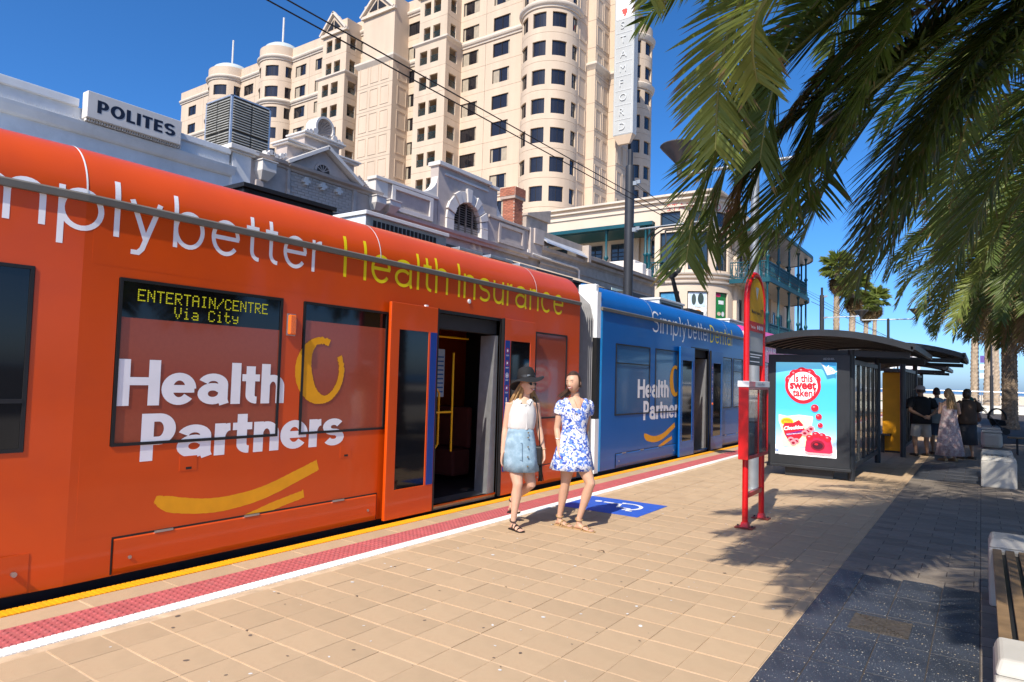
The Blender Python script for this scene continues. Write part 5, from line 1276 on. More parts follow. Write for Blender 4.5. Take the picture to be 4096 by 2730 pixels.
# ---------------------------------------------------------------- overhead line
m_pole = mat('charcoal_pole', (.035,.037,.042), .45, var=.1, scale=3, metal=.2)
m_wire = mat('copper_wire', (.02,.018,.016), .6)
m_galv = mat('galvanised', (.34,.36,.37), .45, metal=.6, var=.1)
m_rpaint = mat('red_paint', srgb(205,14,18), .32, var=.07, scale=5, coat=.3, dirt=(.25,.01,.01), dirt_amt=.5, dscale=5)
m_gpan = mat('grey_panel', (.40,.41,.42), .5, var=.06, scale=4)
m_sdark = mat('shelter_charcoal', (.030,.033,.037), .42, var=.12, scale=4, metal=.2)
m_clear = mat('clear_glass', (.9,.95,.95), .02, var=.0, trans=1.0, spec=.5, ior=1.45)
def polelamp(): pass
def ohle(x, y, h, label, arm=-1, z_arm=6.1):
    t = thing('overhead_line_pole', label, 'pole', (x, y, -.34), group='overhead line poles between the tracks')
    g = G(); g.lathe([(.26, -.34), (.26, -.30), (.14, -.30), (.14, h-.55), (.135, h-.5), (.075, h-.48), (.075, h), (.01, h+.02)], (x, y, 0), 16); g.build('pole', m_pole, t, smooth=True)
    g = G(); g.tube([(x, y, z_arm), (x+2.2, y+.05, z_arm+.05)], .03, 8); g.tube([(x+1.9, y+.05, z_arm+.02), (x+2.0, y+.05, z_arm-.28), (x+1.75, y+.1, z_arm-.42)], .018, 6); g.build('support_arm', m_galv, t, smooth=True)
    for z in (z_arm, 7.5):
        g = G(); g.box(x+.10, x+.24, y-.06, y+.06, z-.06, z+.06); g.box(x+.22, x+.34, y-.03, y+.03, z-.02, z+.09); g.build('clamp', m_galv, t)
ohle(-8.6, 18.3, 8.55, 'dark steel overhead line pole rising behind the blue tram car'); ohle(-8.6, 48.0, 8.1, 'dark steel overhead line pole beyond the iron verandahs')
def wire(name, label, pts, r=.011, grp=None):
    g = G(); g.tube(pts, r, 5); o = g.build(name, m_wire); tag(o, label, 'wire', grp)
sag = lambda y0, y1, z, s, n=16: [(-6.63, y0+(y1-y0)*i/n, z-s*4*(i/n)*(1-i/n)) for i in range(n+1)]
wire('contact_wire', 'lower black contact wire strung above the tram', [(-6.63, y, 5.84) for y in (-25, 18.3, 48, 110)], .010)
wire('messenger_wire', 'upper black wire running just above the tram contact wire', [(-6.60, y, 5.95) for y in (-25, 18.3, 48, 110)], .010)
wire('span_wire', 'thin wire leaving the pole clamp towards the hotel front', [(-8.4, 18.3, 7.5), (-9.5, 33, 7.3), (-10.4, 42.2, 7.0)], .008)
wire('span_wire', 'thin wire between the verandah corner and the far pole', [(-10.5, 54.5, 7.95), (-8.6, 60, 7.0), (-6.7, 90, 6.4)], .02)
wire('span_wire', 'thin wire from near pole clamp to far pole clamp', [(-8.5, 18.3, 7.5), (-8.5, 33, 7.1), (-8.5, 48, 7.4)], .008)
# ---------------------------------------------------------------- red stop sign
SG = thing('tram_stop_sign', 'tall red arched tram stop sign with timetable case on the platform', 'sign', (-2.22, 8.26, 0))
yl, yr, zt = 7.92, 8.61, 2.60
g = G(); path = [(-2.22, yl, .02), (-2.22, yl, zt)]+[(-2.22, (yl+yr)/2-(yr-yl)/2*cos(RAD(a)), zt+.345*sin(RAD(a))) for a in range(12, 180, 12)]+[(-2.22, yr, zt), (-2.22, yr, .02)]
g.tube(path, .034, 12); g.build('arch_tube', m_rpaint, SG, smooth=True)
for y in (yl, yr):
    g = G(); g.box(-2.32, -2.12, y-.075, y+.075, .004, .018); fp = g.build('foot_plate', mat('worn_red', (.20,.03,.02), .6, var=.3, scale=12), SG, bevel=.004)
    for dx in (-.08, .08): g = G(); g.tube([(-2.22+dx, y, .015), (-2.22+dx, y, .036)], .010, 6); g.build('bolt', m_pole, fp)
    g = G(); g.hexa([(-2.265, y-.045, .018), (-2.175, y-.045, .018), (-2.175, y+.045, .018), (-2.265, y+.045, .018)], [(-2.253, y-.036, .07), (-2.187, y-.036, .07), (-2.187, y+.036, .07), (-2.253, y+.036, .07)]); g.build('gusset', m_rpaint, fp)
g = G(); g.box(-2.235, -2.205, yl+.04, yr-.04, 1.86, 2.62); pn = g.build('panel', m_gpan, SG)
g = G(); hd = [(yl+.045, 2.26)]+[(yl+.045, zt)]+[((yl+yr)/2-(yr-yl-.09)/2*cos(RAD(a)), zt+.30*sin(RAD(a))) for a in range(10, 180, 10)]+[(yr-.045, zt), (yr-.045, 2.26)]
g.prism(hd, lambda u, v, d: (-2.22+d, u, v), -.022, .022); hp = g.build('header_plate', mat('sign_yellow', srgb(226,168,16), .5, var=.05), SG)
g = G(); g.box(-2.245, -2.195, yl+.04, yr-.04, 2.255, 2.37); rb = g.build('red_band', m_rpaint, SG)
for s in (1,):
    xf = -2.194
    g = G(); put_font(g, 'Moseley Square', lambda u, v, d: (-2.196, yl+.12+u, 2.47+v), width=.36, off=.01); g.build('lettering', m_navy, hp, fix=False)
    g = G(); put_font(g, '17', lambda u, v, d: (-2.196, yl+.50+u, 2.46+v), width=.10, off=.03); g.build('lettering', m_navy, hp, fix=False)
    g = G(); put_font(g, 'Tram Stop', lambda u, v, d: (-2.193, yl+.07+u, 2.29+v), width=.2, off=.01); g.build('lettering', m_letw, rb, fix=False)
    for i in range(4):
        g = G(); g.add([(-2.193, yl+.37+i*.072+.028*cos(t), 2.312+.028*sin(t)) for t in [2*pi*k/14 for k in range(14)]], [list(range(14))]); g.build('pictogram', m_letw, rb, fix=False)
    g = G(); g.add([(-2.196, (yl+yr)/2+a, 2.74+b) for a, b in ((-.07, .05), (.07, .05), (.0, -.10))], [(0, 1, 2)]); g.build('logo', mat('logo_grey', (.5,.56,.6), .5), hp, fix=False)
g = G(); g.box(-2.237, -2.203, yl+.04, yr-.04, 1.86, 2.02); dk = g.build('info_plate', mat('info_dark', (.05,.06,.07), .5), SG)
for i, z in enumerate((1.985, 1.955, 1.90)):
    g = G(); g.box(-2.202, -2.2015, yl+.08, yr-.10-(.1 if i else 0), z-.006, z+.006); g.build('text_line', m_letw, dk)
g = G(); g.box(-2.28, -2.15, yl-.13, yr+.08, 1.60, 1.67); tb = g.build('case_head', m_whp, SG, bevel=.004)
g = G(); put_font(g, 'Adelaide Metro', lambda u, v, d: (-2.148, yl+.22+u, 1.62+v), width=.32, off=.01); g.build('lettering', mat('grey_text', (.3,.32,.4), .6), tb, fix=False)
g = G(); g.box(-2.151, -2.1475, yl-.12, yl+.12, 1.605, 1.665); g.build('red_label', m_rpaint, tb)
# timetable case: red edge frame, clear front, paper inside
g = G(); yy0, yy1 = yl-.12, yr+.07
g.wall(lambda u, v, d: (-2.22+d, u, v), [yy0, yy0+.04, (yy0+yy1)/2, (yy0+yy1)/2+.03, yy1-.03, yy1], [.78, .82, 1.57, 1.60], lambda u, v: not ((yy0+.04 < u < (yy0+yy1)/2 or (yy0+yy1)/2+.03 < u < yy1-.03) and .82 < v < 1.57), -.05, .06); tcx = g.build('timetable_case', m_rpaint, SG, bevel=.004)
g = G(); g.box(-2.23, -2.21, yy0+.02, yy1-.02, .82, 1.58); g.build('timetable', mat('timetable_paper', (.25,.25,.22), .6, var=.5, scale=14), tcx)
g = G(); g.box(-2.172, -2.168, yy0+.03, yy1-.02, .81, 1.575); g.build('case_glass', m_clear, tcx)
g = G(); g.bar((-2.22, yl, .80), (-2.22, yr, .80), .04, .04); g.bar((-2.22, yl, .36), (-2.22, yr, .36), .04, .05); g.build('cross_bar', m_rpaint, SG)
# ---------------------------------------------------------------- lamp posts with twin inverted-cone lamps
def lamp_post(x, y, label, h=5.2):
    t = thing('lamp_post', label, 'street lamp', (x, y, 0), group='twin lamp posts along the platform')
    g = G(); g.lathe([(.16, .0), (.16, .02), (.105, .03), (.105, 2.6), (.07, 2.63), (.065, h), (.01, h+.05)], (x, y, 0), 16); g.build('post', m_galv if y < 20 else m_pole, t, smooth=True)
    g = G(); g.tube([(x-1.3, y, h-.02), (x+1.3, y, h-.02)], .03, 8); g.build('cross_arm', m_galv, t, smooth=True)
    for s in (-1, 1):
        g = G(); g.lathe([(.03, -.06), (.045, .0), (.045, .14), (.07, .18), (.32, .46), (.335, .48), (.32, .50), (.02, .50)], (x+s*1.27, y, h), 20); lm = g.build('lamp_head', mat('lamp_grey', (.10,.105,.11), .4, metal=.4), t, smooth=True)
        g = G(); g.lathe([(.30, .47), (.29, .44), (.08, .2)], (x+s*1.27, y, h), 16, caps=False); g.build('diffuser', mat('diffuser', (.55,.54,.5), .5), lm, smooth=True)
lamp_post(-2.96, 10.96, 'grey lamp post standing behind the red stop sign'); lamp_post(-3.97, 40, 'dark lamp post with cross arm beyond the tram shelters')
lamp_post(-7.6, 75, 'small distant lamp post seen under the shelter roof')
# ---------------------------------------------------------------- shelters
def shelter(loc, label, ad, wid=1.36, length=3.9, rdx=0.0, rdz=0.0):
    t = thing('tram_shelter', label, 'shelter', loc, group='curved roof tram shelters')
    X0, X1 = -1.30, .06; Z0, Z1 = .21, 2.19
    L = length
    # curved roof: sheet with ribs
    def rz(x): return 2.60+rdz-.165*((x-rdx+.40)/1.0)**2*(1.0 if x-rdx < -.4 else .78)
    xs = [rdx-1.42+2.46*i/18 for i in range(19)]
    g = G(); g.loft([[(x, y, rz(x)) for x in xs]+[(x, y, rz(x)-.035) for x in xs[::-1]] for y in (-.55, L+.1)]); rf = g.build('roof', m_sdark, t, smooth=True, ang=30, local=True)
    for k, y in enumerate((-.56, -.1, .35, .8, 1.25, 1.7, 2.15, 2.6, 3.05, 3.5, L+.06)):
        g = G(); w_ = .05 if 0 < k < 10 else .07; dz = .075 if 0 < k < 10 else .11
        g.loft([[(x, y, rz(x)-.036), (x, y+w_, rz(x)-.036), (x, y+w_, rz(x)-dz), (x, y, rz(x)-dz)] for x in xs]); g.build('roof_rib', m_sdark, rf, local=True)
    for x in (xs[0], xs[-1]): g = G(); g.bar((x, -.56, rz(x)-.03), (x, L+.12, rz(x)-.03), .06, .10); g.build('roof_edge', m_sdark, rf, local=True)
    # posts and brackets
    for y in (.12, L-.15):
        g = G(); g.tube([(.06, y, 0), (.06, y, 2.28+rdz)], .06, 12); g.build('post', m_sdark, t, smooth=True, local=True)
        g = G(); g.bar((-1.2+rdx, y, 2.26+rdz), (.95+rdx, y, 2.19+rdz), .07, .10); g.build('roof_bracket', m_sdark, t, local=True)
    # side wall of glazed bays
    n = 5; ys = [.30+i*(L-.5)/n for i in range(n+1)]
    for i in range(n+1):
        g = G(); g.box(.02, .08, ys[i]-.028, ys[i]+.028, .20, 2.12); g.build('mullion', m_sdark, t, local=True)
    for i in range(n):
        g = G(); g.box(.045, .055, ys[i]+.03, ys[i+1]-.03, .28, 2.04); g.build('glass_pane', m_clear, t, local=True)
    for z in (.24, 2.08): g = G(); g.box(.02, .08, ys[0], ys[-1], z-.04, z+.04); g.build('rail', m_sdark, t, local=True)
    # back wall on the tram side stays open; bench inside
    g = G(); g.box(-.62, -.28, .8, L-.6, .44, .48); g.box(-.5, -.42, 1.0, 1.06, 0, .44); g.box(-.5, -.42, L-.9, L-.84, 0, .44); g.build('seat', m_sdark, t, local=True)
    if not ad: return t, None
    # end cabinet
    g = G(); g.wall(lambda u, v, d: (u, -d, v), [X0, -1.17, -.15, X1], [Z0, .38, 2.05, Z1], lambda u, v: not (-1.17 < u < -.15 and .38 < v < 2.05), 0, .04); cb = g.build('ad_frame', m_sdark, t, bevel=.006, local=True)
    g = G(); g.box(X0+.01, X1-.01, .005, .20, Z0+.01, Z1-.01); g.build('ad_cabinet', m_blk, t, local=True)
    g = G(); g.box(-1.02, -.22, .05, .2, 0, .2); g.build('plinth', m_sdark, t, local=True)
    g = G(); g.box(X0-.02, X1+.02, -.06, .22, Z0-.05, Z0); g.build('bottom_rail', m_sdark, t, local=True, bevel=.006)
    return t, cb
SH, cab = shelter((-1.93, 13.0, 0), 'nearest dark tram shelter with a lit sweets poster on its end', True)
# the backlit poster
def lit(name, c, s=.32): return mat('lit_'+name, srgb(*c), .5, var=.03, emit=srgb(*c), estr=s)
PX0, PX1, PZ0, PZ1 = -3.10, -2.08, .38, 2.05; PW, PH = PX1-PX0, PZ1-PZ0; PYf = 12.972
pl = [0]
def pf(u, v, d=0): return (PX0+u*PW, PYf-d, PZ0+v*PH)
def pshape(pts, mt, name='print'):
    pl[0] += 1; d = .0012*pl[0]; g = G(); g.add([pf(u, v, d) for u, v in pts], [list(range(len(pts)))]); return g
PO = [None]
def pput(pts, mt, name='poster_print'):
    g = pshape(pts, mt); o = g.build(name, mt, PO[0] or cab, fix=False); return o
ell = lambda cx, cy, rx, ry, n=32, rot=0: [(cx+rx*cos(2*pi*i/n)*cos(rot)-ry*sin(2*pi*i/n)*sin(rot)*.6, cy+(rx*cos(2*pi*i/n)*sin(rot)*.6+ry*sin(2*pi*i/n)*cos(rot))) for i in range(n)]
def sky_mat():
    M = lit('poster_sky', (90,190,228), .34); N = M.node_tree.nodes; L = M.node_tree.links; P = N['Principled BSDF']
    tc = N.new('ShaderNodeTexCoord'); sp = N.new('ShaderNodeSeparateXYZ'); L.new(tc.outputs['Generated'], sp.inputs[0])
    cr = N.new('ShaderNodeValToRGB'); e = cr.color_ramp.elements; e[0].position = .0; e[0].color = (*srgb(225,240,250), 1); e[1].position = 1; e[1].color = (*srgb(120,205,235), 1)
    x = cr.color_ramp.elements.new(.3); x.color = (*srgb(120,200,235), 1); x = cr.color_ramp.elements.new(.5); x.color = (*srgb(70,175,222), 1); x = cr.color_ramp.elements.new(.75); x.color = (*srgb(60,170,215), 1)
    L.new(sp.outputs[2], cr.inputs[0]); L.new(cr.outputs[0], P.inputs['Base Color']); L.new(cr.outputs[0], P.inputs['Emission Color']); return M
m_psky = sky_mat(); m_pred = lit('red', (205,24,44)); m_pwht = lit('white', (245,245,245), .3); m_pcr = lit('cream', (238,226,176)); m_pjel = lit('jelly', (214,34,70)); m_pdk = lit('dark_red', (130,14,40)); m_pyel = lit('yellow', (246,190,30)); m_ppur = lit('purple', (110,30,110)); m_ppk = lit('pink', (236,130,140)); m_pgr = lit('grey', (190,196,204)); m_pbl = lit('blue', (40,90,170))
PO[0] = pput([(0,0),(1,0),(1,1),(0,1)], m_psky, 'poster')
PO[0]['label'] = 'backlit sweets poster with a red thought bubble'
pput([(0,0),(1,0),(1,.09)]+[(1-i/12, .085+.018*sin(i*1.7)+.01*(i % 2)) for i in range(13)]+[(0,.09)], m_pwht)
# bubble: red scalloped outline, white centre
cx, cy = .455, .745
def blob(rx, ry, sc=0): return [(cx+rx*cos(t)*(1 if sin(t) > -.2 else 1-.12*(-sin(t)-.2)), cy+ry*sin(t)) for t in [2*pi*i/40 for i in range(40)]]
for a in (25, 60, 95, 128, 158): pput(ell(cx+.225*cos(RAD(a)), cy+.135*sin(RAD(a))+.012, .088, .055), m_pred)
pput(blob(.295, .190), m_pred); pput(blob(.242, .152), m_pwht)
for a in (25, 60, 95, 128, 158): pput(ell(cx+.24*cos(RAD(a))-.01, cy+.155*sin(RAD(a))+.02, .018, .009), m_ppk)
def ptext(s, u, v, w_, mt, off=.02, shear=0, rot=0, sy=None, name='poster_lettering'):
    pl[0] += 1; d = .0012*pl[0]; g = G(); c, s_ = cos(rot), sin(rot)
    put_font(g, s, lambda a, b, _: (PX0+u*PW+a*c-b*s_, PYf-d, PZ0+v*PH+a*s_+b*c), width=w_*PW, off=off, shear=shear, sy=sy); g.build(name, mt, PO[0], fix=False)
ptext('Is this', .31, .79, .31, m_pred, .028, sy=.19); ptext('sweet', .24, .715, .44, m_pred, .04, sy=.215); ptext('taken?', .29, .635, .38, m_pred, .028, sy=.19)
for u, v, r in ((.655, .515, .062), (.72, .425, .05), (.745, .335, .042)): pput(ell(u, v, r, r*.62), m_pred); pput(ell(u-.015, v+.012, r*.3, r*.14), m_ppk)
# packet of sweets
pput([(.06, .43), (.2, .415), (.4, .435), (.62, .425), (.63, .41), (.60, .30), (.62, .12), (.60, .105), (.3, .09), (.12, .10), (.11, .14), (.12, .25), (.06, .36)], m_pcr)
pput(ell(.20, .355, .105, .042), m_pyel); pput(ell(.20, .355, .09, .032), lit('amber', (200,140,20))); ptext("Allen's", .135, .342, .135, m_pyel, .02, .2)
pput([(.13, .30), (.16, .34), (.30, .345), (.40, .38), (.47, .33), (.50, .27), (.44, .20), (.36, .14), (.22, .16), (.16, .22)], m_pred); ptext('Cheekies', .155, .262, .33, m_pwht, .03, .2, RAD(9)); pput([(.18, .225), (.46, .275), (.47, .250), (.19, .200)], m_ppur); ptext('luscious berry centre', .2, .214, .25, m_pwht, .01, 0, RAD(9))
for u, v in ((.27, .165), (.36, .155), (.31, .135), (.55, .27), (.60, .295), (.50, .245)): pput(ell(u, v, .055, .03), m_ppk); pput(ell(u, v-.003, .03, .014), m_pdk)
# big jelly sweet
pput([(.50, .06), (.52, .16), (.56, .21), (.62, .23), (.70, .255), (.78, .235), (.86, .225), (.91, .19), (.94, .12), (.95, .06), (.90, .045), (.55, .045)], m_pjel)
for u, v in ((.58, .2), (.68, .235), (.78, .225), (.87, .2)): pput(ell(u, v, .06, .032), m_pred); pput(ell(u-.01, v+.012, .02, .007), m_ppk)
pput(ell(.71, .125, .115, .055), m_pdk); pput(ell(.71, .12, .085, .036), lit('berry', (70,6,30))); pput(ell(.69, .135, .03, .01), m_pred)
ptext('Embrace your inner cheeky', .51, .018, .44, m_pred, -.005, .15, RAD(-1))
# page curl with NEW, small blue badge
pput([(.74, 1.0), (.96, .885), (1.0, .87), (1.0, 1.0)], lit('curl_blue', (60,150,205))); pput([(.74, 1.0), (.80, .95), (.86, .865), (.985, .885)], m_pgr); ptext('NEW', .85, .945, .17, m_pwht, .03, 0, RAD(-38))
pput([(.02, .03), (.07, .03), (.07, .06), (.02, .06)], m_pbl); ptext('f', .036, .034, .014, m_pwht, .03, sy=.05)
g = G(); put_font(g, 'ADSHEL', lambda u, v, d: (-2.30+u, 12.957, 2.095+v), width=.19, off=.0); g.build('lettering', m_gpan, cab, fix=False)
shelter((-1.6, 18.45, 0), 'second dark tram shelter beyond the yellow panel', False, rdx=.25, rdz=.10); shelter((-1.93, 26.2, 0), 'third dark tram shelter farthest along the platform', False)
# yellow end panel, dark steel round post
YP = thing('ticket_machine', 'tall yellow cabinet standing at the end of the second shelter', 'cabinet', (-1.85, 19.9, 0))
g = G(); g.box(-2.08, -1.68, 19.6, 20.0, .05, 2.02); g.build('cabinet', mat('cabinet_yellow', srgb(236,160,8), .45, var=.08, scale=4), YP, bevel=.01)
g = G(); g.box(-1.679, -1.66, 19.65, 19.97, .2, 1.9); g.build('door', m_galv, YP); g = G(); g.box(-2.06, -1.70, 19.63, 19.97, 0, .05); g.build('plinth', m_sdark, YP)
# ---------------------------------------------------------------- benches: pale concrete ends with timber slats
m_conc = mat('cream_concrete', (.46,.43,.37), .7, var=.06, scale=5, bump=.08, bscale=60, dirt=(.45,.42,.35), dirt_amt=.3, dscale=3)
m_slat = mat('weathered_timber', (.20,.125,.06), .6, var=.25, scale=9, bump=.2, bscale=70)
m_slat2 = mat('grey_slat', (.36,.36,.34), .6, var=.15, scale=9)
def bench(loc, label, n_seg, L=1.95, slat=m_slat, wid=.5, nsl=6, rounded=False):
    t = thing('slatted_bench', label, 'bench', loc, group='concrete and slat benches along the path')
    for y in (0, L):
        g = G(); g.box(0, wid, y, y+.48, .0, .44); a = g.build('end_block', m_conc, t, bevel=.09 if rounded else .018, local=True)
        g = G(); g.hexa([(0, y+.03, .44), (wid, y+.03, .44), (wid, y+.45, .44), (0, y+.45, .44)], [(.02, y+.08, .5), (wid-.02, y+.08, .5), (wid-.02, y+.40, .5), (.02, y+.40, .5)]); g.build('raised_cap', m_conc, a, bevel=.015, local=True)
    for i in range(nsl):
        x = .025+i*(wid-.05-.055)/(nsl-1); g = G(); g.box(x, x+.055, .47, L+.01, .405, .435); g.build('slat', slat, t, bevel=.004, local=True)
    g = G(); g.box(.05, wid-.05, .45, L+.02, .34, .40); g.build('bearer', m_blk, t, local=True)
    return t
b1 = bench((.035, 3.55, 0), 'cream concrete bench with brown timber slats beside the dark granite paving', 2, L=2.85, nsl=6)
b2 = bench((-.02, 14.1, 0), 'cream concrete bench with grey slats in palm shade behind the first shelter', 2, L=1.6, slat=m_slat2)
b3 = bench((-.02, 23.6, 0), 'rounded cream concrete bench near the pram under the palms', 2, L=1.8, slat=m_slat2, rounded=True)
# park seats on cast legs
def seat(loc, rz, label):
    t = thing('park_seat', label, 'bench', loc, rz, group='timber park seats on cast iron legs')
    for i in range(4): g = G(); g.box(-.75, .75, -.22+i*.115, -.125+i*.115, .42, .45); g.build('slat', m_slat if loc[1] > 15 else m_slat2, t, bevel=.004, local=True)
    for x in (-.55, .55): g = G(); g.tube([(x, -.24, 0), (x, -.18, .2), (x, -.22, .41), (x, .22, .41), (x, .18, .2), (x, .26, 0)], .02, 6); g.build('leg', m_blk, t, smooth=True, local=True)
seat((1.15, 11.3, 0), RAD(78), 'grey slatted park seat opposite the concrete bench end'); seat((1.7, 17.2, 0), RAD(8), 'brown timber park seat between the two concrete benches'); seat((1.3, 21.9, 0), RAD(0), 'brown timber park seat in front of the palm trunk'); seat((1.9, 27.5, 0), RAD(0), 'brown timber park seat beyond the palm trunk by the pram')
# ---------------------------------------------------------------- far end of the square: rail, planter wall, signs, banners
m_stone = mat('pale_stone', (.58,.50,.40), .8, var=.15, scale=2)
FR = thing('steel_handrail', 'long pale metal handrail with mesh panels across the end of the square', 'railing', (-2, 50, 0))
g = G(); g.tube([(-12, 62, 1.52), (20, 62, 1.52)], .045, 8); g.build('top_rail', mat('white_metal', (.75,.77,.8), .4, metal=.3), FR, smooth=True)
for i in range(17): g = G(); g.tube([(-12+2*i, 62, -.1), (-12+2*i, 62, 1.52)], .025, 6); g.build('post', m_galv, FR)
for k in range(6): g = G(); g.tube([(-12, 62, .35+.19*k), (20, 62, .35+.19*k)], .008, 5); g.build('wire', m_galv, FR)
g = G(); g.box(-60, 60, 100, 101, -.1, 1.0); o = g.build('sea_wall', m_stone); tag(o, 'pale stone sea wall at the far end of the square', 'wall')
g = G(); g.box(-40, 40, 66, 69, -.01, .012); struct(g.build('pale_strip', mat('limestone', (.72,.66,.55), .8, var=.08)))
g = G(); g.box(-40, 40, 76, 82, -.01, .014); struct(g.build('road', m_asph))
g = G(); g.add([(-16, 88, .03), (-5.5, 88, .03), (-5.5, 96, .03), (-16, 96, .03)], [(0, 1, 2, 3)]); o = struct(g.build('lawn', mat('lawn', (.10,.17,.04), .9, var=.3, scale=3, bump=.4)))
g = G(); g.box(-8, 8, 58.5, 59.1, -.02, .55); o = g.build('planter_wall', mat('planter_white', (.74,.70,.60), .7, var=.06)); tag(o, 'low cream planter wall in the sun beyond the people', 'wall')
for x, y, hh, lab in ((-9.2, 93, 4.4, 'small white square sign on a thin pole near the sea'), (-7.4, 80, 5.0, 'white pennant sign on a dark pole beyond the third shelter')):
    t = thing('street_sign', lab, 'sign', (x, y, 0)); g = G(); g.tube([(x, y, 0), (x, y, hh)], .05, 6); g.build('pole', m_galv, t); g = G(); g.box(x-.45, x+.45, y-.03, y+.03, hh-1.3, hh-.1); g.build('sign_plate', mat('plate_white', (.8,.8,.78), .5), t)
    g = G(); g.prism([(x-.15, hh-1.0), (x+.15, hh-1.0), (x, hh-.5)], lambda u, v, d: (u, y-.031-d, v), 0, .005); g.build('symbol', m_rpaint, t)
t = thing('banner_pole', 'dark pole carrying white banners and an orange flower basket', 'pole', (-5.6, 66, 0))
for dx in (-.25, .25): g = G(); g.tube([(-5.6+dx, 66, 0), (-5.6+dx, 66, 4.6 if dx < 0 else 3.9)], .07, 8); g.build('pole', m_pole, t)
g = G(); g.box(-5.5, -4.2, 65.98, 66.02, 3.0, 4.4); g.build('banner', mat('banner_white', (.78,.79,.82), .7), t)
g = G()
for i in range(40): a = random.uniform(0, 6.28); r_ = random.uniform(0, .4); c = (-5.0+r_*cos(a), 66-.1+.3*r_*sin(a), 4.45+random.uniform(-.1, .35)); g.lathe([(.02, -.05), (.08, 0), (.02, .05)], c, 5)
g.build('flowers', mat('orange_flower', (.45,.22,.06), .8, var=.3), t)
t = thing('shepherds_crook_lamp', 'ornate curled street lamp with small signs near the sea', 'street lamp', (.35, 95, 0))
g = G(); g.tube([(.35, 95, 0), (.35, 95, 6.4)]+[(.35+.6-.6*cos(RAD(a)), 95, 6.4+.9*sin(RAD(a))) for a in range(20, 200, 20)], .06, 8); g.build('post', m_galv, t, smooth=True)
for z in (3.0, 4.0): g = G(); g.box(-.15, .95, 94.9, 94.95, z, z+.6); g.build('sign_plate', mat('plate_white', (.8,.8,.78), .5), t)
g = G(); g.box(-.1, .9, 94.9, 94.95, 4.8, 5.6); g.build('banner', mat('banner_purple', (.12,.08,.3), .6), t)
t = thing('street_sign', 'dark bicycle-height pole sign beside the lawn', 'sign', (-10.9, 90, 0)); g = G(); g.tube([(-10.9, 90, 0), (-10.9, 90, 3.4)], .05, 6); g.build('pole', m_pole, t); g = G(); g.box(-11.15, -10.65, 89.95, 89.99, 2.2, 3.3); g.build('sign_plate', m_pole, t)
# ---------------------------------------------------------------- palms
def leaf_mat(name, c1, c2, rough=.45, trl=.34):
    M = mat(name, c1, rough, var=.22, scale=5, spec=.4); t = M.node_tree; N = t.nodes; L = t.links; P = N['Principled BSDF']
    out = N['Material Output']; tr = N.new('ShaderNodeBsdfTranslucent'); tr.inputs['Color'].default_value = (*c2, 1)
    ad = N.new('ShaderNodeMixShader'); ad.inputs[0].default_value = trl; L.new(P.outputs[0], ad.inputs[1]); L.new(tr.outputs[0], ad.inputs[2]); L.new(ad.outputs[0], out.inputs['Surface'])
    return M
m_leaf = leaf_mat('palm_leaf', (.115,.155,.04), (.17,.25,.035)); m_leaf_sunlit = leaf_mat('palm_leaf_sunlit', (.22,.26,.06), (.30,.36,.06))  # second is a brighter copy of the leaf, sunlight put into its colour
m_dry = leaf_mat('palm_leaf_dry', (.36,.25,.12), (.30,.20,.08), .7); m_rach = mat('palm_rachis', (.18,.18,.045), .5, var=.15, scale=3)
m_tip = leaf_mat('palm_leaf_tip', (.24,.18,.075), (.2,.15,.05), .7)
m_ptr = mat('date_palm_trunk', (.16,.115,.075), .9, var=.35, scale=7, bump=.5, bscale=30)
m_wtr = mat('fan_palm_trunk', (.40,.31,.22), .9, var=.3, scale=6, bump=.5, bscale=20)
def catmull(P, n):
    return [Vector(p) for p in interp([tuple(p) for p in P], n)]
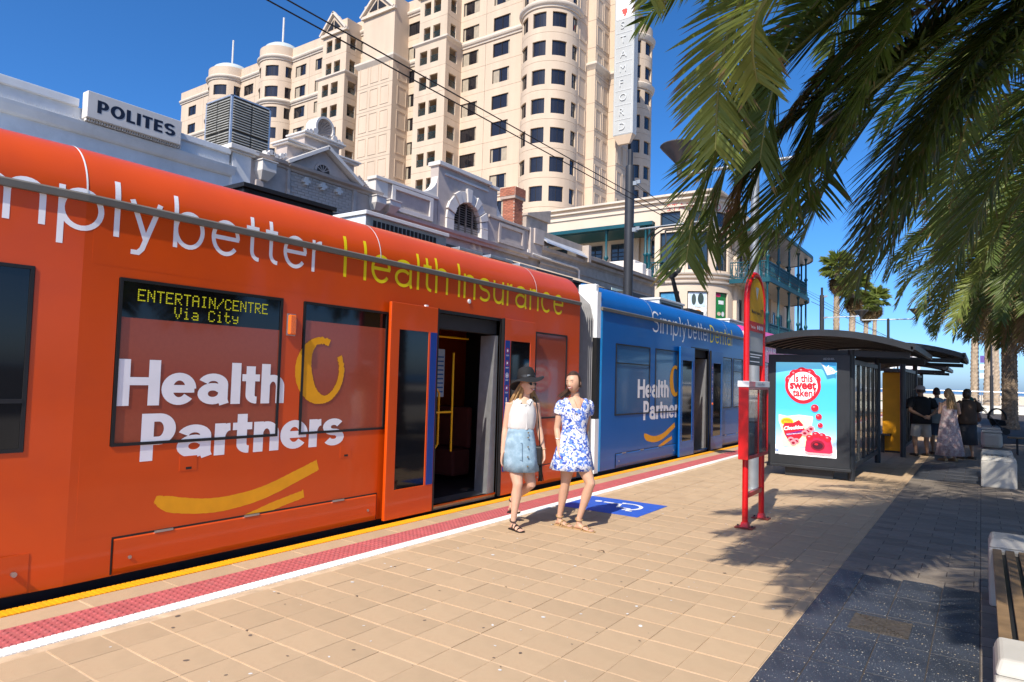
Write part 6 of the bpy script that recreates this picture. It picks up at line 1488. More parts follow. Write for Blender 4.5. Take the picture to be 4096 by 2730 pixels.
def frond(curve, nl, ll, rng, lw=.016, dry=False, start=.16, segs=3, droop=.35, tipdry=.3, name='frond', lift=.35, mats=None, jit=1.0):
    """feather frond along a curve: rachis tube plus leaflets in a shallow V"""
    g = G(); n = len(curve)-1; cum = [0]
    for i in range(n): cum.append(cum[-1]+(curve[i+1]-curve[i]).length)
    Ltot = cum[-1]
    g.tube(curve[::2]+([curve[-1]] if n % 2 else []), [max(.004, .026*(1-i/(len(curve[::2]))*.9)) for i in range(len(curve[::2])+(1 if n % 2 else 0))], 5, m=1)
    def at(s):
        k = 0
        while k < n-1 and cum[k+1] < s: k += 1
        f = (s-cum[k])/max(1e-6, cum[k+1]-cum[k]); p = curve[k].lerp(curve[k+1], f); T = (curve[k+1]-curve[k]).normalized(); return p, T
    up0 = Vector((0, 0, 1))
    for i in range(nl):
        t = (i+.5)/nl; s = Ltot*(start+(1-start)*t); p, T = at(s)
        S = T.cross(up0)
        if S.length < .05: S = T.cross(Vector((1, 0, 0)))
        S.normalize(); N_ = S.cross(T).normalized()
        L0 = ll*(.45+.75*sin(pi*min(1, .12+t*.78)))*(1-.32*max(0, t-.85)/.15)
        al = RAD(72-27*t)
        for side in (-1, 1):
            a = al+rng.gauss(0, .09*jit); L_ = L0*rng.uniform(1-.18*jit, 1+.1*jit); b = lift+rng.gauss(0, .14*jit)
            d = (T*cos(a)+S*(side*sin(a)*cos(b))+N_*(sin(a)*sin(b))).normalized(); pts = [p]; q = p.copy(); dd = d.copy()
            dr = droop*rng.uniform(.6, 1.5)
            for k in range(segs):
                dd = (dd+Vector((0, 0, -dr/segs))).normalized(); q = q+dd*(L_/segs); pts.append(q.copy())
            wdir = (T*sin(a)-S*(side*cos(a)*.6)+N_*rng.uniform(-.6, .6)).normalized(); w0 = lw*rng.uniform(.8, 1.15)
            vs_ = []
            for k, pt in enumerate(pts[:-1]):
                w_ = w0*(.55 if k == 0 else (1.0 if k == 1 else .8)); vs_ += [pt-wdir*w_, pt+wdir*w_]
            vs_.append(pts[-1]); F = [(2*k, 2*k+1, 2*k+3, 2*k+2) for k in range(segs-1)]
            base = len(g.v); g.v += [tuple(v) for v in vs_]
            for f in F: g.f.append([base+x for x in f]); g.m.append(0)
            g.f.append([base+2*(segs-1), base+2*(segs-1)+1, base+2*segs]); g.m.append(2 if rng.random() < tipdry else 0)
    return g.mesh(name, mats or ([m_dry, m_dry, m_dry] if dry else [m_leaf, m_rach, m_tip]), fix=False)
def gen_curve(C, az, el, L, sag, n=22, twist=0.0):
    """a frond leaving the crown at elevation el and arching down under its weight"""
    p = Vector(C); d = Vector((cos(el)*cos(az), cos(el)*sin(az), sin(el))); out = [p.copy()]; h = Vector((cos(az), sin(az), 0)); e = el
    for i in range(n):
        t = (i+1)/n; e -= sag/n*(.5+1.6*t); e = max(e, -1.42)
        d = h*cos(e)+Vector((0, 0, sin(e))); p = p+d*(L/n); out.append(p.copy())
    return out
def scaly_trunk(x, y, r0, r1, h, n=22, rings=None, base=1.25):
    rings = rings or int(h/.055); R_ = []
    for i in range(rings+1):
        t = i/rings; z = h*t; r = (r0+(r1-r0)*t)*(1+(base-1)*max(0, 1-z/.7)**2)
        ring = []
        for j in range(n):
            ph = (j+.5*((i//2) % 2))/n*2*pi; k = (i % 2); bump = .07*(1 if (j % 2 == 0) else -.5)*(1 if k else .2)+random.uniform(-.02, .02)
            rr_ = r*(1+bump+.03*sin(i*1.7)); ring.append((x+rr_*cos(ph), y+rr_*sin(ph), z))
        R_.append(ring)
    return R_
rp = random.Random(21)
# ---- the near date palm, its trunk just outside the picture
C1 = Vector((1.4, 5.5, 5.0))
P1 = thing('date_palm', 'huge date palm with drooping feather fronds overhanging the platform beside the bench', 'palm tree', (1.75, 5.3, 0), group='date palms along the path')
g = G(); g.loft(scaly_trunk(1.75, 5.3, .42, .40, 4.75, 24)); g.build('trunk', m_ptr, P1)
near = [
 ([(3940,-900,3.3),(3300,-420,3.45),(2965,0,3.6),(2880,302,3.7),(2862,600,3.8)], .44, m_leaf_sunlit),
 ([(3900,-800,3.0),(3350,-330,3.15),(3060,0,3.25),(3010,170,3.35),(3030,330,3.45)], .40, m_leaf_sunlit),
 ([(4300,-620,4.2),(3750,-300,4.2),(3405,0,4.2),(3131,245,4.2),(2935,491,4.25),(2837,673,4.3),(2773,877,4.3),(2745,1040,4.35)], .50, None),
 ([(4400,-450,4.5),(3950,-150,4.5),(3693,35,4.6),(3328,260,4.7),(3131,491,4.75),(2985,673,4.8),(2915,910,4.85)], .36, 'dry'),
 ([(4400,-350,4.9),(4000,-20,4.8),(3640,170,4.8),(3300,380,4.8),(3090,590,4.8),(2990,806,4.8),(2950,960,4.85)], .42, None),
 ([(4500,-480,4.6),(4200,-220,4.6),(3924,0,4.6),(3622,245,4.5),(3412,435,4.5),(3201,701,4.45),(3103,877,4.4),(3040,1030,4.4)], .52, None),
 ([(4600,-250,5.0),(4300,-30,5.0),(4096,140,5.0),(3833,421,5.0),(3622,701,5.0),(3482,982,5.0),(3425,1150,5.0)], .54, None),
 ([(4750,-100,5.5),(4400,180,5.4),(4096,505,5.4),(3973,736,5.4),(3833,1020,5.4),(3790,1180,5.4)], .50, None),
 ([(4700,-400,5.2),(4300,-250,5.3),(3900,60,5.5),(3560,380,5.6),(3330,700,5.7),(3200,960,5.8)], .46, None),
 ([(4300,-700,3.9),(3800,-480,3.9),(3420,-150,3.95),(3180,120,4.0),(3080,400,4.05),(3040,640,4.1)], .46, None),
 ([(4600,-500,4.3),(4250,-420,4.3),(3800,-180,4.3),(3480,100,4.35),(3300,380,4.4),(3230,600,4.4)], .48, None),
 ([(4800,-300,4.8),(4500,-200,4.8),(4150,-20,4.8),(3900,230,4.8),(3720,520,4.8),(3640,780,4.8)], .48, None),
 ([(4850,0,5.6),(4600,200,5.6),(4350,500,5.6),(4180,850,5.6),(4080,1150,5.6)], .48, None),
 ([(4800,-500,4.2),(4500,-500,4.1),(4100,-350,4.0),(3720,-60,3.95),(3500,250,3.9),(3400,520,3.9)], .44, None),
 ([(3340,-900,3.0),(2930,-500,3.1),(2660,-200,3.2),(2600,-10,3.3)], .26, m_leaf_sunlit),
]
extra = []
for j, (dx, dy, dd) in enumerate(((70, -60, .35), (150, -110, .6), (25, -170, .2))):
    for i in ((2, 5, 6), (5, 6, 10), (6,))[j]: extra.append(([(px+dx*(.4+.6*k/6)+rp.uniform(-25, 25), py+dy*(.5+.5*k/6), d+dd) for k, (px, py, d) in enumerate(near[i][0])], near[i][1], None))
near += extra
for i, (pts, ll, kind) in enumerate(near):
    cv = catmull([C1]+[at_depth(px, py, d) for px, py, d in pts], 34)
    dry = kind == 'dry'; mats = None
    if kind is m_leaf_sunlit: mats = [m_leaf_sunlit, m_rach, m_tip]
    me = frond(cv, 230, ll*(1.08 if kind is m_leaf_sunlit else 1.26), rp, lw=.0100, dry=dry, start=.14, segs=4, droop=.5 if dry else .16, tipdry=.3, lift=.1 if dry else .16, mats=mats, jit=.5)
    o = bpy.data.objects.new('frond', me); COL.objects.link(o); attach(o, P1)
    if dry: o['label'] = 'dead straw coloured frond'
# fronds reaching back over the platform; their shadows fan out over the tan tiles
for sx, sy_, z_ in ((-1.95, 6.5, 4.2), (-1.35, 5.9, 4.0), (-1.2, 5.3, 3.8), (-.06, 5.4, 3.8), (-2.35, 7.4, 4.3), (-2.75, 8.6, 4.3)):
    T_ = Vector((sx+.1587*z_, sy_-.948*z_, z_)); M_ = C1.lerp(T_, .5)+Vector((0, 0, .75)); cv = catmull([C1, C1.lerp(M_, .5)+Vector((0, 0, .22)), M_, M_.lerp(T_, .55)+Vector((0, 0, .16)), T_], 30)
    me = frond(cv, 190, .42, rp, lw=.0105, start=.2, segs=3, droop=.2, lift=.15, jit=.5); o = bpy.data.objects.new('frond', me); COL.objects.link(o); attach(o, P1)
for i in range(27):
    az = i*2.39996; el = RAD((78, 62, 46, 30, 12)[i % 5]); L_ = rp.uniform(3.8, 4.6)
    dx, dy = cos(az), sin(az)
    if el < RAD(40) and (-.98 < dx < .5 and dy < .55 and dx*-.57+dy*.82 > -.9) and (dx < .2): continue     # leave the view to the fronds placed above
    me = frond(gen_curve(C1, az, el, L_, RAD(82)), 110, .52, rp, lw=.015, segs=3); o = bpy.data.objects.new('frond', me); COL.objects.link(o); attach(o, P1)
# ---- further date palms (shared frond meshes)
FM = []
for el, sg, L_ in ((80, 60, 3.6), (62, 72, 3.9), (45, 78, 4.0), (28, 74, 4.0), (8, 64, 3.8), (-15, 48, 3.5), (-40, 32, 3.0)):
    for v in range(2): FM.append((el, frond(gen_curve((0, 0, 0), 0, RAD(el), L_*rp.uniform(.94, 1.06), RAD(sg*rp.uniform(.9, 1.1))), 105, .48, rp, lw=.016, segs=3, dry=False, mats=[m_leaf_sunlit, m_rach, m_tip] if v else None)))
DRYM = frond(gen_curve((0, 0, 0), 0, RAD(-45), 2.6, RAD(50)), 50, .38, rp, dry=True, droop=.8)
def date_palm(x, y, h, label, r0=.34, r1=.30, nf=54, sc=1.0):
    t = thing('date_palm', label, 'palm tree', (x, y, 0), group='date palms along the path')
    g = G(); g.loft(scaly_trunk(x, y, r0, r1, h+.1, 26)); g.build('trunk', m_ptr, t)
    g = G(); R_ = []
    for k in range(9): z = h-.5+.12*k; r = r1*(1.0+.55*sin(pi*k/8)); R_.append([(x+r*(1+.12*((j+k) % 2))*cos(2*pi*j/18), y+r*(1+.12*((j+k) % 2))*sin(2*pi*j/18), z) for j in range(18)])
    g.loft(R_); g.build('crown_boss', m_ptr, t)
    for i in range(nf):
        me = FM[(i*5+i//7) % len(FM)][1]; piece('frond', me, t, (x, y, h+.25), rot=(rp.gauss(0, .05), rp.gauss(0, .06), i*2.39996+rp.gauss(0, .12)), scale=(sc, sc, sc))
    for i in range(10): piece('dead_frond', DRYM, t, (x, y, h+.05), rot=(0, 0, i*.63+rp.gauss(0, .2)), scale=(sc, sc, sc))
date_palm(1.85, 25.4, 6.1, 'stout date palm with rough scaly trunk by the rounded bench', r0=.43, r1=.36, sc=1.4, nf=84)
date_palm(1.0, 36.4, 6.6, 'second date palm with smoother trunk just beyond the scaly one', r0=.29, r1=.26, sc=1.25, nf=64)
date_palm(2.7, 13.4, 6.3, 'date palm whose fronds hang over the second bench', r0=.42, r1=.38, sc=1.3, nf=76)
date_palm(5.4, 19.0, 6.4, 'date palm shading the park seats off the path', r0=.40, r1=.36, sc=1.3, nf=64)
# ---- tall fan palms
def fan_leaf(dead, rng):
    g = G(); n = 22; Lp = .9 if not dead else .7; R_ = .95
    g.tube([(0, 0, 0), (Lp*.5, 0, .03), (Lp, 0, 0)], [.025, .02, .012], 4, m=1)
    for i in range(n):
        a = RAD(-115+230*(i+.5)/n); L_ = R_*(.72+.28*cos(a*.6))*rng.uniform(.9, 1.08); w_ = .052; c = Vector((Lp, 0, 0)); d = Vector((cos(a), sin(a), rng.uniform(-.1, .12))).normalized(); s = Vector((-sin(a), cos(a), 0))
        p1 = c+d*L_*.55; p2 = c+d*L_+Vector((0, 0, -.18-(.5 if dead else rng.uniform(0, .25))))
        g.add([c, p1-s*w_*L_, p2, p1+s*w_*L_], [(0, 1, 2), (0, 2, 3)], 0)
    return g.mesh('frond', [m_dry, m_dry] if dead else [m_leaf_sunlit, m_rach], fix=False)
FL = [fan_leaf(False, rp) for _ in range(3)]; FD = [fan_leaf(True, rp) for _ in range(2)]
def fan_palm(px, Y, ptop, label, r=.2, sc=1.0, base=0.0, nl=28, skirt=True):
    d = ray(px, 1500); x = d.x/d.y*Y; dt = ray(px, ptop); h = H_CAM+dt.z/dt.y*Y
    t = thing('fan_palm', label, 'palm tree', (x, Y, base), group='tall fan palms by the square')
    g = G(); rings = int(h/.16); R_ = []
    for i in range(rings+1):
        z = h*i/rings; rad = r*(1.15-.3*i/rings)*(1+.5*max(0, 1-z/.8)**2)
        R_.append([(x+.25*sin(z*.25+px)*.5+rad*(1+.13*(((j+i) % 2)*2-1)*.6+rp.uniform(-.05, .05))*cos(2*pi*j/12), Y+rad*(1+rp.uniform(-.07, .07))*sin(2*pi*j/12), z) for j in range(12)])
    xt = x+.125*sin(h*.25+px)
    g.loft(R_); g.build('trunk', m_wtr, t)
    for i in range(nl):
        el = RAD(80-115*((i*7) % nl)/nl); piece('frond', FL[i % 3], t, (xt, Y, h), rot=(rp.gauss(0, .2), -el, i*2.4), scale=(sc*.95, sc*.95, sc*.95))
    if skirt:
        for i in range(26): piece('dead_frond', FD[i % 2], t, (xt, Y, h-.15-.5*rp.random()), rot=(rp.gauss(0, .2), RAD(62+22*rp.random()), i*2.4), scale=(sc*.8, sc*.8, sc*.8))
fan_palm(3352, 60, 1085, 'tall fan palm with an open crown beside the verandah building', .24, 1.05)
fan_palm(3410, 56, 1165, 'fan palm with a thick dead skirt next to the open-crowned one', .24, .95)
fan_palm(3466, 78, 1225, 'shorter fan palm with a browned skirt behind the lamp post', .24, .95)
fan_palm(3503, 84, 1205, 'slender fan palm whose green crown shows above the lamp arm', .22, 1.1)
fan_palm(3906, 66, 1150, 'slim fan palm trunk rising beyond the woman in green', .26, 1.0)
fan_palm(3952, 63, 1050, 'fan palm trunk standing between two others by the handrail', .30, 1.0)
fan_palm(3972, 64, 1120, 'leftmost leaning trunk of the close pair by the handrail', .28, 1.0)
for (x, y) in ((.2, 52), (-.6, 58)):
    pass
lamp_post(.55, 55, 'slim lamp post in front of the fan palm trunks')
# ---------------------------------------------------------------- people
def skin_mat(name, col): 
    M = mat(name, col, .5, var=.06, scale=14, spec=.35); P = M.node_tree.nodes['Principled BSDF']
    P.inputs['Subsurface Weight'].default_value = .08; P.inputs['Subsurface Radius'].default_value = (.02,.008,.004); return M
m_skin1 = skin_mat('skin_fair', (.60,.36,.25)); m_skin2 = skin_mat('skin_light', (.56,.33,.22)); m_skin3 = skin_mat('skin_tan', (.38,.22,.14))
m_hairb = mat('hair_blond', (.33,.20,.085), .5, var=.35, scale=40, streak=True); m_haird = mat('hair_dark', (.055,.028,.015), .4, var=.3, scale=40, streak=True)
m_hat = mat('felt_black', (.010,.010,.011), .85, var=.2, bump=.2, bscale=200)
m_blouse = mat('white_cotton', (.62,.605,.585), .8, var=.04, scale=12, bump=.15, bscale=30)
m_denim = mat('pale_denim', (.24,.36,.45), .8, var=.18, scale=14, bump=.2, bscale=220, dirt=(.40,.52,.60), dirt_amt=.8, dscale=14)
m_strap = mat('black_leather', (.014,.013,.012), .45, var=.2); m_tansole = mat('tan_leather', (.38,.24,.11), .6, var=.15)
m_lip = mat('lips', (.42,.12,.10), .4); m_eyew = mat('eye_dark', (.03,.02,.015), .2); m_teeth = mat('teeth', (.75,.72,.68), .3)
def floral(name, base, c1, c2, s=22):
    M = mat(name, base, .75, var=.04); t = M.node_tree; N = t.nodes; L = t.links; P = N['Principled BSDF']; src = P.inputs['Base Color'].links[0].from_socket; prev = src; tc = N.new('ShaderNodeTexCoord')
    for sc, lo, hi, col in ((s, .49, .56, c1), (s*1.9, .56, .62, c2), (s*.8, .58, .65, c2)):
        n = N.new('ShaderNodeTexNoise'); n.inputs['Scale'].default_value = sc; n.inputs['Detail'].default_value = 3; n.inputs['Distortion'].default_value = .8; L.new(tc.outputs['Object'], n.inputs['Vector'])
        r = N.new('ShaderNodeMapRange'); r.inputs['From Min'].default_value = lo; r.inputs['From Max'].default_value = hi; L.new(n.outputs['Fac'], r.inputs['Value'])
        mx = N.new('ShaderNodeMix'); mx.data_type = 'RGBA'; L.new(r.outputs[0], mx.inputs[0]); L.new(prev, mx.inputs[6]); mx.inputs[7].default_value = (*col, 1); prev = mx.outputs[2]
    L.new(prev, P.inputs['Base Color']); return M
m_floral = floral('blue_floral', (.76,.77,.80), srgb(96,132,214), srgb(36,66,160)); m_pinkdr = floral('dusty_pink_floral', (.42,.30,.30), (.50,.42,.40), (.30,.20,.20), 14); m_greendr = floral('green_print', (.010,.075,.05), (.015,.14,.09), (.005,.03,.03), 14)
def remeshed(g, voxel, name, mt, smooth_it=6):
    me = g.mesh(name, mt, fix=True); o = bpy.data.objects.new('tmp', me); COL.objects.link(o)
    r = o.modifiers.new('r', 'REMESH'); r.mode = 'VOXEL'; r.voxel_size = voxel; r.use_smooth_shade = True
    s = o.modifiers.new('s', 'SMOOTH'); s.iterations = smooth_it; s.factor = .5
    out = bpy.data.meshes.new_from_object(o.evaluated_get(bpy.context.evaluated_depsgraph_get())); bpy.data.objects.remove(o); bpy.data.meshes.remove(me)
    out.name = name; out.materials.clear(); out.materials.append(mt); out.shade_smooth() if hasattr(out, 'shade_smooth') else None
    return out
V3 = lambda *a: Vector(a)
def ell_ring(c, rx, ry, n=24, ax=None, fold=0.0, k=9, ph=0.0, drop=0.0, dropw=3, fdir=-pi/2, push=0.0):
    out = []
    for j in range(n):
        a = 2*pi*j/n; f = 1+fold*(sin(k*a+ph)+.5*sin((k*1.7//1)*a+ph*2.1)); z = c[2]-drop*max(0, cos(a-fdir))**dropw
        pu = push*max(0, cos(a-fdir))**2; out.append((c[0]+rx*f*cos(a)+pu*cos(fdir), c[1]+ry*f*sin(a)+pu*sin(fdir), z))
    return out
def head_pts(g, c, yaw, sc=1.0, tilt=0.0):
    """skull, jaw, nose and ears; yaw turns the face from -Y towards +X"""
    n, k = 26, 18; Rz = Matrix.Rotation(yaw, 3, 'Z') @ Matrix.Rotation(tilt, 3, 'Y'); rings = []
    for i in range(1, k):
        th = pi*i/k; z = cos(th); ring = []
        for j in range(n):
            a = 2*pi*j/n; fx_ = sin(th)*sin(a); fy = -sin(th)*cos(a)            # a = 0 is the face
            w_, d_ = .079, .095
            front = max(0, -fy)
            if z < 0: w_ *= 1-.30*(-z)**1.3; d_ *= (1-.10*(-z)) if fy < 0 else (1-.42*(-z))
            x = fx_*w_; y = fy*d_; zz = z*.113
            y -= .010*max(0, 1-((z+.28)/.20)**2)*max(0, 1-(fx_/.24)**2)*(1 if fy < 0 else 0)*2.6   # nose
            y -= .006*max(0, 1-((z+.78)/.2)**2)*(1 if fy < 0 else 0)                                # chin
            y += .006*max(0, 1-((z-.02)/.14)**2)*max(0, 1-((abs(fx_)-.42)/.25)**2)*(1 if fy < 0 else 0)  # eye hollows
            ring.append(Vector(c)+Rz @ (Vector((x, y, zz))*sc))
        rings.append(ring)
    g.loft(rings)
    for s in (-1, 1):
        g.loft([[Vector(c)+Rz @ (Vector((s*(.070+.010*q), .012+.018*cos(t)*r_, -.012+.030*sin(t)*r_))*sc) for t in [2*pi*m_/8 for m_ in range(8)]] for q, r_ in ((0, .7), (.8, 1), (1.3, .6))])
    return Rz
def hand_pts(g, wrist, dirv, palm_n, sc=1.0, side=1, curl=.5):
    """palm with four unequal curled fingers and a thumb leaving its side"""
    d = Vector(dirv).normalized(); nrm = Vector(palm_n); nrm = (nrm-d*nrm.dot(d)).normalized(); s = d.cross(nrm)*side
    w = Vector(wrist); rings = []
    for t, hw, th in ((-.01, .024, .019), (.03, .034, .016), (.07, .039, .014), (.092, .037, .011)):
        c = w+d*t*sc; rings.append([c+s*hw*cos(a)*sc+nrm*th*sin(a)*sc for a in [2*pi*q/12 for q in range(12)]])
    g.loft(rings)
    for i, (off, L_) in enumerate(((-.028, .072), (-.010, .082), (.009, .076), (.027, .060))):
        p = w+(d*.085+s*off)*sc; dd = d.copy(); P = [p-d*.01*sc]; cu = curl*(1+.15*i)
        for k, f in enumerate((.42, .32, .26)):
            ang = cu*(.5+.5*k)*.7; dd = (dd*cos(ang*.6)+nrm*sin(ang*.6)).normalized(); p = p+dd*L_*f*sc; P.append(p)
        g.tube(P, [.0095*sc, .009*sc, .008*sc, .0065*sc], 7)
    p = w+(d*.03-s*.03)*sc; g.tube([p, p+(d*.03-s*.018+nrm*.012)*sc, p+(d*.058-s*.016+nrm*.022)*sc], [.013*sc, .011*sc, .008*sc], 7)
def limb(g, P, R_, n=12):
    P = [Vector(p) for p in P]; Q = []; RR = []
    for i in range(len(P)-1):
        for q in range(4): t = q/4; Q.append(P[i].lerp(P[i+1], t)); RR.append(R_[i]+(R_[i+1]-R_[i])*t)
    Q.append(P[-1]); RR.append(R_[-1]); g.tube(Q, RR, n)
def leg(g, hip, knee, ankle, toe, s=1.0, thick=1.0):
    hip, knee, ankle, toe = map(Vector, (hip, knee, ankle, toe)); k = s*thick
    cal = knee.lerp(ankle, .32)+Vector((0, .012, 0)); thi = hip.lerp(knee, .5)
    limb(g, [hip, thi, knee.lerp(hip, .12), knee, knee.lerp(ankle, .12), cal, knee.lerp(ankle, .7), ankle], [.092*k, .076*k, .058*k, .054*k, .050*k, .056*k, .037*k, .030*k])
    d = (toe-ankle); h = Vector((d.x, d.y, 0)).normalized(); heel = Vector((ankle.x, ankle.y, toe.z))-h*.045*s
    if ankle.z-toe.z > .16: heel = ankle-Vector((0, 0, .05))-h*.03
    ball = heel.lerp(toe, .70); w = Vector((-h.y, h.x, 0)); up = (ankle-heel.lerp(toe, .3)).normalized(); rings = []
    for c, hw, ht, lift in ((heel, .022, .020, .02), (heel.lerp(toe, .22), .030, .040, .035), (heel.lerp(toe, .45), .034, .032, .028), (ball, .043, .018, .015), (heel.lerp(toe, .88), .040, .012, .012), (toe, .024, .008, .009)):
        cc = c+up*lift*s; rings.append([cc+w*hw*cos(a)*s+up*ht*sin(a)*s*.8 for a in [2*pi*q/12 for q in range(12)]])
    g.loft(rings); limb(g, [ankle+Vector((0, 0, .01)), heel.lerp(toe, .25)+up*.03], [.032*s, .03*s])
    for i in range(5):      # toes
        o = w*(-.032+.016*i)*s; b = heel.lerp(toe, .86)+o+up*.011*s; g.tube([b, b+(toe-heel).normalized()*(.045-.006*abs(i-1))*s], [.0085*s, .007*s], 6)
    return heel
def arm(g, sh, el, wr, hd, pn, s=1.0, side=1, thick=1.0, curl=.5):
    sh, el, wr = map(Vector, (sh, el, wr)); limb(g, [sh, sh.lerp(el, .45), el, el.lerp(wr, .3), wr], [.045*s*thick, .040*s*thick, .034*s*thick, .034*s*thick, .0225*s])
    hand_pts(g, wr, hd, pn, s, side, curl)
def torso(g, rings, n=24): g.loft([ell_ring(c, rx, ry, n) for c, rx, ry in rings])
def child(o_me, name, parent, label=None):
    o = bpy.data.objects.new(name, o_me); COL.objects.link(o); o.parent = parent
    if label: o['label'] = label
    return o
def face(parent, c, Rz, sc=1.0, smile=True, lashes=True):
    c = Vector(c); q = lambda x, y, z: tuple(c+Rz @ (Vector((x, y, z))*sc))
    for s in (-1, 1):
        g = G(); g.loft([[Vector(q(s*.030+.011*cos(t)*r_, -.0805-.002*r2, .004+.0045*sin(t)*r_)) for t in [2*pi*k/10 for k in range(10)]] for r_, r2 in ((1, 0), (.6, 1.2))]); g.build('eye', m_eyew, parent, local=True)
        g = G(); g.tube([q(s*.014, -.090, .020), q(s*.030, -.089, .026), q(s*.045, -.080, .021)], [.0018*sc, .0022*sc, .0012*sc], 5); g.build('eyebrow', m_haird, parent, local=True)
    g = G(); g.tube([q(-.029, -.0800, -.048), q(-.015, -.0905, -.058), q(0, -.094, -.062), q(.015, -.0905, -.058), q(.029, -.0800, -.048)], [.003*sc, .007*sc, .009*sc, .007*sc, .003*sc], 6); g.build('mouth', m_lip, parent, local=True)
    if smile: g = G(); g.tube([q(-.021, -.0905, -.0530), q(0, -.1000, -.0595), q(.021, -.0905, -.0530)], [.002*sc, .0052*sc, .002*sc], 5); g.build('teeth', m_teeth, parent, local=True)
def hair_cap(c, Rz, sc, mt, parent, cut=.42, low=-.55, grow=1.10, name='hair'):
    g = G(); n, k = 30, 20; c = Vector(c); idx = {}
    for i in range(k+1):
        for j in range(n):
            th = pi*i/k*.80; a = 2*pi*j/n; z = cos(th); fx_ = sin(th)*sin(a); fy = -sin(th)*cos(a); r = 1+.02*sin(a*14+i)
            x = fx_*.078*grow*r; y = fy*.098*grow*r+(.006); zz = z*.121*grow; idx[(i, j)] = len(g.v); g.v.append(tuple(c+Rz @ (Vector((x, y, zz))*sc)))
    for i in range(k):
        for j in range(n):
            th = pi*(i+.5)/k*.80; a = 2*pi*(j+.5)/n; z = cos(th); fy = -sin(th)*cos(a)
            if -fy > cut and z < .62+.12*max(0, -fy-.3): continue
            if z < low: continue
            g.f.append([idx[(i, j)], idx[(i, (j+1) % n)], idx[(i+1, (j+1) % n)], idx[(i+1, j)]]); g.m.append(0)
    g.build(name, mt, parent, smooth=True, local=True)
def locks(parent, mt, roots, rng, L_=.3, n=40, w=.012, name='hair', spread=.03, sway=(0, 0)):
    """long hair: many tapering strands hanging from the scalp line"""
    g = G()
    for i in range(n):
        a, b = roots[i % len(roots)]; a = Vector(a); b = Vector(b); j = Vector((rng.gauss(0, spread), rng.gauss(0, spread), rng.gauss(0, spread*.6))); m_ = a.lerp(b, .5)+j+Vector((sway[0]*.5, sway[1]*.5, 0)); e = b+j*1.6+Vector((sway[0], sway[1], 0))
        g.tube(interp([tuple(a+j*.3), tuple(m_), tuple(e)], 6), [w*.7, w, w*1.05, w, w*.9, w*.7, w*.3], 5)
    g.build(name, mt, parent, smooth=True, local=True)
def sole(parent, heel, toe, mt, straps, name='sandal', w=.042, z=.0, strap_mt=None, ank=None):
    heel, toe = Vector(heel), Vector(toe); h = (toe-heel); hn = h.normalized(); s = hn.cross(Vector((0, 0, 1))).normalized(); up = s.cross(hn); g = G(); out = []
    for t, ww in ((-.06, .6), (0, .8), (.25, .75), (.5, .8), (.75, 1.08), (.95, .95), (1.06, .5)): out.append((heel+h*t, ww*w))
    L0 = [p-s*ww for p, ww in out]+[p+s*ww for p, ww in out[::-1]]
    n = len(L0); g.add([p-up*.012 for p in L0]+[p+up*.006 for p in L0], [list(range(n))[::-1], list(range(n, 2*n))]+[[i, (i+1) % n, n+(i+1) % n, n+i] for i in range(n)])
    sd = g.build(name, mt, parent, local=True)
    for t0, t1, ht in straps:
        g = G(); P = []
        for a in range(0, 181, 20): P.append(tuple((heel+h*(t0+(t1-t0)*a/180))+s*(w*1.0)*cos(RAD(a))+up*(ht*sin(RAD(a))+.004)))
        g.tube(P, .006, 6); g.build('strap', strap_mt or mt, sd, local=True, smooth=True)
    if ank is not None:
        g = G(); A = Vector(ank); g.tube([tuple(A+Vector((.038*cos(t), .040*sin(t), .012*sin(t)))) for t in [2*pi*k/14 for k in range(15)]], .006, 6); g.build('strap', strap_mt or mt, sd, local=True, smooth=True)
rq = random.Random(5)
Kz = .001245
# ---- woman in sun hat, white blouse and denim skirt
W1 = thing('person', 'person in wide black hat, white sleeveless blouse and pale denim skirt, walking', 'person', (-4.19, 6.18, 0), YAW, group='people walking along the platform')
z1 = lambda zx, zy, y=0.0: Vector(((zx-262)*Kz, y, (1488-zy)*Kz))
g = G()
hc1 = z1(338, 228, -.03); R1 = head_pts(g, hc1, RAD(42), 1.0, RAD(4))
limb(g, [z1(318, 390, .02), z1(325, 300, .0)], [.052, .050])
torso(g, [(z1(262, 900), .10, .09), (z1(268, 820), .155, .115), (z1(275, 720), .15, .11), (z1(285, 630), .118, .088), (z1(297, 540), .130, .095), (z1(300, 460), .138, .11), (z1(300, 400), .146, .078), (z1(305, 365), .10, .06), (z1(314, 350), .05, .05)])
arm(g, z1(183, 398, .01), z1(152, 625, .02), z1(132, 838, -.04), (-.06, -.1, -1), (.9, -.3, 0), 1.0, 1, 1.05, .55)
arm(g, z1(412, 388, .02), z1(448, 610, .08), z1(492, 800, .02), (.10, -.2, -1), (-.9, -.3, 0), 1.0, -1, 1.05, .6)
h1 = leg(g, z1(235, 880, -.02), z1(272, 1095, -.10), z1(243, 1400, -.10), z1(318, 1484, -.22), 1.0, 1.05)
h2 = leg(g, z1(325, 880, .03), z1(392, 1105, .0), z1(232, 1290, .34), z1(292, 1400, .30), 1.0, 1.0)
child(remeshed(g, .0065, 'body', m_skin1), 'body', W1)
face(W1, hc1, R1, 1.0)
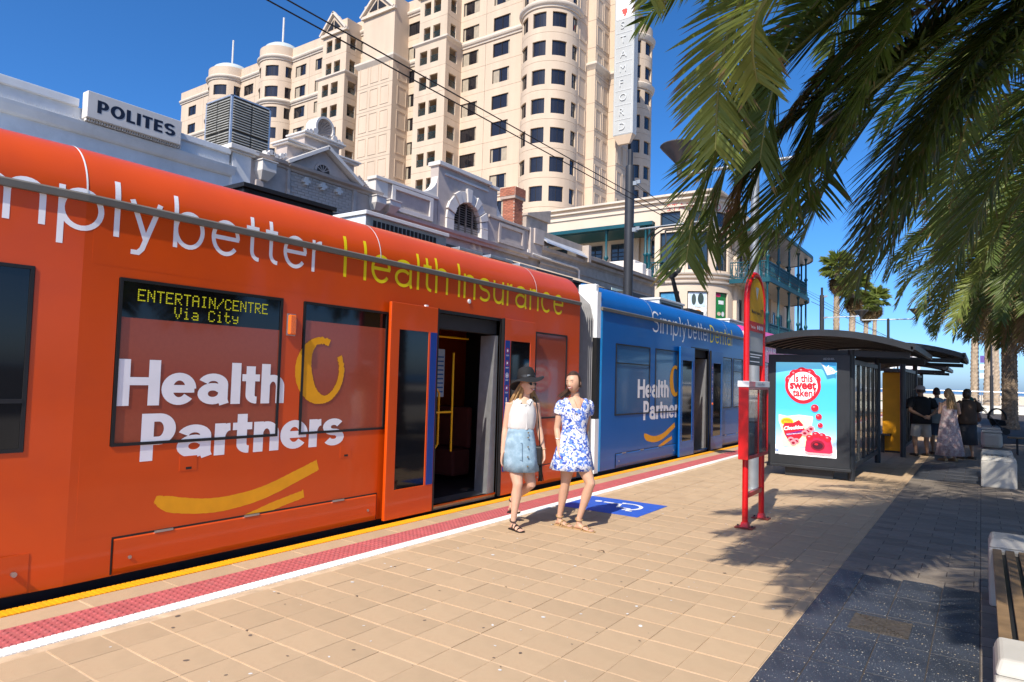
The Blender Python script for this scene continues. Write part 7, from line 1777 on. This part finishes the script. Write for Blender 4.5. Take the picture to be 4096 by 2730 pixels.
# sunglasses
g = G(); q = lambda x, y, z: tuple(hc1+R1 @ Vector((x, y, z)))
for s in (-1, 1): g.loft([[q(s*.031+.022*cos(t), -.092+.008*abs(s*.031+.022*cos(t))/.05+d_, .002+.016*sin(t)) for t in [2*pi*k/12 for k in range(12)]] for d_ in (0, .004)])
g.tube([q(-.012, -.096, .008), q(.012, -.096, .008)], .003, 5)
for s in (-1, 1): g.tube([q(s*.05, -.085, .006), q(s*.076, .01, .004)], .003, 5)
g.build('sunglasses', m_strap, W1, local=True)
locks(W1, m_hairb, [(q(-.06, .0, .02), z1(235, 400, -.02)), (q(-.05, .04, .02), z1(215, 385, .04)), (q(-.03, .07, .02), z1(270, 400, .08)), (q(.06, .03, .0), z1(420, 400, .03)), (q(.05, .05, .02), z1(405, 430, .02)), (q(.0, .08, 0), z1(330, 410, .09))], rq, n=60, spread=.012, w=.009)
# blouse: collar, placket, hem tucked in
def shell(rings, name, mt, parent, thick=.004, n=64, seg=2, close_top=False):
    g = G(); g.loft(rings, caps=False); o = g.build(name, mt, parent, smooth=True, ang=80, local=True)
    s = o.modifiers.new('thickness', 'SOLIDIFY'); s.thickness = thick; s.offset = 1; return o
er = ell_ring
N_ = 64
bl = shell([er(z1(287, 640), .128, .098, N_, fold=.015, k=11), er(z1(288, 610), .142, .112, N_, fold=.03, k=10, ph=.4), er(z1(293, 560), .146, .116, N_, fold=.03, k=9, ph=.6), er(z1(299, 500), .144, .128, N_, fold=.024, k=8, ph=1), er(z1(300, 450), .138, .126, N_, fold=.014, k=7), er(z1(300, 410), .124, .106, N_, fold=.006), er(z1(303, 380), .112, .085, N_, drop=.03, dropw=4, push=.025), er(z1(308, 358), .082, .066, N_, drop=.10, dropw=5, push=.055)], 'blouse', m_blouse, W1)
for s in (-1, 1):
    g = G(); a = z1(308, 352, -.055)+Vector((s*.055, .01, 0)); g.add([a+Vector((-s*.005, .03, .006)), a+Vector((s*.030, -.025, -.022)), a+Vector((s*.004, -.068, -.070)), a+Vector((-s*.030, -.050, -.045))], [(0, 1, 2, 3)]); g.build('collar', m_blouse, bl, local=True)
g = G(); g.loft([[(z1(330, zz).x-.012, -.124+.02*abs(zz-480)/160, z1(0, zz).z), (z1(330, zz).x+.012, -.127+.02*abs(zz-480)/160, z1(0, zz).z)] for zz in (440, 480, 520, 560, 600, 625)], closed=False, caps=False); g.build('placket', m_blouse, bl, local=True)
# denim skirt with button front and pockets
sk = shell([er(z1(287, 622), .132, .104, N_), er(z1(286, 650), .140, .110, N_, fold=.004), er(z1(284, 720), .160, .128, N_, fold=.006), er(z1(287, 800), .176, .142, N_, fold=.012, k=6), er(z1(293, 900), .182, .152, N_, fold=.028, k=6, ph=.5), er(z1(299, 992), .184, .158, N_, fold=.045, k=6, ph=.7)], 'skirt', m_denim, W1, .006)
g = G()
for zz, yy in ((650, -.118), (690, -.126), (770, -.146), (855, -.156), (935, -.163)): g.tube([tuple(z1(352, zz, yy)), tuple(z1(352, zz, yy-.008))], .009, 8)
g.build('button', mat('brass', (.25,.17,.08), .4, metal=.8), sk, local=True)['kind'] = 'stuff'
g = G(); g.tube([tuple(z1(205, 735, -.085)), tuple(z1(300, 740, -.145)), tuple(z1(303, 885, -.165)), tuple(z1(205, 880, -.10))], .004, 4); g.build('pocket_seam', mat('denim_dark', (.14,.22,.30), .8), sk, local=True)
g = G(); g.bar(z1(237, 742, -.122), z1(258, 746, -.134), .004, .014); g.build('label_patch', mat('patch_navy', (.03,.04,.12), .6), sk, local=True)
# hat
g = G(); hr = Matrix.Rotation(RAD(-8), 3, 'Y') @ Matrix.Rotation(RAD(-9), 3, 'X'); hb = hc1+Vector((-.014, .022, .058)); n = 40; rings = []
for r_, zz, wv in ((.001, .130, 0), (.05, .128, 0), (.078, .112, 0), (.092, .08, 0), (.098, .04, 0), (.101, .0, 0), (.106, -.006, .1), (.140, -.012, .7), (.175, -.026, 1.5), (.196, -.042, 2.0), (.197, -.047, 2.0), (.172, -.032, 1.5), (.105, -.012, .1)):
    rings.append([tuple(hb+hr @ Vector((r_*cos(a), r_*sin(a), zz+wv*(.016*sin(2*a+.6)-.022*max(0, cos(a-pi))**2+.014*max(0, cos(a))**2)))) for a in [2*pi*j/n for j in range(n)]])
g.loft(rings, caps=True); ht = g.build('hat', m_hat, W1, smooth=True, ang=60, local=True)
g = G(); g.loft([[tuple(hb+hr @ Vector((r_*cos(a), r_*sin(a), zz))) for a in [2*pi*j/n for j in range(n)]] for r_, zz in ((.1025, .004), (.1015, .030), (.0985, .031))], caps=False); g.build('hat_band', mat('band_black', (.02,.02,.02), .4), ht, local=True)
g = G(); g.loft([[tuple(hb+hr @ Vector((.1045*cos(a), .1045*sin(a), zz))) for a in [RAD(-85+18*j/4) for j in range(5)]] for zz in (.012, .026)], closed=False, caps=False); g.build('hat_clasp', mat('hat_metal', (.8,.72,.6), .25, metal=.9), ht, local=True)
# sandals
sole(W1, h1+Vector((0, 0, .0)), z1(322, 1484, -.225), m_strap, [(.78, .70, .030), (.55, .42, .052), (.35, .25, .062)], ank=z1(243, 1408, -.10)); sole(W1, h2+Vector((0, 0, -.01)), z1(294, 1402, .298), m_strap, [(.78, .70, .030), (.3, .2, .06)], ank=z1(232, 1296, .34))
g = G(); A = z1(140, 830, -.03); g.tube([tuple(A+Vector((.026*cos(t), .026*sin(t), .003*sin(t)))) for t in [2*pi*k/12 for k in range(13)]], .003, 5); A = z1(490, 795, .02); g.tube([tuple(A+Vector((.028*cos(t), .028*sin(t), .006*sin(t)))) for t in [2*pi*k/12 for k in range(13)]], .005, 5); g.build('bracelet', m_tansole, W1, local=True)['kind'] = 'stuff'
# shoulder bag with fringe, its own thing
SB = thing('shoulder_bag', 'black shoulder bag with long fringe hanging at the hip of the person in the hat', 'bag', (-4.19, 6.18, 0), YAW)
g = G(); p = z1(445, 860, .03); g.box(p.x-.035, p.x+.045, p.y-.06, p.y+.05, p.z-.10, p.z+.11); g.build('pouch', m_strap, SB, bevel=.02, local=True)
g = G(); g.tube(interp([tuple(z1(380, 345, .06)), tuple(z1(405, 352, -.04)), tuple(z1(425, 450, -.13)), tuple(z1(445, 620, -.10)), tuple(z1(460, 760, .0)), tuple(z1(462, 800, .03))], 20), .007, 6); g.build('strap', m_strap, SB, smooth=True, local=True)
g = G()
for i in range(16):
    a = z1(470+rq.uniform(-8, 12), 920, .03+rq.uniform(-.03, .03)); g.tube([tuple(a), tuple(a+Vector((rq.uniform(-.01, .015), rq.uniform(-.01, .01), -.10))), tuple(a+Vector((rq.uniform(-.02, .03), 0, -.2)))], .004, 4)
g.build('fringe', m_strap, SB, local=True)
# ---- woman in blue floral dress
W2 = thing('person', 'person in short white and blue floral dress with dark hair tied back, smiling', 'person', (-3.705, 6.60, 0), YAW, group='people walking along the platform')
z2 = lambda zx, zy, y=0.0: Vector(((zx-768)*Kz, y, (1488-zy)*Kz))
g = G(); hc2 = z2(742, 205, -.02); R2 = head_pts(g, hc2, RAD(-36), 1.02, RAD(-5))
limb(g, [z2(765, 385, .02), z2(757, 290, .005)], [.054, .049])
torso(g, [(z2(770, 900), .10, .09), (z2(768, 820), .160, .118), (z2(764, 720), .150, .112), (z2(757, 620), .118, .09), (z2(760, 530), .132, .10), (z2(762, 450), .150, .112), (z2(762, 390), .152, .085), (z2(763, 352), .10, .06), (z2(764, 335), .05, .05)])
arm(g, z2(640, 385, .02), z2(605, 620, .03), z2(622, 775, -.06), (.25, -.35, -1), (.5, -.8, 0), 1.0, 1, 1.05, .6)
arm(g, z2(885, 375, .03), z2(880, 600, .16), z2(850, 760, .24), (-.2, .2, -1), (-.9, -.2, 0), 1.0, -1, 1.05, .5)
l1 = leg(g, z2(712, 880, .0), z2(692, 1095, .02), z2(652, 1398, .10), z2(752, 1480, -.02), 1.0, 1.0)
l2 = leg(g, z2(822, 880, -.03), z2(900, 1080, -.12), z2(812, 1398, -.06), z2(925, 1486, -.19), 1.0, 1.0)
child(remeshed(g, .0065, 'body', m_skin2), 'body', W2); face(W2, hc2, R2, 1.02); hair_cap(hc2, R2, 1.02, m_haird, W2, cut=.25, low=-.45, grow=1.06)
q = lambda x, y, z: tuple(hc2+R2 @ Vector((x, y, z)))
locks(W2, m_haird, [(q(.0, .09, .03), z2(690, 330, .09)), (q(.02, .10, .01), z2(650, 325, .06)), (q(-.02, .10, .0), z2(625, 335, .03))], rq, n=36, spread=.010, w=.011, name='ponytail')
g = G(); g.lathe([(.005, -.035), (.032, -.015), (.036, .005), (.022, .03), (.003, .036)], q(.0, .105, .06), 12); g.build('hair_knot', m_haird, W2, smooth=True, local=True)
dr = shell([er(z2(745, 975), .238, .195, N_, fold=.045, k=7, ph=.3), er(z2(748, 900), .215, .175, N_, fold=.032, k=7, ph=.3), er(z2(754, 800), .188, .150, N_, fold=.018, k=7, ph=.3), er(z2(757, 710), .160, .124, N_, fold=.01, k=7), er(z2(757, 625), .130, .102, N_, fold=.006), er(z2(759, 570), .136, .108, N_, fold=.006), er(z2(762, 500), .154, .134, N_, fold=.006, k=5), er(z2(762, 450), .162, .132, N_), er(z2(762, 405), .165, .112, N_, drop=.03, push=.02), er(z2(763, 375), .150, .090, N_, drop=.085, dropw=6, push=.045), er(z2(764, 345), .120, .070, N_, drop=.185, dropw=7, push=.068)], 'dress', m_floral, W2)
for s, a, b in ((-1, z2(668, 392, .02), z2(614, 490, .02)), (1, z2(862, 384, .03), z2(890, 490, .08))):
    g = G(); P = interp([tuple(a), tuple(a.lerp(b, .4)+Vector((s*.012, 0, .01))), tuple(b)], 8); g.tube(P, [.045, .060, .066, .068, .067, .065, .063, .060, .052], 18, caps=False); g.build('sleeve', m_floral, dr, smooth=True, local=True)
g = G(); g.tube(interp([tuple(z2(735, 330, -.03)), tuple(z2(765, 400, -.12)), tuple(z2(792, 435, -.135)), tuple(z2(805, 395, -.11)), tuple(z2(800, 330, -.02))], 16), .0016, 4); g.lathe([(.001, -.008), (.006, 0), (.001, .008)], tuple(z2(792, 438, -.138)), 6); g.build('necklace', mat('gold', (.6,.4,.12), .3, metal=.9), W2, local=True)
g = G(); A = z2(612, 700, -.03); g.tube([tuple(A+Vector((.032*cos(t), .032*sin(t), .004*sin(t)))) for t in [2*pi*k/12 for k in range(13)]], .0028, 5); g.build('bracelet', m_alu, W2, local=True)
sole(W2, l1, z2(756, 1480, -.025), m_tansole, [(.80, .66, .028), (.66, .80, .030), (.5, .35, .052), (.35, .5, .054)], ank=z2(652, 1400, .10)); sole(W2, l2, z2(930, 1486, -.195), m_tansole, [(.82, .70, .026), (.45, .6, .05)], ank=z2(812, 1400, -.06))
# ---- people in the shade beyond the shelter, seen from behind
def standing(loc, rz, hgt, label, skin, build, voxel=.013, grp='people standing beyond the shelter'):
    t = thing('person', label, 'person', loc, rz, group=grp); return t
def generic(t, s, skin, wide=1.0, arms='down', headyaw=180, stance=.11, facing=1, feet=True, voxel=.012, walk=0.0):
    """s: height in metres / 1.7; facing +Y local (back to the camera)"""
    P = lambda x, y, z: Vector((x*s, y*s*facing, z*s)); g = G(); hc = P(0, .02, 1.58); Rr = head_pts(g, hc, RAD(headyaw), s)
    limb(g, [P(0, -.01, 1.38), P(0, .01, 1.50)], [.055*s*wide, .052*s])
    torso(g, [(P(0, 0, .82), .11*s*wide, .10*s), (P(0, 0, .92), .165*s*wide, .12*s*wide), (P(0, 0, 1.05), .15*s*wide, .115*s*wide), (P(0, 0, 1.2), .155*s*wide, .115*s*wide), (P(0, -.01, 1.33), .17*s*wide, .105*s), (P(0, -.01, 1.40), .12*s, .07*s), (P(0, -.01, 1.43), .055*s, .05*s)])
    if arms == 'behind':
        arm(g, P(-.20*wide, -.01, 1.37), P(-.27*wide, -.10, 1.10), P(-.06, -.17*wide, .96), (1, -.05, -.35), (0, -1, 0), s, 1, 1.2); arm(g, P(.20*wide, -.01, 1.37), P(.27*wide, -.10, 1.10), P(.08, -.175*wide, .97), (-1, -.05, -.35), (0, -1, 0), s, -1, 1.2)
    elif arms == 'front':
        arm(g, P(-.19*wide, -.01, 1.37), P(-.22*wide, .0, 1.12), P(-.06, .20, 1.16), (.6, .5, .1), (0, 0, 1), s, 1); arm(g, P(.19*wide, -.01, 1.37), P(.26*wide, .02, 1.12), P(.20, .22, 1.12), (-.3, .8, .1), (0, 0, 1), s, -1)
    elif arms == 'push':
        arm(g, P(-.18, 0, 1.36), P(-.22, -.04, 1.10), P(-.28, .10, .92), (0, .4, -.9), (.8, 0, 0), s, 1); arm(g, P(.18, 0, 1.36), P(.30, .08, 1.15), P(.48, .20, 1.00), (.8, .4, -.2), (0, 0, -1), s, -1)
    else:
        arm(g, P(-.20*wide, -.01, 1.37), P(-.25*wide, 0, 1.10), P(-.25*wide, .04, .86), (0, .1, -1), (.9, 0, 0), s, 1); arm(g, P(.20*wide, -.01, 1.37), P(.25*wide, 0, 1.10), P(.25*wide, .04, .86), (0, .1, -1), (-.9, 0, 0), s, -1)
    a = leg(g, P(-.09, 0, .86), P(-stance, .02+walk*.1, .47), P(-stance, -.02-walk*.12, .075), P(-stance-.03, .13-walk*.12, .012), s, 1.0*wide**.5); b = leg(g, P(.09, 0, .86), P(stance, .02-walk*.05, .47), P(stance, -.02+walk*.2, .075), P(stance+.03, .13+walk*.2, .012), s, 1.0*wide**.5)
    child(remeshed(g, voxel, 'body', skin, 4), 'body', t)
    return P, hc, Rr, (a, b)
def shoes(t, P, mt, stance=.11, s=1.0, walk=0.0):
    for sx, w_ in ((-1, -walk*.12), (1, walk*.2)):
        g = G(); c = P(sx*(stance+.01), .04+w_, .035); g.loft([[tuple(c+Vector((x*wd, yy, 0))+Vector((0, 0, zz))) for x, zz in ((-1, -.034), (1, -.034), (.9, .0+hh), (-.9, .0+hh))] for yy, wd, hh in ((-.13, .035, .03), (-.04, .042, .035), (.06, .05, .015), (.14, .04, .0))]); g.build('shoe', mt, t, bevel=.008, local=True)
m_tee = mat('black_tee', (.012,.012,.013), .85, var=.2); m_shorts = mat('stone_shorts', (.40,.37,.33), .8, var=.08, bump=.15); m_cap = mat('cap_pale', (.45,.42,.40), .8); m_ltblue = mat('pale_blue_shirt', (.35,.45,.52), .8, var=.08); m_shoe = mat('dark_shoe', (.03,.025,.02), .6)
def tee(t, P, mt, wide, hem=.80, s=1.0, sleeves=True):
    o = shell([er(P(0, -.01, hem), .20*s*wide, .155*s*wide, 40, fold=.02, k=6), er(P(0, 0, .95), .195*s*wide, .155*s*wide, 40, fold=.015, k=6), er(P(0, 0, 1.1), .18*s*wide, .15*s*wide, 40), er(P(0, -.005, 1.25), .185*s*wide, .14*s*wide, 40), er(P(0, -.01, 1.36), .18*s*wide, .115*s*wide, 40), er(P(0, -.01, 1.42), .12*s*wide, .08*s, 40), er(P(0, -.01, 1.445), .07*s, .065*s, 40)], 'shirt', mt, t)
    if sleeves:
        for sx in (-1, 1): g = G(); g.tube([tuple(P(sx*.15*wide, -.01, 1.385)), tuple(P(sx*.215*wide, -.02, 1.33)), tuple(P(sx*.262*wide, -.06, 1.16))], [.06*s, .075*s*wide, .072*s*wide], 14, caps=False); g.build('sleeve', mt, o, smooth=True, local=True)
def shorts(t, P, mt, wide, s, zl=.50, stance=.11):
    o = shell([er(P(0, 0, .95), .175*s*wide, .14*s*wide, 40), er(P(0, 0, .84), .19*s*wide, .15*s*wide, 40), er(P(0, 0, .76), .19*s*wide, .145*s*wide, 40)], 'shorts', mt, t)
    for sx in (-1, 1): g = G(); g.tube([tuple(P(sx*.088*wide, 0, .82)), tuple(P(sx*.10*wide, 0, .68)), tuple(P(sx*stance*1.03, .01, zl))], [.105*s*wide, .105*s*wide, .092*s*wide], 16, caps=False); g.build('shorts_leg', mt, o, smooth=True, local=True)
t = standing((-1.22, 19.35, 0), YAW, 1.7, 'person in black tee shirt, pale shorts and cap with hands clasped behind', m_skin3, 1)
P, hc, Rr, ft = generic(t, 1.0, m_skin3, 1.18, 'behind', headyaw=215, stance=.14); tee(t, P, m_tee, 1.2, .78); shorts(t, P, m_shorts, 1.12, 1.0, .47, .14); shoes(t, P, m_shoe, .14); hair_cap(hc, Rr, 1.0, m_haird, t, low=-.3)
g = G(); q = lambda x, y, z: tuple(hc+Rr @ Vector((x, y, z))); g.loft([[q(.084*r_*sin(a), -.104*r_*cos(a)+.004, zz) for a in [2*pi*k/20 for k in range(20)]] for r_, zz in ((1.04, .035), (1.02, .08), (.8, .115), (.3, .135))]); cp = g.build('cap', m_cap, t, smooth=True, local=True)
g = G(); g.loft([[q(-.06, -.085, .045), q(-.03, -.10, .052), q(.03, -.10, .052), q(.06, -.085, .045)], [q(-.05, -.15, .03), q(-.02, -.175, .03), q(.02, -.175, .03), q(.05, -.15, .03)]], closed=False, caps=False); g.build('cap_peak', m_cap, cp, local=True)
t = standing((-.92, 20.1, 0), YAW, 1.66, 'person in pale blue shirt half hidden behind the one in black tee', m_skin3, 1)
P, hc, Rr, ft = generic(t, .98, m_skin3, 1.05, 'down', headyaw=150); tee(t, P, m_ltblue, 1.08, .80, .98); shorts(t, P, mat('dark_blue_shorts', (.05,.07,.11), .8), 1.05, .98); shoes(t, P, m_shoe, .11); hair_cap(hc, Rr, .98, m_haird, t, low=-.4)
t = standing((-.62, 18.55, 0), YAW, 1.66, 'person with long fair hair in ankle length dusty pink floral dress, seen from behind', m_skin2, 1)
P, hc, Rr, ft = generic(t, .97, m_skin2, 1.02, 'front', headyaw=178)
shell([er(P(.01, 0, .13), .30, .26, 56, fold=.035, k=9), er(P(.01, 0, .5), .25, .20, 56, fold=.03, k=9), er(P(0, 0, .85), .20, .155, 56, fold=.02, k=9), er(P(0, 0, 1.02), .165, .13, 56), er(P(0, 0, 1.18), .165, .135, 56), er(P(0, -.01, 1.30), .17, .11, 56, drop=-.06, fdir=pi/2)], 'dress', m_pinkdr, t); hair_cap(hc, Rr, .99, m_hairb, t, cut=.5, low=-.7); q = lambda x, y, z: tuple(hc+Rr @ Vector((x, y, z)))
locks(t, m_hairb, [(q(x, .075, .03), tuple(P(-x*1.3, -.13, 1.22))) for x in (-.06, -.04, -.02, 0, .02, .04, .06)], rq, n=70, spread=.014, w=.013); shoes(t, P, m_tansole, .11)
t = standing((-.28, 19.4, 0), YAW, 1.66, 'person in dark brown top beside the pink dress with a bag on one arm', m_skin3, 1)
P, hc, Rr, ft = generic(t, .97, m_skin3, 1.05, 'front', headyaw=165); tee(t, P, mat('brown_top', (.06,.035,.022), .8), 1.08, .85, .97); shell([er(P(0, 0, .35), .21, .18, 40, fold=.03), er(P(0, 0, .9), .18, .14, 40)], 'skirt', mat('dark_skirt', (.03,.03,.035), .8), t); hair_cap(hc, Rr, 1.0, m_haird, t, low=-.8); shoes(t, P, m_shoe, .11)
o = G(); o.lathe([(.02, .0), (.14, .02), (.17, .12), (.14, .24), (.05, .28)], (.22, .12, .86), 14); o.tube([(.12, .1, 1.1), (.18, .1, 1.36), (.30, .1, 1.1)], .012, 6)
bagm = o.mesh('handbag', mat('tan_bag', (.11,.045,.025), .6)); o = bpy.data.objects.new('handbag', bagm); COL.objects.link(o); o.location = (-.28, 19.4, 0); o.rotation_euler = (0, 0, YAW); tag(o, 'round brown handbag hanging beside the pink dress', 'bag')
t = standing((-.40, 31.3, 0), YAW-.5, 1.62, 'person in long green printed dress pushing a pram', m_skin3, 1)
P, hc, Rr, ft = generic(t, .97, m_skin3, .95, 'push', headyaw=170, walk=.6)
shell([er(P(0, .03, .14), .25, .24, 48, fold=.05, k=8), er(P(0, .02, .5), .22, .19, 48, fold=.035, k=8), er(P(0, 0, .9), .175, .14, 48, fold=.015, k=8), er(P(0, 0, 1.06), .14, .11, 48), er(P(0, 0, 1.22), .16, .125, 48), er(P(0, -.01, 1.34), .16, .10, 48), er(P(0, -.01, 1.40), .10, .07, 48)], 'dress', m_greendr, t); hair_cap(hc, Rr, 1.06, m_haird, t, low=-.8); shoes(t, P, m_shoe, .11, walk=.6)
g = G(); g.lathe([(.01, -.07), (.06, -.05), (.08, 0), (.06, .05), (.01, .07)], tuple(hc+Rr @ Vector((0, .09, .06))), 12); g.build('hair_bun', m_haird, t, smooth=True, local=True)
# pram
PRM = thing('pram', 'black folding pram with hood pushed by the person in green', 'pram', (.42, 31.4, 0), YAW-.5)
g = G(); g.loft([[(.30*cos(a)*w_+.05, y, .62+.36*sin(a)*w_) for a in [RAD(-10+200*k/14) for k in range(15)]] for y, w_ in ((-.22, .9), (-.1, 1), (.1, 1), (.22, .9))], closed=False, caps=False); h_ = g.build('hood', m_hat, PRM, smooth=True, local=True)
sd = h_.modifiers.new('thickness', 'SOLIDIFY'); sd.thickness = .015
g = G(); g.loft([[(-.22, -.2, .6), (-.22, .2, .6), (.28, .2, .52), (.28, -.2, .52)], [(-.12, -.17, .32), (-.12, .17, .32), (.32, .17, .34), (.32, -.17, .34)]]); g.build('seat', m_hat, PRM, bevel=.02, local=True)
g = G()
for y in (-.22, .22): g.tube([(-.42, y, 1.0), (-.25, y, .75), (.28, y, .12)], .014, 6); g.tube([(.1, y, .5), (-.22, y, .12)], .014, 6)
g.tube([(-.42, -.22, 1.0), (-.42, .22, 1.0)], .016, 6); g.build('frame', m_pole, PRM, smooth=True, local=True)
for x in (-.22, .30):
    for y in (-.24, .24): g = G(); g.tube([(x, y-.018, .12), (x, y+.018, .12)], .12, 16); w_ = g.build('wheel', m_rub, PRM, smooth=True, local=True)
